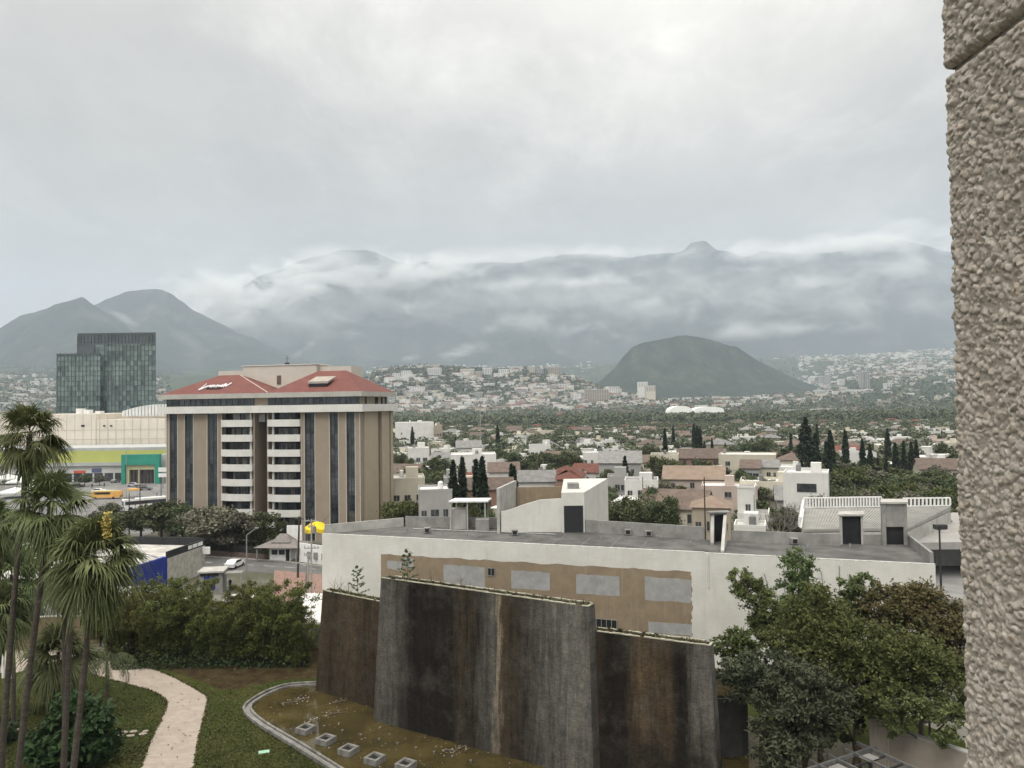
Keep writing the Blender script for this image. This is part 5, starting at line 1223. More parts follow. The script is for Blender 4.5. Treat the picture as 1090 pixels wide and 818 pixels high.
# railing wall along the pavement
a_, b_ = Vector(gz(207, 590)), Vector(gz(283, 595.5)); fn = empty('railing_fence', (a_.x, a_.y, 0), 0, 'low brown railing fence along the pavement before the hotel trees', 'fence')
m_ = MB(); m_.wall(a_, b_, .2, 0, .9, 1); m_.build('base_wall', pm('fence_brown', (.14, .10, .085), (.09, .065, .055), 1., .9), fn)
m_ = MB(); m_.wall(a_, b_, .08, 2.1, 2.2, 1)
for k in range(60): q = a_.lerp(b_, k/59); m_.box(q.x-.04, q.x+.04, q.y+.02, q.y+.08, .9, 2.1)
m_.build('rail', DSTEEL, fn)
# pale service wall with meter boxes near the long building
a_, b_ = Vector(gz(318, 598)), Vector(gz(352, 603)); sw = empty('service_wall', (a_.x, a_.y, 0), 0, 'pale service wall with meter boxes at the corner of the long building', 'wall')
m_ = MB(); m_.wall(a_, b_, .3, 0, 3.4, 1); m_.build('wall', WHITEP, sw)
for t_ in (.35, .55, .8): q = a_.lerp(b_, t_); m_ = MB(); m_.box(q.x-.4, q.x+.4, q.y-.35, q.y-.02, .9, 2.1); m_.build('meter_box', CONC, sw)
# white tin roof between the bamboo and the fountain
tn = empty('tin_roof_shed', (-27.5, 84, 0), 0, 'low shed with a bright white tin roof behind the left brick wall', 'shed')
TIN = pm('white_tin', (.74, .73, .71), (.55, .53, .50), .8, .6, stretch=(1, .2, 1))
c1_ = [gz(316, 664, 3.4), gz(352, 664, 3.4), gz(352, 631, 3.6), gz(312, 630, 3.6)]
m_ = MB(); m_.prism(c1_, 3.3, 3.45)
for k in range(9):
    a_, b_ = Vector(c1_[0]).lerp(Vector(c1_[1]), k/9), Vector(c1_[3]).lerp(Vector(c1_[2]), k/9); m_.prism([tuple(a_), (a_.x+.12, a_.y), (b_.x+.12, b_.y), tuple(b_)], 3.45, 3.53)
m_.build('roof', TIN, tn)
for q in c1_: m_ = MB(); m_.box(q[0]*.995-.1, q[0]*.995+.1, q[1]-.1, q[1]+.1, 0, 3.3); m_.build('post', STEEL, tn)
# white flat roofs and clutter seen through the bamboo at the left
for k, (px, py, w_, d_, h_) in enumerate([(165, 648, 7, 6, 3.0), (112, 640, 8, 8, 3.2), (258, 640, 5, 4, 2.8), (242, 652, 3, 3, 2.4)]):
    q = atZ(px, py, h_); o = empty('garden_shed', (q.x, q.y, 0), .1*k, ['white roofed shed glimpsed between palms and bamboo', 'white roofed shed behind the palm with a yellow flower spike', 'pale shed behind the middle bamboo clumps', 'little pale shed behind the bamboo, left of centre'][k], 'shed', 'sheds behind the bamboo')
    MB().box(-w_/2, w_/2, 0, d_, 0, h_-.15).build('wall', CONCL, o, world=False); MB().box(-w_/2-.2, w_/2+.2, -.2, d_+.2, h_-.15, h_).build('roof', WR, o, world=False)
# garden's boundary walls at left
a_, b_ = Vector((-60.0, 89.2)), Vector((-49.5, 90.2)); o = empty('garden_wall', (a_.x, a_.y, 0), 0, 'tan garden wall behind the palms at the end of the path', 'wall')
m_ = MB(); m_.wall(a_, b_, .3, 0, 3.7, 1); m_.build('wall', pm('brown_render', (.17, .125, .082), (.13, .095, .062), .5, .9, streak=(.15, .11, .08)), o)
m_ = MB(); m_.wall(a_+Vector((-.05, -.05)), b_+Vector((.05, -.05)), .4, 3.7, 3.82, 1); m_.build('coping', CONCL, o)
m_ = MB(); m_.box(a_.x-.5, a_.x-.02, 89, 89.5, 0, 5.2); m_.box(a_.x-.6, a_.x+.08, 88.9, 89.6, 5.2, 5.5); m_.build('gate_pillar', WHITEP, o)
b3 = Vector((-26.5, 97.5)); o = empty('garden_wall', (b_.x, b_.y, 0), 0, 'low grey garden wall hidden behind the bamboo clumps', 'wall')
m_ = MB(); m_.wall(b_+Vector((.3, 0)), b3, .3, 0, 2.6, 1); m_.build('wall', CONC, o)
for k, px in enumerate((3.5, 12.0)): # white posts
    q = atZ(px, 722, 0); o = link('bollard_post', MB().tube([(0,0,0),(0,0,2.6)], .14, 8).mesh('bollard_post', WHITEP), None, (q.x, q.y, 0)); tag(o, 'thin white post at the far left edge, %s of two' % ('left' if k == 0 else 'right'), 'post', 'white posts at the left edge')
# people in front of the shops and by the booth
def person(px, py, colr, label, rz=0):
    """standing figure 1.7 m tall grown as one skin"""
    nm = 'cloth_%s' % colr[0]
    if nm not in MATS: pm(nm, colr[1], tuple(v*.8 for v in colr[1]), 4., .9)
    q = atZ(px, py, 0); V_ = [((0,0,.92),.15),((0,0,1.15),.13),((0,0,1.38),.15),((0,0,1.50),.06),((0,0,1.62),.10),((0,0,1.72),.07),
      ((.1,0,.85),.09),((.11,.03,.48),.065),((.11,0,.06),.045),((.11,-.14,.03),.04),((-.1,0,.85),.09),((-.12,-.06,.48),.065),((-.13,.06,.06),.045),((-.13,-.08,.03),.04),
      ((.19,0,1.40),.06),((.25,.02,1.12),.045),((.24,-.08,.88),.035),((-.19,0,1.40),.06),((-.25,.02,1.12),.045),((-.24,-.06,.88),.035)]
    E = [(0,1),(1,2),(2,3),(3,4),(4,5),(0,6),(6,7),(7,8),(8,9),(0,10),(10,11),(11,12),(12,13),(2,14),(14,15),(15,16),(2,17),(17,18),(18,19)]
    me = bpy.data.meshes.new('person'); me.from_pydata([v for v, r in V_], E, []); o = link('person', me, None, (q.x, q.y, 0), rz)
    s = o.modifiers.new('skin', 'SKIN'); 
    for i, (v, r) in enumerate(V_): me.skin_vertices[0].data[i].radius = (r, r) if me.skin_vertices else (r, r)
    me.skin_vertices[0].data[0].use_root = True
    o.modifiers.new('sub', 'SUBSURF').levels = 1; o.modifiers['sub'].render_levels = 1
    me.materials.append(MATS[nm]); return tag(o, label, 'person')
def safe_person(*a):
    try: person(*a)
    except Exception as e: print('person', e)

safe_person(98, 520, ('dark', (.03, .03, .04)), 'person in dark clothes standing left of the bare tree by the shops', .5)
safe_person(111, 519, ('navy', (.04, .05, .10)), 'person in navy clothes walking before the shop fronts', 1.2)
safe_person(167, 530, ('black', (.02, .02, .02)), 'person in black crossing the car park near the hotel corner', 2.0)
safe_person(245, 628, ('dark', (.03, .03, .04)), 'person in dark clothes standing beside the grey booth', .3)
# wires between the poles
for k, (a_, b_, lab) in enumerate([((317, 551, 124), (149, 517, 186), 'sagging power line from the leaning pole to the pole behind the bus'), ((317, 553, 124), (331, 554, 112), 'short power line between the leaning and the tangled pole'), ((331, 556, 112), (354, 540, 158), 'power line from the tangled pole to the pole before the hotel')]):
    A, B_ = atY(*a_), atY(*b_); L_ = (B_-A).length; pts_ = []
    for i in range(13): t_ = i/12; p = A.lerp(B_, t_); p.z -= L_*.03*4*t_*(1-t_); pts_.append(tuple(p-A))
    tag(link('power_line', MB().tube(pts_, .022, 4).mesh('power_line', DARK), None, A), lab, 'power line')
for px, py, c_, rz, lab in [(82, 519, 'black', .1, 'black car near the red shop sign'), (142, 518, 'silver', .1, 'silver car before the portal glazing'), (105, 524.5, 'white', .2, 'white car above the orange trailer'), (155, 522, 'grey', .15, 'grey car between the lamp mast and the hotel'), (60, 534, 'silver', .1, 'silver car left of the orange trailer'), (165, 545, 'red', -.4, 'red car between the bus and the hotel trees'), (250, 604, 'white', 1.45, 'white car on the road left of the guard house'), (205, 600, 'grey', 1.4, 'grey car on the road beside the stone walled shop')]:
    q = atZ(px, py, 0); car(q.x, q.y, rz, c_, lab)
# ------------------------------------------------------------------ palms
leafmat('fan_leaf', (0.052, 0.066, 0.026), (0.125, 0.15, 0.062), (0.22, 0.235, 0.115), 0.9, .15, .3)
leafmat('dead_leaf', (0.10, 0.080, 0.055), (0.17, 0.135, 0.09), None, 1.5, .1, .2)
leafmat('spike_yellow', (0.34, 0.31, 0.07), (0.52, 0.47, 0.14), None, 3., .2, .0)
m, nt, b = newmat('palm_bark'); b.inputs['Roughness'].default_value = .95
c = ramp(nt, noise(nt, 1.0, 6, .7, (3, 3, 9)), [(.35, (.030, .024, .019)), (.6, (.072, .057, .044)), (.75, (.11, .09, .07))])
nt.links.new(c, b.inputs['Base Color']); bump(nt, b, noise(nt, 1.0, 4, .6, (4, 4, 26)), .8, .03); PBARK = m
def fan_leaf(V, F, rg, base, az, el, pet, rr, droop, nseg=34):
    droop = droop*rg.uniform(.6, 1.5); rl = rg.normal()*.35
    """one palmate leaf: stalk, then a fan of ribs whose tips hang"""
    ca, sa = math.cos(az), math.sin(az)
    out = np.array([ca*math.cos(el), sa*math.cos(el), math.sin(el)]); side = np.array([-sa, ca, 0.0]); u0 = np.cross(out, side); side = side*math.cos(rl)+u0*math.sin(rl); upv = np.cross(out, side)
    if upv[2] < 0: upv = -upv
    pt = base+out*pet; pt[2] -= .10*pet*pet*droop
    n0 = len(V); w = side*.02
    V += [base-w, base+w, pt+w, pt-w]; F.append((n0, n0+1, n0+2, n0+3))
    for k in range(nseg):
        a = (k/(nseg-1)-.5)*R(250)+rg.normal()*.04
        d = out*math.cos(a)+side*math.sin(a)+upv*(.18*abs(math.sin(a))-.05); d /= np.linalg.norm(d)
        wd = np.cross(d, upv); wd /= np.linalg.norm(wd); L = rr*(1-.22*abs(a)/R(125))*rg.uniform(.88, 1.06)
        hw = .5*L*math.sin(R(250)/nseg/2)*1.45; dk = rg.uniform(.5, 1.6)
        stations = [(0.0, .15), (.30, .85), (.55, .72), (.80, .34), (1.0, .05)]
        n0 = len(V)
        for s, q in stations:
            p = pt+d*(L*s); p[2] -= droop*L*(.08*s+.46*dk*s**3.0); p = p+d*0
            ww = wd*hw*q; V += [p-ww, p+ww]
        for i in range(4): F.append((n0+2*i, n0+2*i+1, n0+2*i+3, n0+2*i+2))
def fan_palm(cpx, cpy, bpx, Y, label, rr=1.25, n=38, seed=1, spike=False, skirt=.5, trunk_r=.155, scale=.92, z0=None, group='tall fan palms beside the garden path'):
    rg = np.random.default_rng(seed); top = atY(cpx, cpy, Y); 
    if z0 is None:
        hz = horizon(bpx); lo = atY(bpx, hz+28*FPX/Y, Y); base = Vector((lo.x, Y, 0))
    o = empty('fan_palm', base, 0, label, 'palm tree', group); d = top-base
    pts = [Vector((0,0,-.2))]+[d*t+Vector((math.sin(t*3+seed)*.12, 0, 0))*math.sin(t*math.pi) for t in np.linspace(.05, 1, 14)]
    rads = [trunk_r*1.7, trunk_r*1.4]+[trunk_r*(1.15-.30*t+.05*math.sin(t*23+seed)) for t in np.linspace(0, 1, 13)]
    m_ = MB(); m_.tube(pts, rads, 12); m_.build('trunk', PBARK, o, world=False)
    V, F = [], []; b0 = np.array(d)
    for k in range(n):
        f = k/(n-1); el = R(80)-f*R(125)+rg.normal()*.22; az = k*2.39996+rg.normal()*.12
        fan_leaf(V, F, rg, b0+np.array([0, 0, .25-.55*f]), az, el, (1.0+.25*math.sin(f*3.1))*scale*rg.uniform(.85, 1.1), rr*scale*rg.uniform(.9, 1.08), .75+.7*f)
    link('crown', npmesh('crown', np.array(V), np.array(F), MATS['fan_leaf']), o)
    if skirt:
        V, F = [], []
        for k in range(int(26*skirt)):
            az = k*2.1+rg.normal()*.3; fan_leaf(V, F, rg, b0+np.array([0, 0, -.35-.5*rg.random()]), az, R(-58)-rg.random()*.45, .75*scale, .95*scale*rr/1.25, 1.5, 9)
        link('dead_leaves', npmesh('dead_leaves', np.array(V), np.array(F), MATS['dead_leaf'] if skirt > .5 else MATS['fan_leaf']), o)
    if spike:
        P = np.array([[.9+.12*rg.normal()*(1-abs(t-.5)), .1*rg.normal(), .7+1.5*t] for t in rg.random(260)])+b0-np.array([.0, .6, 0]); V, F = leaves(P, .085, rg, 2.2); link('flower_spike', npmesh('flower_spike', V, F, MATS['spike_yellow']), o)
    return o
fan_palm(32, 462, -14, 42, 'tallest fan palm with its crown high against the cream shopping centre', seed=2, rr=1.32, n=40, skirt=.35)
fan_palm(54, 538, -2, 39, 'second tallest fan palm, its crown just below and right of the tallest', seed=3, rr=1.4, n=44, skirt=.35)
fan_palm(101, 592, 58, 37, 'bright green fan palm with a yellow flower spike', seed=4, rr=1.48, n=54, spike=True, skirt=.3, scale=1.05)
fan_palm(76, 586, 62, 43, 'fan palm with a double looking trunk left of the palm with yellow spike', seed=5, rr=1.4, n=34, skirt=.8)
fan_palm(68, 604, 66, 45, 'shorter fan palm hidden among crowns left of the flowering palm', seed=6, rr=1.3, n=30, skirt=.8)
fan_palm(12, 612, 14, 66, 'dark fan palm at the left edge beyond the front trunks', seed=7, rr=1.9, n=36, skirt=.8, scale=1.3)
fan_palm(-14, 560, -40, 44, 'fan palm cut by the left edge of the picture', seed=8, rr=1.5, n=34, skirt=.6)
fan_palm(2, 648, -4, 62, 'low fan palm at the far left edge beneath the others', seed=9, rr=1.6, n=30, skirt=.4, scale=1.2)
fan_palm(62, 694, 62, 72, 'short bushy fan palm standing on the lawn by the path', seed=10, rr=1.9, n=36, skirt=.4, scale=1.35, group=None)
# drooping feather palm
def feather_palm(px, pyc, Y, Lf, label, seed=1):
    rg = np.random.default_rng(seed); top = atY(px, pyc, Y); base = Vector((top.x, Y, 0)); o = empty('feather_palm', base, 0, label, 'palm tree')
    h = top.z; MB().tube([(0,0,-.1),(0.05,0,h*.5),(0,0,h)], [.22,.15,.12], 10).build('trunk', PBARK, o, world=False)
    V, F = [], []
    for k in range(15):
        az = k*2.39996+rg.normal()*.15; el = R(72)-(k/15)*R(60)+rg.normal()*.1
        p = np.array([0, 0, h]); prev = p; L = Lf*rg.uniform(.85, 1.1); n = 26; e = el
        for i in range(n):
            e -= R(5.2+1.6*rg.random()); dr = np.array([math.cos(az)*math.cos(e), math.sin(az)*math.cos(e), math.sin(e)]); nx = prev+dr*L/n
            sd_ = np.array([-math.sin(az), math.cos(az), 0]); n0 = len(V); w = sd_*.03; V += [prev-w, prev+w, nx+w, nx-w]; F.append((n0,n0+1,n0+2,n0+3))
            if i > 2:
                ll = .85*math.sin(math.pi*min(1, (i+3)/(n+2)))+.15
                for s in (-1, 1):
                    for q in range(2):
                        if rg.random() < .3: continue
                        ll2 = ll; ll = ll*rg.uniform(.55, 1.15); st_ = prev+(nx-prev)*q*.5; tip = st_+sd_*s*ll*.55+dr*ll*.25+np.array([0, 0, -ll*.62*rg.uniform(.7, 1.3)]); mid = (st_+tip)/2+np.array([0,0,.1*ll]); wv_ = dr*.022; ll = ll2
                        n0 = len(V); V += [st_-wv_, st_+wv_, mid+wv_, mid-wv_, tip+wv_*.3, tip-wv_*.3]; F += [(n0,n0+1,n0+2,n0+3),(n0+3,n0+2,n0+4,n0+5)]
            prev = nx
    link('crown', npmesh('crown', np.array(V), np.array(F), MATS['feather_leaf']), o)
leafmat('feather_leaf', (0.034, 0.046, 0.022), (0.080, 0.098, 0.046), None, .8, .15, .1)
feather_palm(114, 706, 69.5, 3.9, 'feather palm with drooping fronds between the palm trunks and the path', 4)

# ------------------------------------------------------------------ broadleaf trees and bushes near by
BARK = pm('tree_bark', (.12, .095, .075), (.06, .048, .038), 2.5, .95, bmp=.02, stretch=(1, 1, .3))
def tree_meshes(rg, rx, ry, rz, h, leafn, leafs, mat, k=26, cr=.34, aspect=1.8, trunk_r=.2, limbs=7, curl=0., flat=.75, bottom=-.6, shell=.78, extra=None, th=None):
    cz = h-rz; P, cl, nr = crown_pts(rg, leafn, rx, ry, rz, cz, k, cr, shell, flat, bottom)
    if extra is not None: P = np.concatenate([P, extra])
    P[:, 2] = np.maximum(P[:, 2], .05)
    V, F = leaves(P, leafs, rg, aspect, curl=curl); cm = npmesh('crown', V, F, mat)
    t = MB(); t0 = cz*.55 if th is None else th
    t.tube([(0,0,-.2),(rg.normal()*.1*trunk_r,0,t0*.5),(0,0,t0)], [trunk_r*1.4, trunk_r, trunk_r*.85], 8)
    for c in cl[:limbs]:
        mid = np.array([c[0]*.45, c[1]*.45, t0+(c[2]-t0)*.55]); t.tube([(0,0,t0-.1), tuple(mid), tuple(c)], [trunk_r*.6, trunk_r*.35, trunk_r*.08], 5)
    return cm, t.mesh('trunk', BARK)
def plant(name, meshes, x, y, rz, s, label, cat, group=None, z=0.0, parts=('crown', 'trunk')):
    o = empty(name, (x, y, z), rz, label, cat, group); o.scale = (s, s, s) if isinstance(s, (int, float)) else s
    for nm, me in zip(parts, meshes): link(nm, me, o)
    return o
# the bamboo belt: dense clumps of arching culms with small hanging leaves
leafmat('bamboo_leaf', (0.036, 0.044, 0.012), (0.115, 0.124, 0.032), (0.27, 0.245, 0.08), .42, .3, .35)
leafmat('dark_leaf', (0.018, 0.028, 0.012), (0.040, 0.056, 0.022), (0.07, 0.085, 0.035), .8, .2, .3)
CULM = pm('bamboo_culm', (.13, .12, .05), (.07, .065, .03), 3., .6, stretch=(1, 1, .4))
def bamboo(rg, h, rad, nc, nl):
    cul = MB(); P = []
    for c in range(nc):
        an = rg.uniform(0, 2*math.pi); r0 = rad*.35*rg.random()**.5; hh = h*rg.uniform(.62, 1.0); lean = rad*rg.uniform(.35, 1.0)*(1.15-.35*hh/h)
        d = np.array([math.cos(an), math.sin(an), 0]); pts = []
        for i in range(7):
            t = i/6; p = d*(r0+lean*t**1.9)+np.array([0, 0, hh*(t-.12*t**4)]); pts.append(p)
        cul.tube([tuple(p) for p in pts], [.05,.05,.045,.04,.03,.02,.008], 4, cap=False)
        m_ = nl//nc; npl = 7; tp = 1-.85*rg.random(npl)**.8; A_ = np.array(pts); ix = np.minimum((tp*6).astype(int), 5); f = (tp*6-ix)[:, None]; q = A_[ix]*(1-f)+A_[ix+1]*f
        ph = rg.random(npl)*6.28; q = q+np.stack([np.cos(ph), np.sin(ph), -.1+0*ph], 1)*(.75*(1.15-.8*tp))[:, None]
        pr2 = (.34+.42*rg.random(npl))*(1.15-.45*tp); k2 = rg.integers(0, npl, m_); o = rg.normal(size=(m_, 3)); o /= np.linalg.norm(o, axis=1)[:, None]; o *= (rg.random(m_)**.5*np.where(rg.random(m_) < .2, 1.7, 1))[:, None]
        o[:, 2] = o[:, 2]*.75-.25*np.hypot(o[:, 0], o[:, 1]); P.append(q[k2]+o*pr2[k2][:, None])
    P = np.concatenate(P); P[:, 2] = np.maximum(P[:, 2], .1)
    V, F = leaves(P, .105, rg, 3.2, up=.5, curl=.5); return npmesh('foliage', V, F, MATS['bamboo_leaf']), cul.mesh('culms', CULM)
bp = [bamboo(np.random.default_rng(50+k), 9.5, 3.5, 34, 17000) for k in range(3)]
bl_ = [(128,712,87,.74),(146,706,89,.84),(163,712,86,.70),(180,716,86,.82),(198,718,87,.96),(219,722,85,.66),(238,725,84.5,.74),(256,724,85,.70),(279,723,84.5,.96),(300,722,84,1.04),(319,722,83,.72),(136,704,93,.86),(172,704,93,.90),(208,706,93,.86),(232,708,92,.74),(268,712,91,.88),(108,702,91,.78)]
for k, (px, py, Y, s) in enumerate(bl_):
    x = atY(px, 700, Y).x; lab = 'bushy bamboo clump in the %s row behind the path, %s from its left end' % ('front' if k < 11 else 'back', ordinal(k+1 if k < 11 else k-10))
    plant('bamboo_clump', bp[k % 3], x, Y, k*1.7, (s*1.05, s, s*1.06), lab, 'bamboo', 'bamboo clumps behind the pool and path', parts=('foliage', 'culms'))
# low undergrowth at their feet
rg = np.random.default_rng(77); P = []
for k in range(3200):
    px = rg.uniform(118, 330); Y = rg.uniform(82.0, 86); x = atY(px, 700, Y).x; P.append((x, Y, abs(rg.normal())*.75*rg.random()+.05))
V, F = leaves(np.array(P), .2, rg, 2.0); tag(link('undergrowth', npmesh('undergrowth', V, F, MATS['dark_leaf'])), kind='stuff')
# dark glossy shrub under the palms
leafmat('shrub_leaf', (0.018, 0.034, 0.012), (0.034, 0.060, 0.020), (0.06, 0.09, 0.04), 1.2, .15, .1, .4)
rg = np.random.default_rng(12); ms = tree_meshes(rg, 3.5, 2.8, 2.8, 5.2, 7500, .30, MATS['shrub_leaf'], 40, .34, 2.0, .12, 8, curl=.3, bottom=-.85, shell=.85)
q = atZ(77, 815, 0); plant('shrub', ms, q.x, q.y, 0, 1.0, 'large dark glossy shrub at the foot of the palm trunks', 'shrub')
ms = tree_meshes(rg, 2.0, 1.6, 1.0, 2.0, 1500, .22, MATS['dark_leaf'], 18, .4, 2.0, .06, 4, bottom=-.8); q = atZ(-4, 790, 0); plant('shrub', ms, q.x, q.y, 0, 1.0, 'small dark shrub at the left edge of the lawn', 'shrub')

# ------------------------------------------------------------------ the trees at the lower right
leafmat('green_leaf', (0.058, 0.076, 0.028), (0.15, 0.18, 0.07), (0.23, 0.25, 0.11), .7, .3, .15)
leafmat('olive_leaf', (0.048, 0.056, 0.018), (0.112, 0.122, 0.042), (0.19, 0.16, 0.07), .7, .3, .15)
leafmat('reddish_leaf', (0.062, 0.070, 0.026), (0.135, 0.118, 0.050), (0.24, 0.155, 0.095), .45, .3, .1)
leafmat('greygreen_leaf', (0.032, 0.039, 0.022), (0.084, 0.092, 0.055), (0.155, 0.158, 0.10), .8, .2, .1)
def blob_tree(lobes, leafmatn, label, base, size=.14, dens=255, seed=0, trunk_r=.18, aspect=1.9, curl=.2, cat='tree', name='tree', group='trees at the lower right', up=.4):
    """crown made of leafy lobes; each lobe: pixel column, row, distance, radii across / deep / up in metres"""
    rg = np.random.default_rng(seed); o = empty(name, base, 0, label, cat, group); b0 = np.array(base); P = []; t = MB(); L = []
    for px, py, Y, rx, ry, rz in lobes:
        rx, ry, rz = rx*.90, ry*.90, rz*.92
        c = np.array(atY(px, py, Y))-b0; L.append(c); n = int(dens*(rx*ry*rz)**(2/3)*3.0)
        Q, cl, _ = crown_pts(rg, n, rx, ry, rz, 0, max(7, int(5.5*(rx*rz))), .34, .92, .8, -1.0); P.append(Q+c)
        for kk in range(int(9*(rx*rz))+5):   # loose sprays that break the outline
            dd = rg.normal(size=3); dd[2] = abs(dd[2])*.8; dd /= np.linalg.norm(dd); n2 = 34; tt = .75+.62*rg.random(n2)*rg.uniform(.5, 1.15); P.append(c+dd*tt[:, None]*np.array([rx, ry, rz])+rg.normal(size=(n2, 3))*.11-np.array([0, 0, 1])*((tt-.75)**2*.9)[:, None])
        for c2 in cl[:4]: t.tube([tuple(c), tuple(c+(c2)*.9)], [.05, .015], 4)
    zt = min(c[2] for c in L)*.6
    t.tube([(0,0,-.2),(.1,0,zt*.5),(0,0,zt)], [trunk_r*1.4, trunk_r, trunk_r*.85], 8)
    for c in L: t.tube([(0,0,zt-.1), (c[0]*.5, c[1]*.5, zt+(c[2]-zt)*.6), tuple(c)], [trunk_r*.6, trunk_r*.4, .05], 6)
    P = np.concatenate(P); P = P[P[:, 2] > .05]
    V, F = leaves(P, size, rg, aspect, curl=curl, up=up); link('crown', npmesh('crown', V, F, MATS[leafmatn]), o); t.build('trunk', BARK, o, world=False)
    return o
def gb(px, Y): return (atY(px, 600, Y).x, Y, 0)
blob_tree([(849,604,66,1.5,1.4,1.7),(851,626,66,1.7,1.5,1.7),(855,648,65,2.2,1.8,1.9),(845,668,65,2.5,2.0,2.0)], 'green_leaf', 'tall narrow light green tree rising highest before the white wall', gb(850, 66), seed=21)
blob_tree([(789,617,63,1.1,1.0,1.0),(800,632,63,1.6,1.3,1.4),(811,648,63,1.7,1.3,1.6),(823,668,63,1.8,1.5,1.7),(806,668,63,.9,.9,1.2)], 'green_leaf', 'light green tree arching to the left over the white wall', gb(830, 63), seed=22)
blob_tree([(772,687,60,1.1,1.0,.9),(785,679,60,1.2,1.0,.9),(797,692,60,1.2,1.1,1.0),(779,699,60,.8,.8,.7)], 'olive_leaf', 'small yellowish branch tree touching the right brick wall', gb(806, 60), seed=23)
blob_tree([(903,624,64,1.0,.9,.9),(920,624,64,1.1,.9,1.2),(912,645,64,1.6,1.3,1.6),(905,660,64,1.8,1.4,1.6)], 'green_leaf', 'fresh green forked tree right of the tallest one', gb(908, 64), seed=24)
blob_tree([(866,652,60,2.2,1.9,2.2),(880,672,59,2.7,2.2,2.4),(850,690,59,2.8,2.2,2.4),(880,702,58,2.8,2.2,2.4)], 'olive_leaf', 'olive brown topped tree in the middle of the right group', gb(868, 59.5), seed=25)
blob_tree([(945,650,62,2.3,2.0,2.2),(975,645,62,2.4,2.0,2.2),(1000,668,61,2.4,2.0,2.4),(962,670,61,2.6,2.2,2.4),(1018,690,60,2.2,2.0,2.4)], 'reddish_leaf', 'reddish brown leafed tree next to the pebbled pillar', gb(975, 62), seed=26, dens=330)
blob_tree([(915,700,57,2.9,2.4,2.6),(950,705,57,3.0,2.4,2.7),(985,715,56,2.9,2.3,2.8),(1016,728,55,2.4,2.0,2.6),(930,735,56,2.4,2.0,2.2)], 'olive_leaf', 'wide mixed green tree above the beige retaining wall', gb(955, 58.2), seed=27)
blob_tree([(958,752,54.5,1.8,1.4,1.5),(988,752,54,1.8,1.4,1.3),(1010,766,53,1.6,1.2,1.2),(953,776,54.5,.8,.6,.8),(1006,784,52.5,.9,.6,.9)], 'green_leaf', 'green creeper spilling over the beige retaining wall', gb(985, 55.6), seed=28, name='creeper', cat='creeper', group=None)
blob_tree([(786,716,58,1.9,1.5,1.1),(800,728,57,2.2,1.8,1.5),(816,712,57,2.0,1.6,1.5)], 'greygreen_leaf', 'feathery grey green tree close to the right brick wall', gb(812, 57.5), seed=29, size=.13, dens=420, aspect=2.6)
blob_tree([(850,728,55,2.6,2.0,1.6),(840,754,54.5,2.6,2.0,1.7),(866,760,55,2.6,1.9,1.8),(888,745,56,2.0,1.6,1.8),(832,784,54,2.2,1.7,1.6),(856,784,55,2.4,1.6,1.6),(828,808,53,1.8,1.5,1.4)], 'greygreen_leaf', 'large feathery grey green tree at the bottom right of the walls', gb(852, 55), seed=30, size=.13, dens=420, aspect=2.6)
# fine twiggy bush low down behind the pergola
blob_tree([(900,772,57.5,1.4,1.0,1.3),(912,752,58.5,1.4,1.1,1.3)], 'dark_leaf', 'dark twiggy bush between the feathery tree and beige wall', gb(904, 58), seed=31, name='bush', cat='bush', group=None)

# ------------------------------------------------------------------ street trees before the hotel
leafmat('city_leaf', (0.038, 0.050, 0.022), (0.096, 0.112, 0.052), (0.15, 0.155, 0.082), .35, .2, .4)
leafmat('city_leaf_bright', (0.050, 0.062, 0.020), (0.095, 0.11, 0.038), (0.14, 0.145, 0.05), .35, .2, .3)
leafmat('bare_twig', (0.075, 0.072, 0.050), (0.145, 0.138, 0.10), (.19, .18, .14), .6, .1, .3)
rg = np.random.default_rng(90)
TP = [tree_meshes(np.random.default_rng(90+k), 3.6*a, 3.6*a, 2.8*c_, h, 5200, .28, MATS['city_leaf'], 22, .36, 1.6, .22, 6) for k, (a, c_, h) in enumerate([(1,1,7),(1.15,.9,6.5),(.9,1.15,8),(1.25,1.0,7)])]
TPB = [(me[0].copy(), me[1]) for me in TP]
for a_, b_ in TPB: a_.materials[0] = MATS['city_leaf_bright']
TPT = [(me[0].copy(), me[1]) for me in TP]
for a_, b_ in TPT: a_.materials[0] = MATS['bare_twig']
for px, py, s, protos, k, lab in [
    (150,575,1.15,TP,0,'dark round tree left of the hotel, nearest the poles'),(172,577,1.3,TP,1,'dark broad tree at the hotel left corner'),(194,578,1.1,TP,2,'dark tree before the hotel left windows'),
    (228,590,1.5,TPT,3,'large greyish thin leaved tree before the hotel'),(250,591,1.25,TPT,1,'greyish thin tree right of the largest one before the hotel'),(276,588,1.2,TP,0,'dense dark green tree behind the guard house'),
    (212,580,1.0,TP,0,'dark tree behind the large greyish tree'),(118,566,.9,TPT,2,'bare greyish tree below the orange trailer'),(103,572,.9,TPT,0,'bare greyish tree beside the flowering palm crown'),(128,575,1.0,TP,3,'low dark tree at the edge of the car park'),
    (391,565,.75,TP,1,'dark tree at the hotel right corner'),(375,562,.6,TP,2,'small dark tree before the hotel right windows'),(90,518,.7,TP,0,'small tree before the shop fronts'),(106,517,.6,TPT,1,'bare little tree before the shop fronts'),
    (300,578,.6,TP,2,'small dark tree behind the white panel wall'),(238,574,.9,TP,1,'dark tree close against the hotel balconies'),(262,572,.7,TP,3,'small tree between the balcony stacks')]:
    q = atZ(px, py, 0); ms = protos[k]; plant('street_tree', ms, q.x, q.y, px*.7, s, lab, 'tree', 'street trees around the hotel')
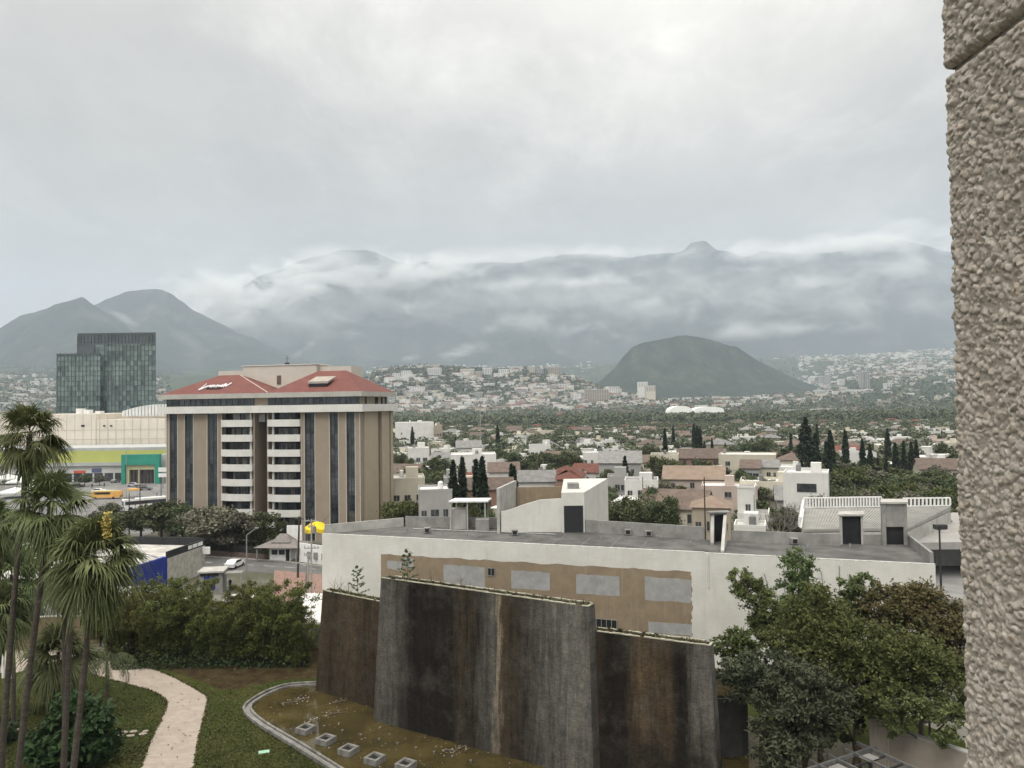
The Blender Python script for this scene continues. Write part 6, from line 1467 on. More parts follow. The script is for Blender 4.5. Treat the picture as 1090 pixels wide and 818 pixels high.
# clipped hedge before the hotel
a_, b_ = Vector(gz(207, 587)), Vector(gz(283, 592)); n = 3000; t_ = rg.random(n)
P = np.stack([a_.x+(b_.x-a_.x)*t_+rg.normal(size=n)*.3, a_.y+(b_.y-a_.y)*t_+1.2+rg.normal(size=n)*.4, rg.random(n)*2.3], 1); V, F = leaves(P, .35, rg, 1.5); 
hd_ = link('hedge', npmesh('hedge', V, F, MATS['city_leaf'])); tag(hd_, 'dark hedge behind the brown railing in front of the hotel', 'hedge')

# ------------------------------------------------------------------ the pebbled concrete pillar close to the camera
XC, YE = .752, 1.28
def pebbles(S, T, seed, cell=.0068):
    """height of exposed pebbles over the plane (S, T) and a value that is constant on each pebble"""
    gi = np.floor(S/cell).astype(int); gj = np.floor(T/cell).astype(int); best = np.full(S.shape, 1e9); hgt = np.zeros(S.shape); idv = np.zeros(S.shape)
    def h(a, b_, s):
        n = (a*374761393+b_*668265263+s*974634777+seed*131) & 0xffffffff; n = ((n ^ (n >> 13))*1274126177) & 0xffffffff; return ((n ^ (n >> 16)) & 0xffff)/65535.
    for di in (-2, -1, 0, 1, 2):
        for dj in (-2, -1, 0, 1, 2):
            a, b_ = gi+di, gj+dj; cx_, cy_2 = (a+h(a, b_, 1))*cell, (b_+h(a, b_, 2))*cell; sz = .16+1.0*h(a, b_, 3)**1.6
            an = h(a, b_, 4)*3.14; el = .55+.45*h(a, b_, 5); dx, dy = S-cx_, T-cy_2
            u_, v_2 = dx*np.cos(an)+dy*np.sin(an), (-dx*np.sin(an)+dy*np.cos(an))/el
            r = np.maximum(np.maximum(np.abs(u_)*.62+np.abs(v_2)*.62, np.abs(u_)*.9), np.abs(v_2)*.95+u_*.25)/(cell*sz); r = np.maximum(r, np.hypot(u_, v_2)*.75/(cell*sz))
            z = (1-np.clip(r, 0, 1)**5)*sz*(.55+.75*h(a, b_, 6))+((h(a, b_, 7)-.5)*u_+(h(a, b_, 9)-.5)*v_2)/cell*1.6*(r < 1)
            m_ = z > hgt; hgt = np.where(m_, z, hgt); idv = np.where(m_, h(a, b_, 8), idv)
    return hgt, idv
def pillar_block(z0, z1, seed, inset=0.0):
    step = .00145; ns = int((YE-.50)/step); nb = 90
    s = np.concatenate([np.linspace(.50, YE, ns, endpoint=False), YE+np.arange(nb)*.003]); t = np.arange(z0, z1, step*1.1); S, T = np.meshgrid(s, t)
    hgt, idv = pebbles(S, T, seed); rr = .016
    nz = (fbm(S/.09, T/.09, 4, seed)-.5)*.006
    d = hgt*.0036+nz*1.2-inset; e = np.minimum(T-z0, z1-T); d = d-.013*(1-np.clip(e/.012, 0, 1))**2
    # round the far corner: the run along s turns from the -x face to the +y face
    k = np.clip((S-(YE-rr))/(rr*math.pi/2), 0, 1)*math.pi/2; over = np.maximum(S-(YE-rr)-rr*math.pi/2, 0)
    bx = np.where(S < YE-rr, XC, XC+rr-rr*np.cos(k)+over); by = np.where(S < YE-rr, S, YE-rr+rr*np.sin(k))
    nx, ny = -np.cos(k), np.sin(k)
    X, Y = bx+nx*d, by+ny*d
    V = np.stack([X, Y, T], -1).reshape(-1, 3); n = S.shape[1]; m_ = S.shape[0]
    i = np.arange(m_-1)[:, None]*n; j = np.arange(n-1)[None, :]; F = np.stack([i+j, i+n+j, i+n+j+1, i+j+1], -1).reshape(-1, 4)
    me = npmesh('pillar_block', V, F, MATS['exposed_pebble'], smooth=True)
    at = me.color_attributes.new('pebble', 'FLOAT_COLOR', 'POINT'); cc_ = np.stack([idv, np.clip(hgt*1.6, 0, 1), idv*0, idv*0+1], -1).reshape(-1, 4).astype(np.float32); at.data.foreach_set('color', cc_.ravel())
    return me
m, nt, b = newmat('exposed_pebble'); b.inputs['Roughness'].default_value = .8; b.inputs['Specular IOR Level'].default_value = .3
at = nt.nodes.new('ShaderNodeAttribute'); at.attribute_name = 'pebble'; sp = nt.nodes.new('ShaderNodeSeparateColor'); nt.links.new(at.outputs['Color'], sp.inputs[0])
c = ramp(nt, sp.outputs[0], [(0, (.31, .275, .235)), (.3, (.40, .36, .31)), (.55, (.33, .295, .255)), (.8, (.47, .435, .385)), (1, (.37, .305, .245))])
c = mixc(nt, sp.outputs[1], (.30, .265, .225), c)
c = mixc(nt, .55, c, ramp(nt, noise(nt, 260., 4, .7), [(.3, (.72, .72, .72)), (.7, (1.2, 1.2, 1.2))]), 'MULTIPLY')
c = mixc(nt, .6, c, ramp(nt, noise(nt, 5., 4, .6), [(.3, (.80, .79, .78)), (.7, (1.08, 1.08, 1.08))]), 'MULTIPLY')
nt.links.new(c, b.inputs['Base Color']); bump(nt, b, noise(nt, 420., 4, .8), .9, .0016)
pl = empty('pebbled_pillar', (XC, YE, CAMZ-1.2), 0, 'pebbled concrete pillar filling the right edge of the view', 'pillar')
ZJ = CAMZ+.5605
for z0, z1, s, ins in ((CAMZ-.95, ZJ-.004, 3, 0.0), (ZJ+.004, CAMZ+.98, 8, -.001)):
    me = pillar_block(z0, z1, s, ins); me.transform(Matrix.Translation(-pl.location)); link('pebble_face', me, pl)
m_ = MB(); m_.box(XC+.012, XC+.42, .5, YE-.012, CAMZ-1.2, CAMZ+1.0); m_.build('core', pm('pillar_core', (.30, .27, .235), (.2, .18, .155), 8., .95), pl)

# grass standing in the lawn, tufts and litter along the path and the rim
leafmat('grass_blade', (0.036, 0.038, 0.010), (0.082, 0.084, 0.026), (0.14, 0.118, 0.05), .4, .2, 0)
rg = np.random.default_rng(301); P = []
pth = [Vector((*gz(px, py), 0)) for px, py in path_l]; pth2 = [Vector((*gz(px, py), 0)) for px, py in path_r]
def in_poly(x, y, poly):
    c = False; j = len(poly)-1
    for i in range(len(poly)):
        if (poly[i][1] > y) != (poly[j][1] > y) and x < (poly[j][0]-poly[i][0])*(y-poly[i][1])/(poly[j][1]-poly[i][1])+poly[i][0]: c = not c
        j = i
    return c
PATHP = dense(path_l)+dense(path_r)[::-1]; POOLP = list(rp)+[(12, 30), (32, 40), (30, 60), (18, 70), (0, 76)]; SOILP = [gz(*p) for p in [(118,712),(150,705),(205,722),(235,735),(262,733),(300,724),(345,722),(372,700),(360,690),(120,690)]]
while len(P) < 26000:
    px, py = rg.uniform(-5, 380), 722+110*rg.random()**.8; q = atZ(px, py, 0)
    if in_poly(q.x, q.y, PATHP) or in_poly(q.x, q.y, POOLP) or (in_poly(q.x, q.y, SOILP) and rg.random() < .85): continue
    P.append((q.x, q.y, .03+.04*rg.random()))
V, F = leaves(np.array(P), .085, rg, 2.4, up=.6); tag(link('grass', npmesh('grass', V, F, MATS['grass_blade'])), kind='stuff')
P = []
for poly in (dense(path_l), dense(path_r), [tuple(p) for p in rp]):
    for i in range(len(poly)-1):
        a, b_ = Vector(poly[i]), Vector(poly[i+1])
        for k in range(int((b_-a).length*26)): q = a.lerp(b_, rg.random()); P.append((q.x+rg.normal()*.07, q.y+rg.normal()*.07, .04+.05*rg.random()))
V, F = leaves(np.array(P), .10, rg, 2.2, up=.5); tag(link('grass', npmesh('edge_grass', V, F, MATS['grass_blade'])), kind='stuff')
P = []
for k in range(260):
    px, py = rg.uniform(100, 340), rg.uniform(712, 815); q = atZ(px, py, 0)
    if in_poly(q.x, q.y, POOLP): continue
    P.append((q.x, q.y, .05))
V, F = leaves(np.array(P), .13, rg, 1.6, up=5); tag(link('leaf_litter', npmesh('lawn_litter', V, F, MATS['dead_leaf'])), kind='stuff')
# ------------------------------------------------------------------ houses of the residential quarter
HC = {'white': (.60, .59, .56), 'cream': (.52, .48, .39), 'grey': (.32, .315, .30), 'pink': (.42, .345, .30), 'tan': (.33, .28, .22), 'brick': (.24, .15, .11)}
WM_ = {k: pm('house_%s' % k, v, tuple(x*.84 for x in v), .25, .85, streak=tuple(x*.62 for x in v), rand=.16) for k, v in HC.items()}
RFLAT = pm('flat_roof_pale', (.66, .655, .64), (.42, .41, .39), .22, .9, rand=.35)
RFLAT2 = pm('flat_roof_grey', (.27, .26, .25), (.17, .165, .16), .22, .9, rand=.3)
RRED = pm('clay_tile', (.150, .060, .045), (.095, .042, .034), .7, .85, rand=.3)
RBRN = pm('brown_tile', (.145, .108, .09), (.09, .07, .058), .7, .85, rand=.3)
RTAN = pm('tan_tile', (.23, .175, .135), (.18, .135, .105), .5, .85)
RGRY = pm('slate_tile', (.21, .205, .20), (.14, .138, .135), .7, .85, rand=.2)
RM = {'red': RRED, 'brown': RBRN, 'tan': RTAN, 'grey': RGRY}
HGL = glassmat('house_window', (.02, .022, .025), (.06, .065, .07), .8)
def house_parts(kind, wc, rc, W_, Dp, H, seed):
    """list of (part name, mesh, sub-parts)"""
    r = random.Random(seed); P = []; w = MB(); wall = WM_[wc]
    if kind == 'flat':
        w.box(-W_/2, W_/2, 0, Dp, -.2, H)
        for b_ in ((-W_/2, W_/2, -.02, .2), (-W_/2, W_/2, Dp-.2, Dp+.02)): w.box(b_[0], b_[1], b_[2], b_[3], H+.002, H+.5)
        for x in (-W_/2-.02, W_/2-.18): w.box(x, x+.2, .2, Dp-.2, H+.002, H+.5)
        if r.random() < .6:
            x = r.uniform(-W_/2+1.5, W_/2-3.5); w.box(x, x+r.uniform(2, 3.5), Dp*.45, Dp*.45+3, H+.002, H+r.uniform(1.6, 2.6))
        P.append(('wall', w.mesh('wall', wall)))
        f = MB(); f.box(-W_/2+.2, W_/2-.2, .2, Dp-.2, H+.01, H+.06); P.append(('roof', f.mesh('roof', RFLAT if r.random() < .65 else RFLAT2)))
        t = MB(); x = r.uniform(-W_/2+1, W_/2-1); y = r.uniform(Dp*.3, Dp*.8); t.cyl(x, y, H+.1, H+1.5, .55, 10); t.cyl(x, y, H+1.5, H+1.75, .55, 10, .2)
        P.append(('water_tank', t.mesh('water_tank', RGRY if r.random() < .6 else WHITEP)))
    elif kind == 'step':
        x0 = W_*r.uniform(-.1, .15); w.box(-W_/2, W_/2, 0, Dp, -.2, H*.52); w.box(-W_/2+.02, x0, 1.2, Dp-.02, H*.52+.001, H); w.box(-W_/2, W_/2, -.02, .18, H*.52+.002, H*.52+.45)
        w.box(-W_/2-.05, x0+.1, 1.1, 1.3, H+.002, H+.35); w.box(x0-.1, x0+.1, 1.3, Dp, H+.002, H+.35); w.box(W_/2-.2, W_/2+.01, .2, Dp, H*.52+.002, H*.52+.4)
        P.append(('wall', w.mesh('wall', wall)))
        f = MB(); f.box(x0+.1, W_/2-.22, .2, Dp-.1, H*.52+.01, H*.52+.05); f.box(-W_/2+.1, x0-.12, 1.32, Dp-.1, H+.005, H+.05); P.append(('roof', f.mesh('roof', RFLAT if r.random() < .6 else RFLAT2)))
    elif kind == 'gable':
        w.box(-W_/2, W_/2, 0, Dp, -.2, H); rh = Dp*.24
        w.add([(-W_/2,0,H),(-W_/2,Dp,H),(-W_/2,Dp/2,H+rh),(W_/2,0,H),(W_/2,Dp,H),(W_/2,Dp/2,H+rh)], [(0,1,2),(5,4,3)])
        P.append(('wall', w.mesh('wall', wall)))
        f = MB(); e = .5; k_ = rh/(Dp/2)
        f.add([(-W_/2-e,-e,H-e*k_),(W_/2+e,-e,H-e*k_),(W_/2+e,Dp/2,H+rh+.03),(-W_/2-e,Dp/2,H+rh+.03),(-W_/2-e,Dp+e,H-e*k_),(W_/2+e,Dp+e,H-e*k_),
               (-W_/2-e,-e,H-e*k_+.18),(W_/2+e,-e,H-e*k_+.18),(W_/2+e,Dp/2,H+rh+.21),(-W_/2-e,Dp/2,H+rh+.21),(-W_/2-e,Dp+e,H-e*k_+.18),(W_/2+e,Dp+e,H-e*k_+.18)],
              [(6,7,8,9),(9,8,11,10),(3,2,1,0),(4,5,2,3),(0,1,7,6),(5,4,10,11),(1,2,8,7),(2,5,11,8),(4,3,9,10),(3,0,6,9)])
        P.append(('roof', f.mesh('roof', RM[rc])))
    else: # hip
        w.box(-W_/2, W_/2, 0, Dp, -.2, H); P.append(('wall', w.mesh('wall', wall)))
        P.append(('roof', hip(-W_/2-.5, W_/2+.5, -.5, Dp+.5, H, H+Dp*.22, -W_/2+Dp*.42, W_/2-Dp*.42, Dp/2).mesh('roof', RM[rc])))
    nfl = 2 if H > 4.8 else 1
    wins = []
    for fl in range(nfl):
        zc = (1.5 if fl == 0 else H*.5+1.35) if kind != 'step' else (1.4 if fl == 0 else H*.52+1.25)
        xs_ = [-W_*.34, -W_*.02, W_*.3] if not (kind == 'step' and fl == 1) else [-W_*.36, -W_*.16]
        for j, x in enumerate(xs_):
            if r.random() < .15: continue
            ww = r.uniform(.7, 1.7); hh = r.uniform(.6, .85); y = -.06 if not (kind == 'step' and fl == 1) else 1.2-.06
            if not (kind == 'step' and fl == 1 and x+ww/2 > x0-.3): wins.append((x, ww, hh, y, zc))
    for x, ww, hh, y, zc in wins:
        m_ = MB(); m_.box(x-ww/2*1.0, x+ww/2*1.0, y, y+.05, zc-hh, zc+hh); fr = MB()
        fr.box(x-ww/2-.08, x+ww/2+.08, y-.1, y-.002, zc-hh-.12, zc-hh-.01); fr.box(x-.03, x+.03, y-.04, y-.002, zc-hh, zc+hh)
        P.append(('window', m_.mesh('window', HGL), [('sill', fr.mesh('sill', wall))]))
    m_ = MB(); x = -W_*.19; m_.box(x-.5, x+.5, -.05, -.002, 0, 2.1); P.append(('door', m_.mesh('door', RBRN)))
    # a flank window on both sides so the block has openings round the corner
    for sx in (-1, 1):
        m_ = MB(); xx = sx*(W_/2+.03); m_.box(min(xx-.03, xx+.02), max(xx-.03, xx+.02), Dp*.3, Dp*.3+1.3, 1.0, 2.2)
        P.append(('window', m_.mesh('window', HGL)))
    return P
def make_house(parts, x, y, rz, label, group=None, s=1.0, z=0.0, name='house', few=False):
    o = empty(name, (x, y, z), rz, label, 'house', group); o.scale = (s, s, s)
    for p in parts:
        if few and p[0] in ('door',): continue
        c = link(p[0], p[1], o)
        if len(p) > 2 and not few:
            for q in p[2]: link(q[0], q[1], c)
    return o
FOOT = []
def claim(x, y, r): FOOT.append((x, y, r))
def free(x, y, r): return all((x-a)**2+(y-b_)**2 > (r+c_)**2 for a, b_, c_ in FOOT)
# --- the houses one can pick out in the photograph
def spec(kind, wc, rc, pxl, pxr, pytop, Y, depth, label, h=None, rz=0.0, seed=1):
    xl, xr = atY(pxl, 480, Y).x, atY(pxr, 480, Y).x; W_ = xr-xl; H = atY((pxl+pxr)/2, pytop, Y).z if h is None else h
    if kind == 'gable': H -= depth*.24
    if kind == 'hip': H -= depth*.22
    if kind == 'flat': H -= .5
    th_ = -math.atan2((xl+xr)/2, Y)*1.12 if rz == 0.0 else rz; W_ *= abs(math.cos(th_)); rz = th_
    H = max(H, 2.6); claim((xl+xr)/2, Y+depth/2, max(W_, depth)*.52)
    return make_house(house_parts(kind, wc, rc, W_, depth, H, seed), (xl+xr)/2, Y, rz, label)
spec('gable', 'pink', 'tan', 705, 770, 498.5, 215, 13, 'wide two storey house with a tan tiled roof and pinkish front', seed=3)
o = spec('flat', 'white', None, 832, 881, 503.5, 165, 11, 'white box house with one wide dark upper window', seed=8)
for c in list(o.children):
    if c.name.startswith('window') or c.name.startswith('door'): bpy.data.objects.remove(c, do_unlink=True)
xl = atY(849, 515, 165).x-o.location.x; xr = atY(868, 515, 165).x-o.location.x
m_ = MB(); m_.box(xl, xr, -.08, -.01, atY(858, 524, 165).z, atY(858, 515, 165).z); w = m_.build('window', HGL, o, world=False)
m_ = MB()
for k in range(5): x = xl+(xr-xl)*k/4; m_.box(x-.04, x+.04, -.13, -.082, atY(858, 524, 165).z, atY(858, 515, 165).z)
m_.build('frame', DSTEEL, w, world=False)
spec('step', 'white', None, 783, 817, 521, 150, 9, 'small white stepped house in front of the bare branching tree', seed=5)
spec('gable', 'grey', 'grey', 637, 682, 482, 250, 14, 'grey gabled house with a tall pale gable and slate roof', seed=6)
spec('hip', 'white', 'red', 583, 622, 497, 205, 12, 'white house with a low red roof behind the penthouse block', seed=7)
spec('hip', 'brick', 'red', 592, 618, 502, 190, 9, 'low brick house with dark red roof right behind the white block', seed=17)
spec('gable', 'white', 'grey', 552, 590, 503, 200, 10, 'white gabled house left of the red roofs', seed=9)
spec('gable', 'white', 'brown', 520, 552, 494, 230, 10, 'white house with a brown gabled roof and white end wall', seed=10)
spec('flat', 'white', None, 480, 528, 484, 260, 14, 'long white flat roofed house with a band of dark windows', seed=11)
spec('flat', 'white', None, 421, 462, 450, 520, 30, 'large blank white building just right of the hotel top', seed=12)
spec('flat', 'tan', None, 462, 471, 453, 519, 20, 'narrow tan block against the large blank white building', seed=31)
spec('flat', 'white', None, 434, 457, 477, 300, 10, 'white cube house behind a dark round tree near the hotel', seed=13)
spec('flat', 'cream', None, 416, 452, 509, 176, 12, 'low pale roofed house with a pinkish side near the hotel corner', seed=14)
spec('flat', 'grey', None, 445, 481, 521, 148, 9, 'grey flat roofed house with a wide dark carport', seed=15)
spec('flat', 'grey', None, 472, 487, 509, 170, 8, 'dark grey cube house beside the row of cypresses', seed=16)
spec('gable', 'brick', 'brown', 494, 545, 511, 178, 9, 'long brown walled house behind the thin cypresses', seed=18)
spec('flat', 'cream', None, 692, 722, 484, 270, 12, 'pale yellow two storey house left of the maroon roof', seed=19)
spec('gable', 'brick', 'brown', 720, 772, 479, 300, 14, 'long maroon roofed house beyond the tan roofed house', seed=20)
spec('hip', 'cream', 'brown', 826, 856, 482, 260, 12, 'house with a dark maroon roof left of the big cypress', seed=21)
spec('flat', 'cream', None, 764, 826, 484, 275, 14, 'long cream flat roofed house right of the maroon roof', seed=22)
spec('gable', 'cream', 'grey', 808, 828, 491, 240, 8, 'small cream gabled house before the long cream one', seed=23)
spec('gable', 'grey', 'brown', 788, 808, 491, 238, 9, 'small dark roofed house before the long cream one', seed=24)
spec('flat', 'white', None, 719, 772, 486, 255, 12, 'low dark fronted house with a bright white roof above the tan roof', h=5, seed=25)
spec('flat', 'white', None, 924, 950, 468, 400, 16, 'white flat roofed building among the right hand cypresses', seed=26)
spec('flat', 'grey', None, 950, 986, 468.5, 398, 16, 'grey box building joined to the white one among cypresses', seed=27)
spec('step', 'white', None, 978, 1006, 477, 330, 14, 'bright white stepped house near the pillar', seed=28)
spec('flat', 'cream', None, 1004, 1024, 471, 350, 14, 'pale pink block right beside the pebbled pillar', seed=29)
spec('flat', 'white', None, 990, 1012, 491, 260, 10, 'white low house with dark openings near the pillar', seed=30)
spec('gable', 'grey', 'brown', 889, 923, 481, 330, 12, 'grey pink house with dark windows among the cypresses', seed=32)
spec('flat', 'white', None, 664, 700, 511, 190, 9, 'low white house left of the tan roofed house', seed=33)
spec('flat', 'grey', None, 646, 668, 507, 205, 9, 'low house with a grey roof before the grey gabled one', seed=34)
spec('hip', 'tan', 'tan', 735, 776, 530, 135, 8, 'low tan roofed outbuilding just behind the long building', seed=35)
spec('flat', 'white', None, 563, 586, 474, 340, 12, 'white house with a red top storey among trees', seed=36)
spec('gable', 'white', 'grey', 486, 512, 470, 350, 12, 'white house with a pale gabled roof near the thin mast', seed=37)
spec('flat', 'white', None, 620, 641, 482, 290, 9, 'bright white blank box house left of the grey gabled one', seed=38)
spec('flat', 'white', None, 779, 813, 544, 122, 6, 'white walled house with a wide dark opening behind the rooftop stair', h=8.2, seed=39)
# balustraded terrace beside it
# --- generic houses on a street grid
PR = []
combos = [('flat','white',None),('flat','cream',None),('step','white',None),('gable','white','red'),('hip','cream','brown'),('flat','white',None),('step','cream',None),('gable','cream','brown'),
          ('flat','white',None),('flat','grey',None),('step','white',None),('flat','pink',None),('hip','tan','grey'),('gable','grey','grey'),('flat','tan',None),('flat','white',None)]
for k, (a_, b_, c_) in enumerate(combos):
    r = random.Random(k+5); H = r.choice([3.4, 3.8, 5.9, 6.3, 6.6]) if a_ != 'step' else 6.4
    PR.append((house_parts(a_, b_, c_, r.uniform(10, 16), r.uniform(9, 13), H, k+40), a_, b_, c_, H))
GA = R(-19); gx = Vector((math.cos(GA), math.sin(GA))); gy = Vector((-math.sin(GA), math.cos(GA)))
lots = []
row = 0; v_ = 60
while v_ < 1150:
    u_ = -700
    while u_ < 1100:
        u_ += rnd.uniform(15.5, 21.5)
        if rnd.random() < .07: u_ += 8; continue
        p = gx*u_+gy*(v_+rnd.uniform(-1.5, 1.5)); X_0, Y_0 = p.x, p.y
        if Y_0 < 112 or Y_0 > 1000: continue
        pr_ = proj((X_0, Y_0, 5)); px, py = pr_[0], pr_[1]
        if px < 418 or px > 1035: continue
        if py > 556: continue
        if 855 < px < 1035 and Y_0 < 225: continue      # the wooded park at the right
        if 625 < px < 700 and Y_0 < 172: continue       # trees behind the rooftop block
        lots.append((Y_0, X_0, px, row))
    row += 1; v_ += 19 if row % 2 else 27
rnd.shuffle(lots); lots.sort(key=lambda t: t[0])
houses, farh = [], []
for Y_0, X_0, px, rw in lots:
    dens = .93 if Y_0 < 460 else (.72 if Y_0 < 700 else .42)
    if rnd.random() > dens or not free(X_0, Y_0+5, 7.5): continue
    (houses if len(houses) < 255 else farh).append((Y_0, X_0, px, rw)); claim(X_0, Y_0+5, 6.5)
byrow = {}
for hh in houses: byrow.setdefault(hh[3], []).append(hh)
wn_ = {'white': 'white', 'cream': 'cream', 'grey': 'grey', 'pink': 'pinkish', 'tan': 'tan'}
kn = {'flat': 'flat roofed house', 'step': 'stepped house', 'gable': 'gabled house', 'hip': 'hip roofed house'}
for ri, rw in enumerate(sorted(byrow)):
    L_ = sorted(byrow[rw], key=lambda t: t[2])
    for k, (Y_0, X_0, px, _) in enumerate(L_):
        q = rnd.choice(PR); lab = '%s %s%s, %s from left in %s row behind long building' % (wn_[q[2]], (q[3]+' ') if q[3] else '', kn[q[1]], ordinal(k+1), ordinal(ri+1))
        make_house(q[0], X_0, Y_0, GA+rnd.choice([0, 0, 0, R(180), R(90)])+rnd.uniform(-.05, .05), lab, 'houses of the residential quarter', rnd.uniform(.82, 1.12), few=Y_0 > 330)
# --- everything farther: one mesh of small buildings with windows, on the plain and up the slopes
class Far:
    def __init__(s): s.v = []; s.f = []; s.m = []
    def block(s, x, y, z, w, d, h, rz, mi, roof=None, win=True):
        c, sn = math.cos(rz), math.sin(rz); n = len(s.v)
        def T(a, b_): return (x+a*c-b_*sn, y+a*sn+b_*c)
        for zz in (z-4, z+h):
            for a, b_ in ((-w/2,-d/2),(w/2,-d/2),(w/2,d/2),(-w/2,d/2)): s.v.append((*T(a, b_), zz))
        for f in ((4,5,6,7),(0,1,5,4),(1,2,6,5),(2,3,7,6),(3,0,4,7)): s.f.append(tuple(i+n for i in f)); s.m.append(mi)
        if roof is None: s.m[-5] = rnd.choice((mi, 4, 4, 5))
        if roof is not None:
            n = len(s.v); rh = d*.22
            for a, b_, zz in ((-w/2-.4,-d/2-.4,z+h),(w/2+.4,-d/2-.4,z+h),(w/2+.4,d/2+.4,z+h),(-w/2-.4,d/2+.4,z+h),(-w/2+d*.4,0,z+h+rh),(w/2-d*.4,0,z+h+rh)): s.v.append((*T(a, b_), zz))
            for f in ((0,1,5,4),(2,3,4,5)): s.f.append(tuple(i+n for i in f)); s.m.append(roof)
            for f in ((1,2,5,5),(3,0,4,4)): s.f.append(tuple(i+n for i in f[:3])); s.m.append(roof)
        if win:
            nf = max(1, int(h/3.1)); nc = max(2, int(w/4.5))
            for i in range(nf):
                for j in range(nc):
                    if rnd.random() < .25: continue
                    a = -w/2+(j+.5)*w/nc; zz = z+1.0+i*3.0; n = len(s.v); ww = min(2.2, w/nc*.55)
                    if zz+1.4 > z+h: continue
                    for a2, z2 in ((a-ww/2, zz), (a+ww/2, zz), (a+ww/2, zz+1.3), (a-ww/2, zz+1.3)): s.v.append((*T(a2, -d/2-.05), z2))
                    s.f.append((n, n+1, n+2, n+3)); s.m.append(8)
    def build(s, name):
        me = bpy.data.meshes.new(name); me.from_pydata(s.v, [], s.f)
        for m_ in (WM_['white'], WM_['cream'], WM_['grey'], WM_['tan'], RFLAT, RFLAT2, RRED, RBRN, HGL): me.materials.append(m_)
        me.polygons.foreach_set('material_index', s.m); me.update(); return link(name, me)
fr = Far()
def lz(x, y): return float(land_z(np.array([x]), np.array([y]))[0])
for Y_0, X_0, px, rw in farh:
    fr.block(X_0, Y_0, 0, rnd.uniform(9, 16), rnd.uniform(8, 12), rnd.choice([3.5, 4, 6, 6.5]), GA+rnd.uniform(-.1, .1), rnd.choice([0,0,0,1,1,2,3]), rnd.choice([None, None, None, 6, 7]))
for k in range(1900): # scattered roofs between the woods
    px = rnd.uniform(415, 1030); Y = rnd.uniform(950, 1900); x = atY(px, 440, Y).x
    fr.block(x, Y, lz(x, Y), rnd.uniform(9, 20), rnd.uniform(8, 14), rnd.choice([4, 7, 7, 9]), GA+rnd.uniform(-.3, .3), rnd.choice([0,0,1,2,3]), rnd.choice([None, None, None, None, 6, 7]), True)
def dens_city(px, Y):
    py = proj((atY(px, 430, Y).x, Y, lz(atY(px, 430, Y).x, Y)))[1]
    d = .9
    if 395 < px < 620 and 392 < py < 401: d = .06         # wooded flank of the apartment ridge
    if 630 < px < 860 and Y > 3300: d = .03               # the domed hill
    if px > 850: d = 1.0 if Y > 2300 else .6
    return d
far_lots = 0
clus = [(rnd.uniform(395, 1035), rnd.uniform(1900, 6400)) for _ in range(300)]+[(rnd.uniform(395, 900), rnd.uniform(1900, 3100)) for _ in range(150)]+[(rnd.uniform(850, 1035), rnd.uniform(2600, 6600)) for _ in range(95)]+[(rnd.uniform(395, 680), rnd.uniform(2000, 2700)) for _ in range(130)]+[(rnd.uniform(-30, 175), rnd.uniform(1500, 3600)) for _ in range(120)]
for cpx, cY in clus:
    for k in range(rnd.randint(6, 16)):
        px = cpx+rnd.gauss(0, 8); Y = cY+rnd.gauss(0, cY*.035)
        if px > 1040 or (178 < px < 392) or Y < 1400: continue
        if rnd.random() > dens_city(px, Y): continue
        x = atY(px, 430, Y).x; big = rnd.random() < .10
        w_ = rnd.uniform(9, 20)*(1.9 if big else 1)*(1+.25*(Y > 4000)); fr.block(x, Y, lz(x, Y), w_, rnd.uniform(10, 16), rnd.choice([5, 7, 7, 10, 10] if not big else [8, 12, 18]), rnd.uniform(-.5, .5), rnd.choice([0,0,0,0,1,1,2,3]), rnd.choice([None, None, None, None, 6]), Y < 3400)
tag(fr.build('distant_houses'), kind='stuff')
# --- landmarks of the far town
FB = []
def far_block(name, cat, pxl, pxr, pyt, pyb, Y, depth, mat, label, bands=0, group=None, win=True):
    pc = (pxl+pxr)/2
    for Yt in range(1450, 6500, 25):       # stand it where the land meets its foot
        xt = atY(pc, 430, Yt).x
        if proj((xt, Yt, lz(xt, Yt)))[1] <= pyb: break
    if Yt < 6400 and abs(Yt-Y) < 2200 and Y > 1600: Y = Yt
    FB.append((pxl-1, pxr+1, pyb-1, Y+10))
    xl, xr = atY(pxl, 430, Y).x, atY(pxr, 430, Y).x; z0 = min(atY(pxl, pyb, Y).z, lz((xl+xr)/2, Y)); zt = atY((pxl+pxr)/2, pyt, Y).z
    o = empty(name, (xl, Y, z0), 0, label, cat, group); m_ = MB(); m_.box(0, xr-xl, 0, depth, -30, zt-z0); m_.build('wall', mat, o, world=False)
    nf = max(1, int((zt-max(z0, atY(pxl, pyb, Y).z))/4.0)); zb = max(0, atY(pxl, pyb, Y).z-z0); m_ = MB(); nc = max(2, int((xr-xl)/7))
    for i in range(nf):
        z = zb+1+i*4.0
        if z+1.8 > zt-z0: break
        for j in range(nc): a = (j+.18)*(xr-xl)/nc; m_.box(a, a+.64*(xr-xl)/nc, -.12, -.01, z, z+1.8)
        if m_.v: m_.build('window_band', HGL, o, world=False); m_ = MB()
    m_ = MB(); m_.box(-.5, xr-xl+.5, -.6, depth+.5, zt-z0+.02, zt-z0+1.0); m_.build('roof', RFLAT, o, world=False)
    return o
WT, CR_, GR_, TN_ = WM_['white'], WM_['cream'], WM_['grey'], WM_['tan']
RG = 'apartment blocks on the wooded ridge'
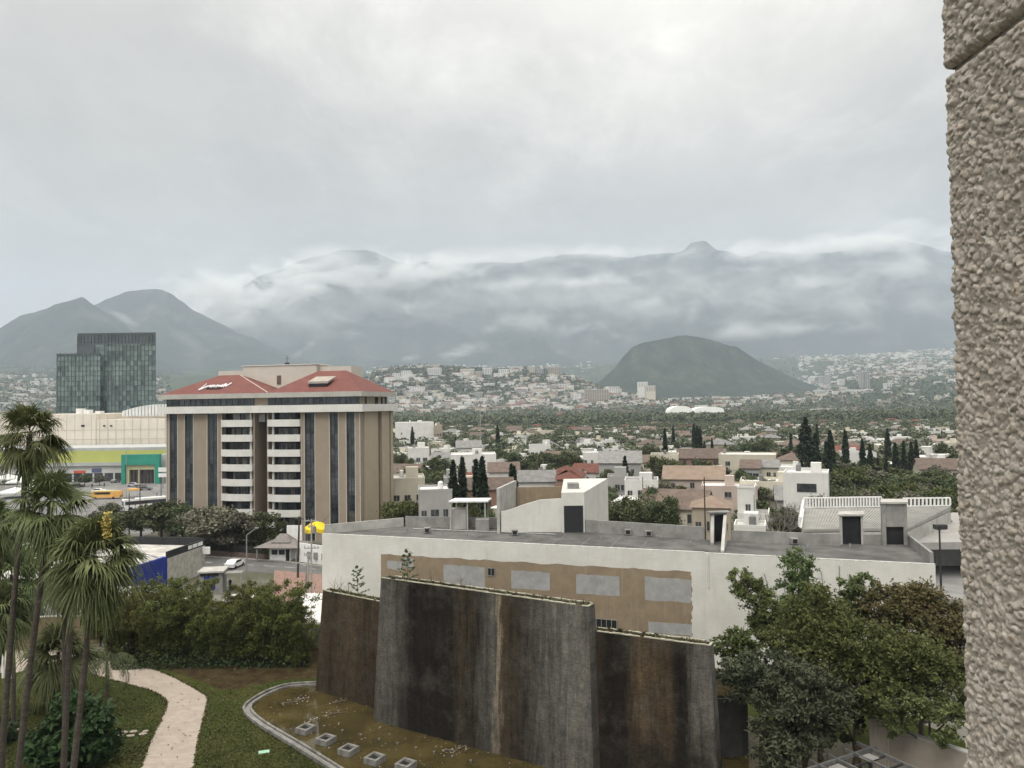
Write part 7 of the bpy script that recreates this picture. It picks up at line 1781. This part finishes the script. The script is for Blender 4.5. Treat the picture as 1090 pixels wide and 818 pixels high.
for a in [(418,426,397.5,404,2650,WT,'white terraced block, leftmost on the wooded ridge crest'),(427,437,395,405,2660,WT,'wide white terraced block second from left on the ridge'),(455,470,392,400,2680,WT,'pale block on the ridge under the dark knoll'),
          (461,468,388,394,2700,CR_,'small upper block above the pale block on the ridge'),(490,505,393,404,2700,CR_,'cream balconied block at the middle of the ridge crest'),(506,513,396,404,2690,TN_,'orange tan block right of the cream balconied one on the ridge'),
          (514,524,392,400,2720,WT,'white block with gaps on the ridge crest, right of centre'),(531,542,393.5,400,2700,WT,'long low white block on the ridge crest'),(543,557,390.5,396,2720,WT,'highest bright white block on the ridge crest'),(562,570,390.5,397,2740,CR_,'small greenish white block near the right ridge end'),
          (571,579,393,398,2740,GR_,'grey block near the right ridge end'),(584,597,391,401,2760,TN_,'tan rounded apartment tower at the right end of the ridge'),(410,417,404,408,2630,WT,'low white block at the ridge left end'),(436,452,412,419,2350,WT,'white terraced building halfway down the ridge')]:
    far_block('apartment_block', 'building', *a[:5], 24, a[5], a[6], group=RG)
for a in [(565,592,411,416,2400,WT,'long white arcaded building below the ridge right end'),(593,604,409,416,2380,WT,'white block beside the long arcaded building'),(623,648,415,430,2150,TN_,'broad tan office building with window bands before the hills'),(649,660,412,421,2250,WT,'white block right of the broad tan office building'),
          (600,622,418,424,2200,GR_,'grey long building left of the broad tan office'),(680,690,407,412,2500,WT,'white building below the domed hill left flank'),(688,698,411,417,2450,CR_,'cream building below the domed hill left flank'),(722,737,401,411,3000,GR_,'stepped grey building on the foot of the domed hill'),
          (676,690,418,422,2300,WT,'low white building in front of the domed hill')]:
    far_block('office_building', 'building', *a[:5], 26, a[5], a[6])
for a in [(873.5,878,401,410,3300,'slim grey tower, left of the tower pair'),(880,884.5,399,410,3300,'slim grey tower, right of the tower pair'),(894,900,404,411,3300,'short pale tower right of the tower pair'),(917,920.5,396,414,3200,'tallest slim grey tower, left half'),(921.5,926.5,396,414,3200,'tallest slim grey tower, right half'),(944,950,408,415,3000,'white short tower right of the tallest towers'),(862,868,402,408,3500,'small white block left of the tower pair')]:
    far_block('apartment_tower', 'tower', *a[:5], 22, GR_ if 'grey' in a[5] else WT, a[5], group='towers in the right hand distance')
o = far_block('school_building', 'school', 835, 866, 437, 442, 1500, 40, WM_['pink'], 'long pinkish school building behind the distant woods, left wing')
o = far_block('school_building', 'school', 868, 890, 436, 443, 1490, 40, WM_['grey'], 'grey glazed middle wing of the distant pinkish school')
o = far_block('school_building', 'school', 892, 920, 437, 442, 1500, 40, WM_['pink'], 'long pinkish school building behind the distant woods, right wing')
far_block('warehouse', 'building', 902, 930, 415, 419, 2700, 60, WT, 'long bright white warehouse at the foot of the right hand slopes')
# white inflated domes
for k, (pxl, pxr, pyt, lab) in enumerate([(712, 738, 432.5, 'white round dome tent, left of two in the woods'), (739, 771, 433.5, 'long white arched tent right of the dome in the woods')]):
    Y = 1250; xl, xr = atY(pxl, 438, Y).x, atY(pxr, 438, Y).x; zt = atY(pxl, pyt, Y).z; o = empty('tent_hall', ((xl+xr)/2, Y, 0), 0, lab, 'tent hall'); n = 14; hw = (xr-xl)/2; h = zt-12
    pts_ = [(-hw*math.cos(math.pi*i/n), 12+h*math.sin(math.pi*i/n)**(.8 if k == 0 else .45)) for i in range(n+1)]
    MB().vprism(pts_, 0, 30).build('canopy', pm('white_membrane', (.80, .80, .76), (.72, .72, .68), .05, .7) if k == 0 else MATS['white_membrane'], o, world=False); MB().box(-hw*.96, hw*.96, .5, 29.5, 0, 11.98).build('wall', WM_['grey'], o, world=False)
# thin masts
for px, pyt, Y, lab in [(511.5, 435, 420, 'tall thin white mast rising from the houses near the hotel'), (749, 508, 118, 'thin bare pole standing behind the rooftop stair'), (683.5, 508, 180, 'thin dark pole in the trees left of tan roofed house'), (909, 516, 175, 'pale post in the wooded park'), (801.5, 527, 128, 'dark utility pole before the small white stepped house')]:
    x = atY(px, 480, Y).x; o = link('mast', MB().tube([(0,0,0),(0,0,atY(px, pyt, Y).z)], [.16 if Y < 300 else .35, .08 if Y < 300 else .22], 6).mesh('mast', STEEL if 'white' in lab or 'pale' in lab else WOODP), None, (x, Y, 0)); tag(o, lab, 'pole')

# ------------------------------------------------------------------ trees of the quarter
# cypresses
leafmat('cypress_leaf', (0.014, 0.024, 0.014), (0.030, 0.044, 0.024), None, .5, .1, .2)
def cypress_mesh(seed, w, h, n):
    rg = np.random.default_rng(seed); t = rg.random(n)**.8; r = w*np.sin(np.pi*np.clip(.16+.84*t, 0, 1))**.8*(rg.random(n)**.4)*(.85+.3*np.sin(t*21+seed)*.3); a = rg.random(n)*6.283
    P = np.stack([r*np.cos(a), r*np.sin(a), .4+(h-.4)*t], 1); V, F = leaves(P, .42, rg, 2.2, up=.2, curl=-1.5); return npmesh('crown', V, F, MATS['cypress_leaf']), MB().tube([(0,0,0),(0,0,h*.5)], [.18,.08], 6).mesh('trunk', BARK)
cyp = [cypress_mesh(k, w, 12, 900) for k, w in enumerate((1.0, .8, 1.3, 1.9))]
cl_ = [(858,446,240,3,'giant cypress, broadest of all, right of the maroon roof'),(868,462,242,2,'cypress touching the giant one on its right'),(884,459,250,2,'tall cypress of the pair right of the giant one'),(879,470,252,1,'shorter cypress of the pair right of the giant one'),
 (900,459,262,0,'lone tall cypress before the grey pink house'),(918,468,258,0,'slim cypress left of the white flat roofed building'),(926,474,256,0,'short slim cypress next to the slim one at left'),(945,457,330,2,'tallest cypress before the white and grey buildings'),
 (953,472,262,2,'broad cypress, left of the row of four at right'),(962,470,262,1,'cypress, second in the row of four at right'),(970,471,262,0,'cypress, third in the row of four at right'),(975.5,469,262,1,'cypress, last in the row of four at right'),(943,486,250,1,'low cypress before the tallest one at right'),(934,488,250,1,'lowest cypress at the edge of the wooded park'),
 (482,492,150,0,'slim cypress right of the grey carport house'),(492,488,165,1,'slim cypress, second behind the rooftop shed'),(506.5,490,158,1,'slim cypress, third behind the rooftop shed'),(513,488,150,0,'slim cypress, fourth behind the rooftop shed'),
 (544,495,185,0,'small dark cypress beside the white gable, left one'),(547,497,185,0,'small dark cypress beside the white gable, right one'),(665,486,225,2,'cone shaped cypress before the grey gabled house'),
 (708,457,330,1,'dark cypress left of the maroon roof'),(739,452,370,0,'tall thin cypress, left of the distant trio'),(742.5,454,372,0,'tall thin cypress, middle of the distant trio'),(745.5,456,374,0,'tall thin cypress, right of the distant trio'),(717,455,420,0,'thin far cypress near the distant trio'),
 (750,470,350,0,'small cypress above the maroon roof, left'),(758,467,350,1,'small cypress above the maroon roof, middle'),(772,472,350,1,'small cypress above the maroon roof, right'),(530,453,420,0,'thin cypress near the tall white mast'),(439,455,430,0,'thin cypress before the large blank white building'),(842,462,330,1,'cypress left of the giant one, farther off'),(870,452,420,0,'thin far cypress above the pair'),(485,466,400,0,'thin far cypress above the long white house')]
for px, pyt, Y, k, lab in cl_:
    x = atY(px, 480, Y).x; h = atY(px, pyt, Y).z; s = h/12; o = plant('cypress_tree', cyp[k], x, Y, px, (s*.9+.1, s*.9+.1, s), lab, 'cypress', 'cypresses among the houses')
# bare branching tree before the white box house
rg = np.random.default_rng(4); x = atY(829, 540, 140).x; o = empty('bare_tree', (x, 140, 0), 0, 'large leafless branching tree before the white box house', 'tree'); t = MB()
def branch(p, d, L, r, lv):
    q = p+d*L; m1 = p+d*L*.5+Vector(rg.normal(size=3))*L*.05; t.tube([tuple(p), tuple(m1), tuple(q)], [r, r*.8, r*.6], 5)
    if lv == 0: return
    for k in range(3 if lv > 1 else 4):
        nd = (d+Vector(rg.normal(size=3))*.42); nd.z = abs(nd.z)*.8+.25; branch(q if k < 2 else m1, nd.normalized(), L*rg.uniform(.6, .85), r*.6, lv-1)
branch(Vector((0, 0, 0)), Vector((0, 0, 1)), 3.0, .28, 5); branch(Vector((.2, 0, 1.2)), Vector((.6, 0, .8)).normalized(), 2.8, .2, 4); branch(Vector((-.2, 0, 1.2)), Vector((-.6, 0, .8)).normalized(), 2.8, .2, 4)
t.build('trunk', pm('pale_bark', (.20, .18, .16), (.12, .105, .095), 2., .95), o, world=False)
# park trees at the right and the clumps right behind the long building, picked by hand
hand = [(636,534,142,1.0,1),(655,531,140,1.1,0),(668,526,145,.95,2),(684,524,150,1.05,3),(697,519,158,1.0,1),(622,512,185,.8,2),(709,524,150,.85,0),
 (889,502,200,1.5,0),(905,498,205,1.4,1),(925,497,210,1.5,2),(945,500,205,1.5,3),(968,504,200,1.6,0),(990,502,205,1.5,1),(1010,505,200,1.6,2),(1024,500,195,1.5,3),(900,515,172,1.25,3),(920,518,165,1.3,0),(942,517,165,1.35,1),(965,520,160,1.3,2),(985,520,160,1.35,0),(1008,520,158,1.4,1),(1026,524,150,1.3,2),(893,525,150,.95,2),(912,530,142,.95,1),(935,529,140,1.0,3),(1000,531,140,1.05,3),(878,512,185,1.1,1),(872,524,158,.8,0),
 (434,528,150,1.0,0),(424,526,156,1.1,3),(440,497,235,1.35,1),(470,495,225,1.5,3),(466,485,250,1.5,2),(430,480,260,1.2,0),(498,532,142,.7,1),(520,536,138,.55,0),(540,528,148,.6,2),(790,505,215,1.1,3),(803,507,205,1.2,1),(815,508,200,1.0,2),(812,465,330,1.3,0),(796,470,330,1.1,2),(650,500,225,.9,1),(706,480,270,1.3,3),(693,474,300,1.3,2),(600,478,300,1.4,0),(585,482,300,1.2,1),(547,480,300,1.5,2),(560,487,280,1.3,0),(530,474,330,1.3,3)]
BR_ = {(935,529),(912,530),(893,525),(424,526),(434,528),(1008,520),(905,498),(706,480),(636,534),(942,517)}
TW_ = {(965,520),(925,497),(920,518),(815,508)}
def tree_h(q): return 7.0
for k, (px, pyt, Y, s, kind) in enumerate(sorted(hand)):
    x = atY(px, 480, Y).x; pro = TPB if (px, pyt) in BR_ else (TPT if (px, pyt) in TW_ else TP); h0 = (7, 6.5, 8, 7)[kind]; sz = max(.55, atY(px, pyt, Y).z/h0)
    reg = 'in the wooded park at right' if px > 870 and Y < 260 else ('in the clump right of the rooftop block' if 615 < px < 712 and Y < 200 else ('close to the hotel right side' if px < 475 else 'among the houses in the middle'))
    cnt = globals().setdefault('TCNT', {}); cnt[reg] = cnt.get(reg, 0)+1; look = 'bright green bushy tree' if pro is TPB else ('greyish thin tree' if pro is TPT else ('dark broad tree' if kind in (1, 3) else 'dark rounded tree'))
    plant('broadleaf_tree', pro[kind], x, Y, k*1.3, (s, s, sz), '%s %s, %s from left' % (look, reg, ordinal(cnt[reg])), 'tree', 'broadleaf trees of the quarter'); claim(x, Y, 2.0)
# street and garden trees: the nearest as things, the rest as one mass
TP2 = [tree_meshes(np.random.default_rng(190+k), 3.4*a, 3.4*a, 2.8*c_, h, 650, .75, MATS['city_leaf'], 16, .40, 1.5, .2, 3) for k, (a, c_, h) in enumerate([(1,1,7),(1.2,.9,6.5),(.9,1.15,8)])]
cand = []
for k in range(9000):
    px = rnd.uniform(415, 1032); Y = math.sqrt(rnd.uniform(118**2, 1000**2)); cand.append((Y, px))
cand.sort(); things, mass = 0, []
pts_t = []; rows_t = {}
for Y, px in cand:
    x = atY(px, 480, Y).x; pj = proj((x, Y, 5))
    if pj[1] > 553: continue
    if Y < 450 and rnd.random() < .30: continue
    if not free(x, Y, 1.6 if Y < 450 else .2): continue
    if any((x-a)**2+(Y-b_)**2 < (4.2 if Y < 450 else 5.5)**2 for a, b_ in pts_t[-160:]): continue
    pts_t.append((x, Y))
    if things < 230: rows_t.setdefault(int(Y//25), []).append((px, x, Y)); things += 1
    else: mass.append((x, Y))
for ri, key in enumerate(sorted(rows_t)):
    for k, (px, x, Y) in enumerate(sorted(rows_t[key])):
        pro = rnd.choice([TP, TP, TP2, TPB, TPT]) if Y < 260 else rnd.choice([TP2, TP2, TPB]); kd = rnd.randrange(3); s = rnd.uniform(.62, 1.15)
        look = {id(TP): 'dark bushy tree', id(TP2): 'dark garden tree', id(TPB): 'light green tree', id(TPT): 'greyish thin tree'}[id(pro)]
        plant('garden_tree', pro[kd], x, Y, k*1.9, (s, s, s*rnd.uniform(.8, 1.15)), '%s, %s from left in %s garden band behind long building' % (look, ordinal(k+1), ordinal(ri+1)), 'tree', 'garden trees between the houses')
def tree_mass(name, pts, rad, hgt, nleaf, ls, mat, seed):
    rg = np.random.default_rng(seed); P = []
    for x, y, z, s in pts:
        n = nleaf; d = rg.normal(size=(n, 3)); d /= np.linalg.norm(d, axis=1)[:, None]; d[:, 2] = np.abs(d[:, 2])*1.0-.15; d *= (.75+.3*rg.random(n))[:, None]
        P.append(d*np.array([rad*s, rad*s, hgt*s*.55])+np.array([x, y, z+hgt*s*.45]))
    V, F = leaves(np.concatenate(P), ls, rg, 1.4, up=.6); return tag(link(name, npmesh(name, V, F, mat)), kind='stuff')
m = leafmat('mass_leaf', (0.046, 0.058, 0.032), (0.112, 0.126, 0.070), (0.17, 0.175, 0.10), .035, .15, 0)
tree_mass('garden_vegetation', [(x, y, 0, rnd.uniform(.7, 1.25)) for x, y in mass], 4.2, 8, 110, 1.1, m, 3)
# woods on the plain, and trees on the slopes
wd = []
for k in range(5200):
    px = rnd.uniform(390, 1036); Y = 1/rnd.uniform(1/2500, 1/860); x = atY(px, 440, Y).x; wd.append((x, Y, lz(x, Y) if Y > 1400 else 0, rnd.uniform(.7, 1.5)))
tree_mass('woods', wd, 6.5, 11, 42, 2.6, m, 4)
wd = []
for k in range(8000):
    px = rnd.choice([rnd.uniform(390, 1036), rnd.uniform(390, 1036), rnd.uniform(-30, 180)]); Y = rnd.uniform(1700, 6200); x = atY(px, 440, Y).x; wd.append((x, Y, lz(x, Y), rnd.uniform(.8, 1.8)))
for k in range(1900): px = rnd.uniform(395, 640); Y = rnd.uniform(2420, 2760); x = atY(px, 400, Y).x; wd.append((x, Y, lz(x, Y), rnd.uniform(.7, 1.2)))
def clear_of(t):
    x, Y, z, s = t; a = proj((x, Y, z+13*s))
    return not any(l < a[0] < r and a[1] < b_ and Y < yb for l, r, b_, yb in FB)
wd = [t for t in wd if clear_of(t)]
tree_mass('hillside_woods', wd, 9, 11, 14, 6, m, 5)
# shade and lawns of the left district: trees beyond the car park
for k in range(0):
    px = rnd.uniform(60, 175); Y = rnd.uniform(205, 300); x = atY(px, 500, Y).x
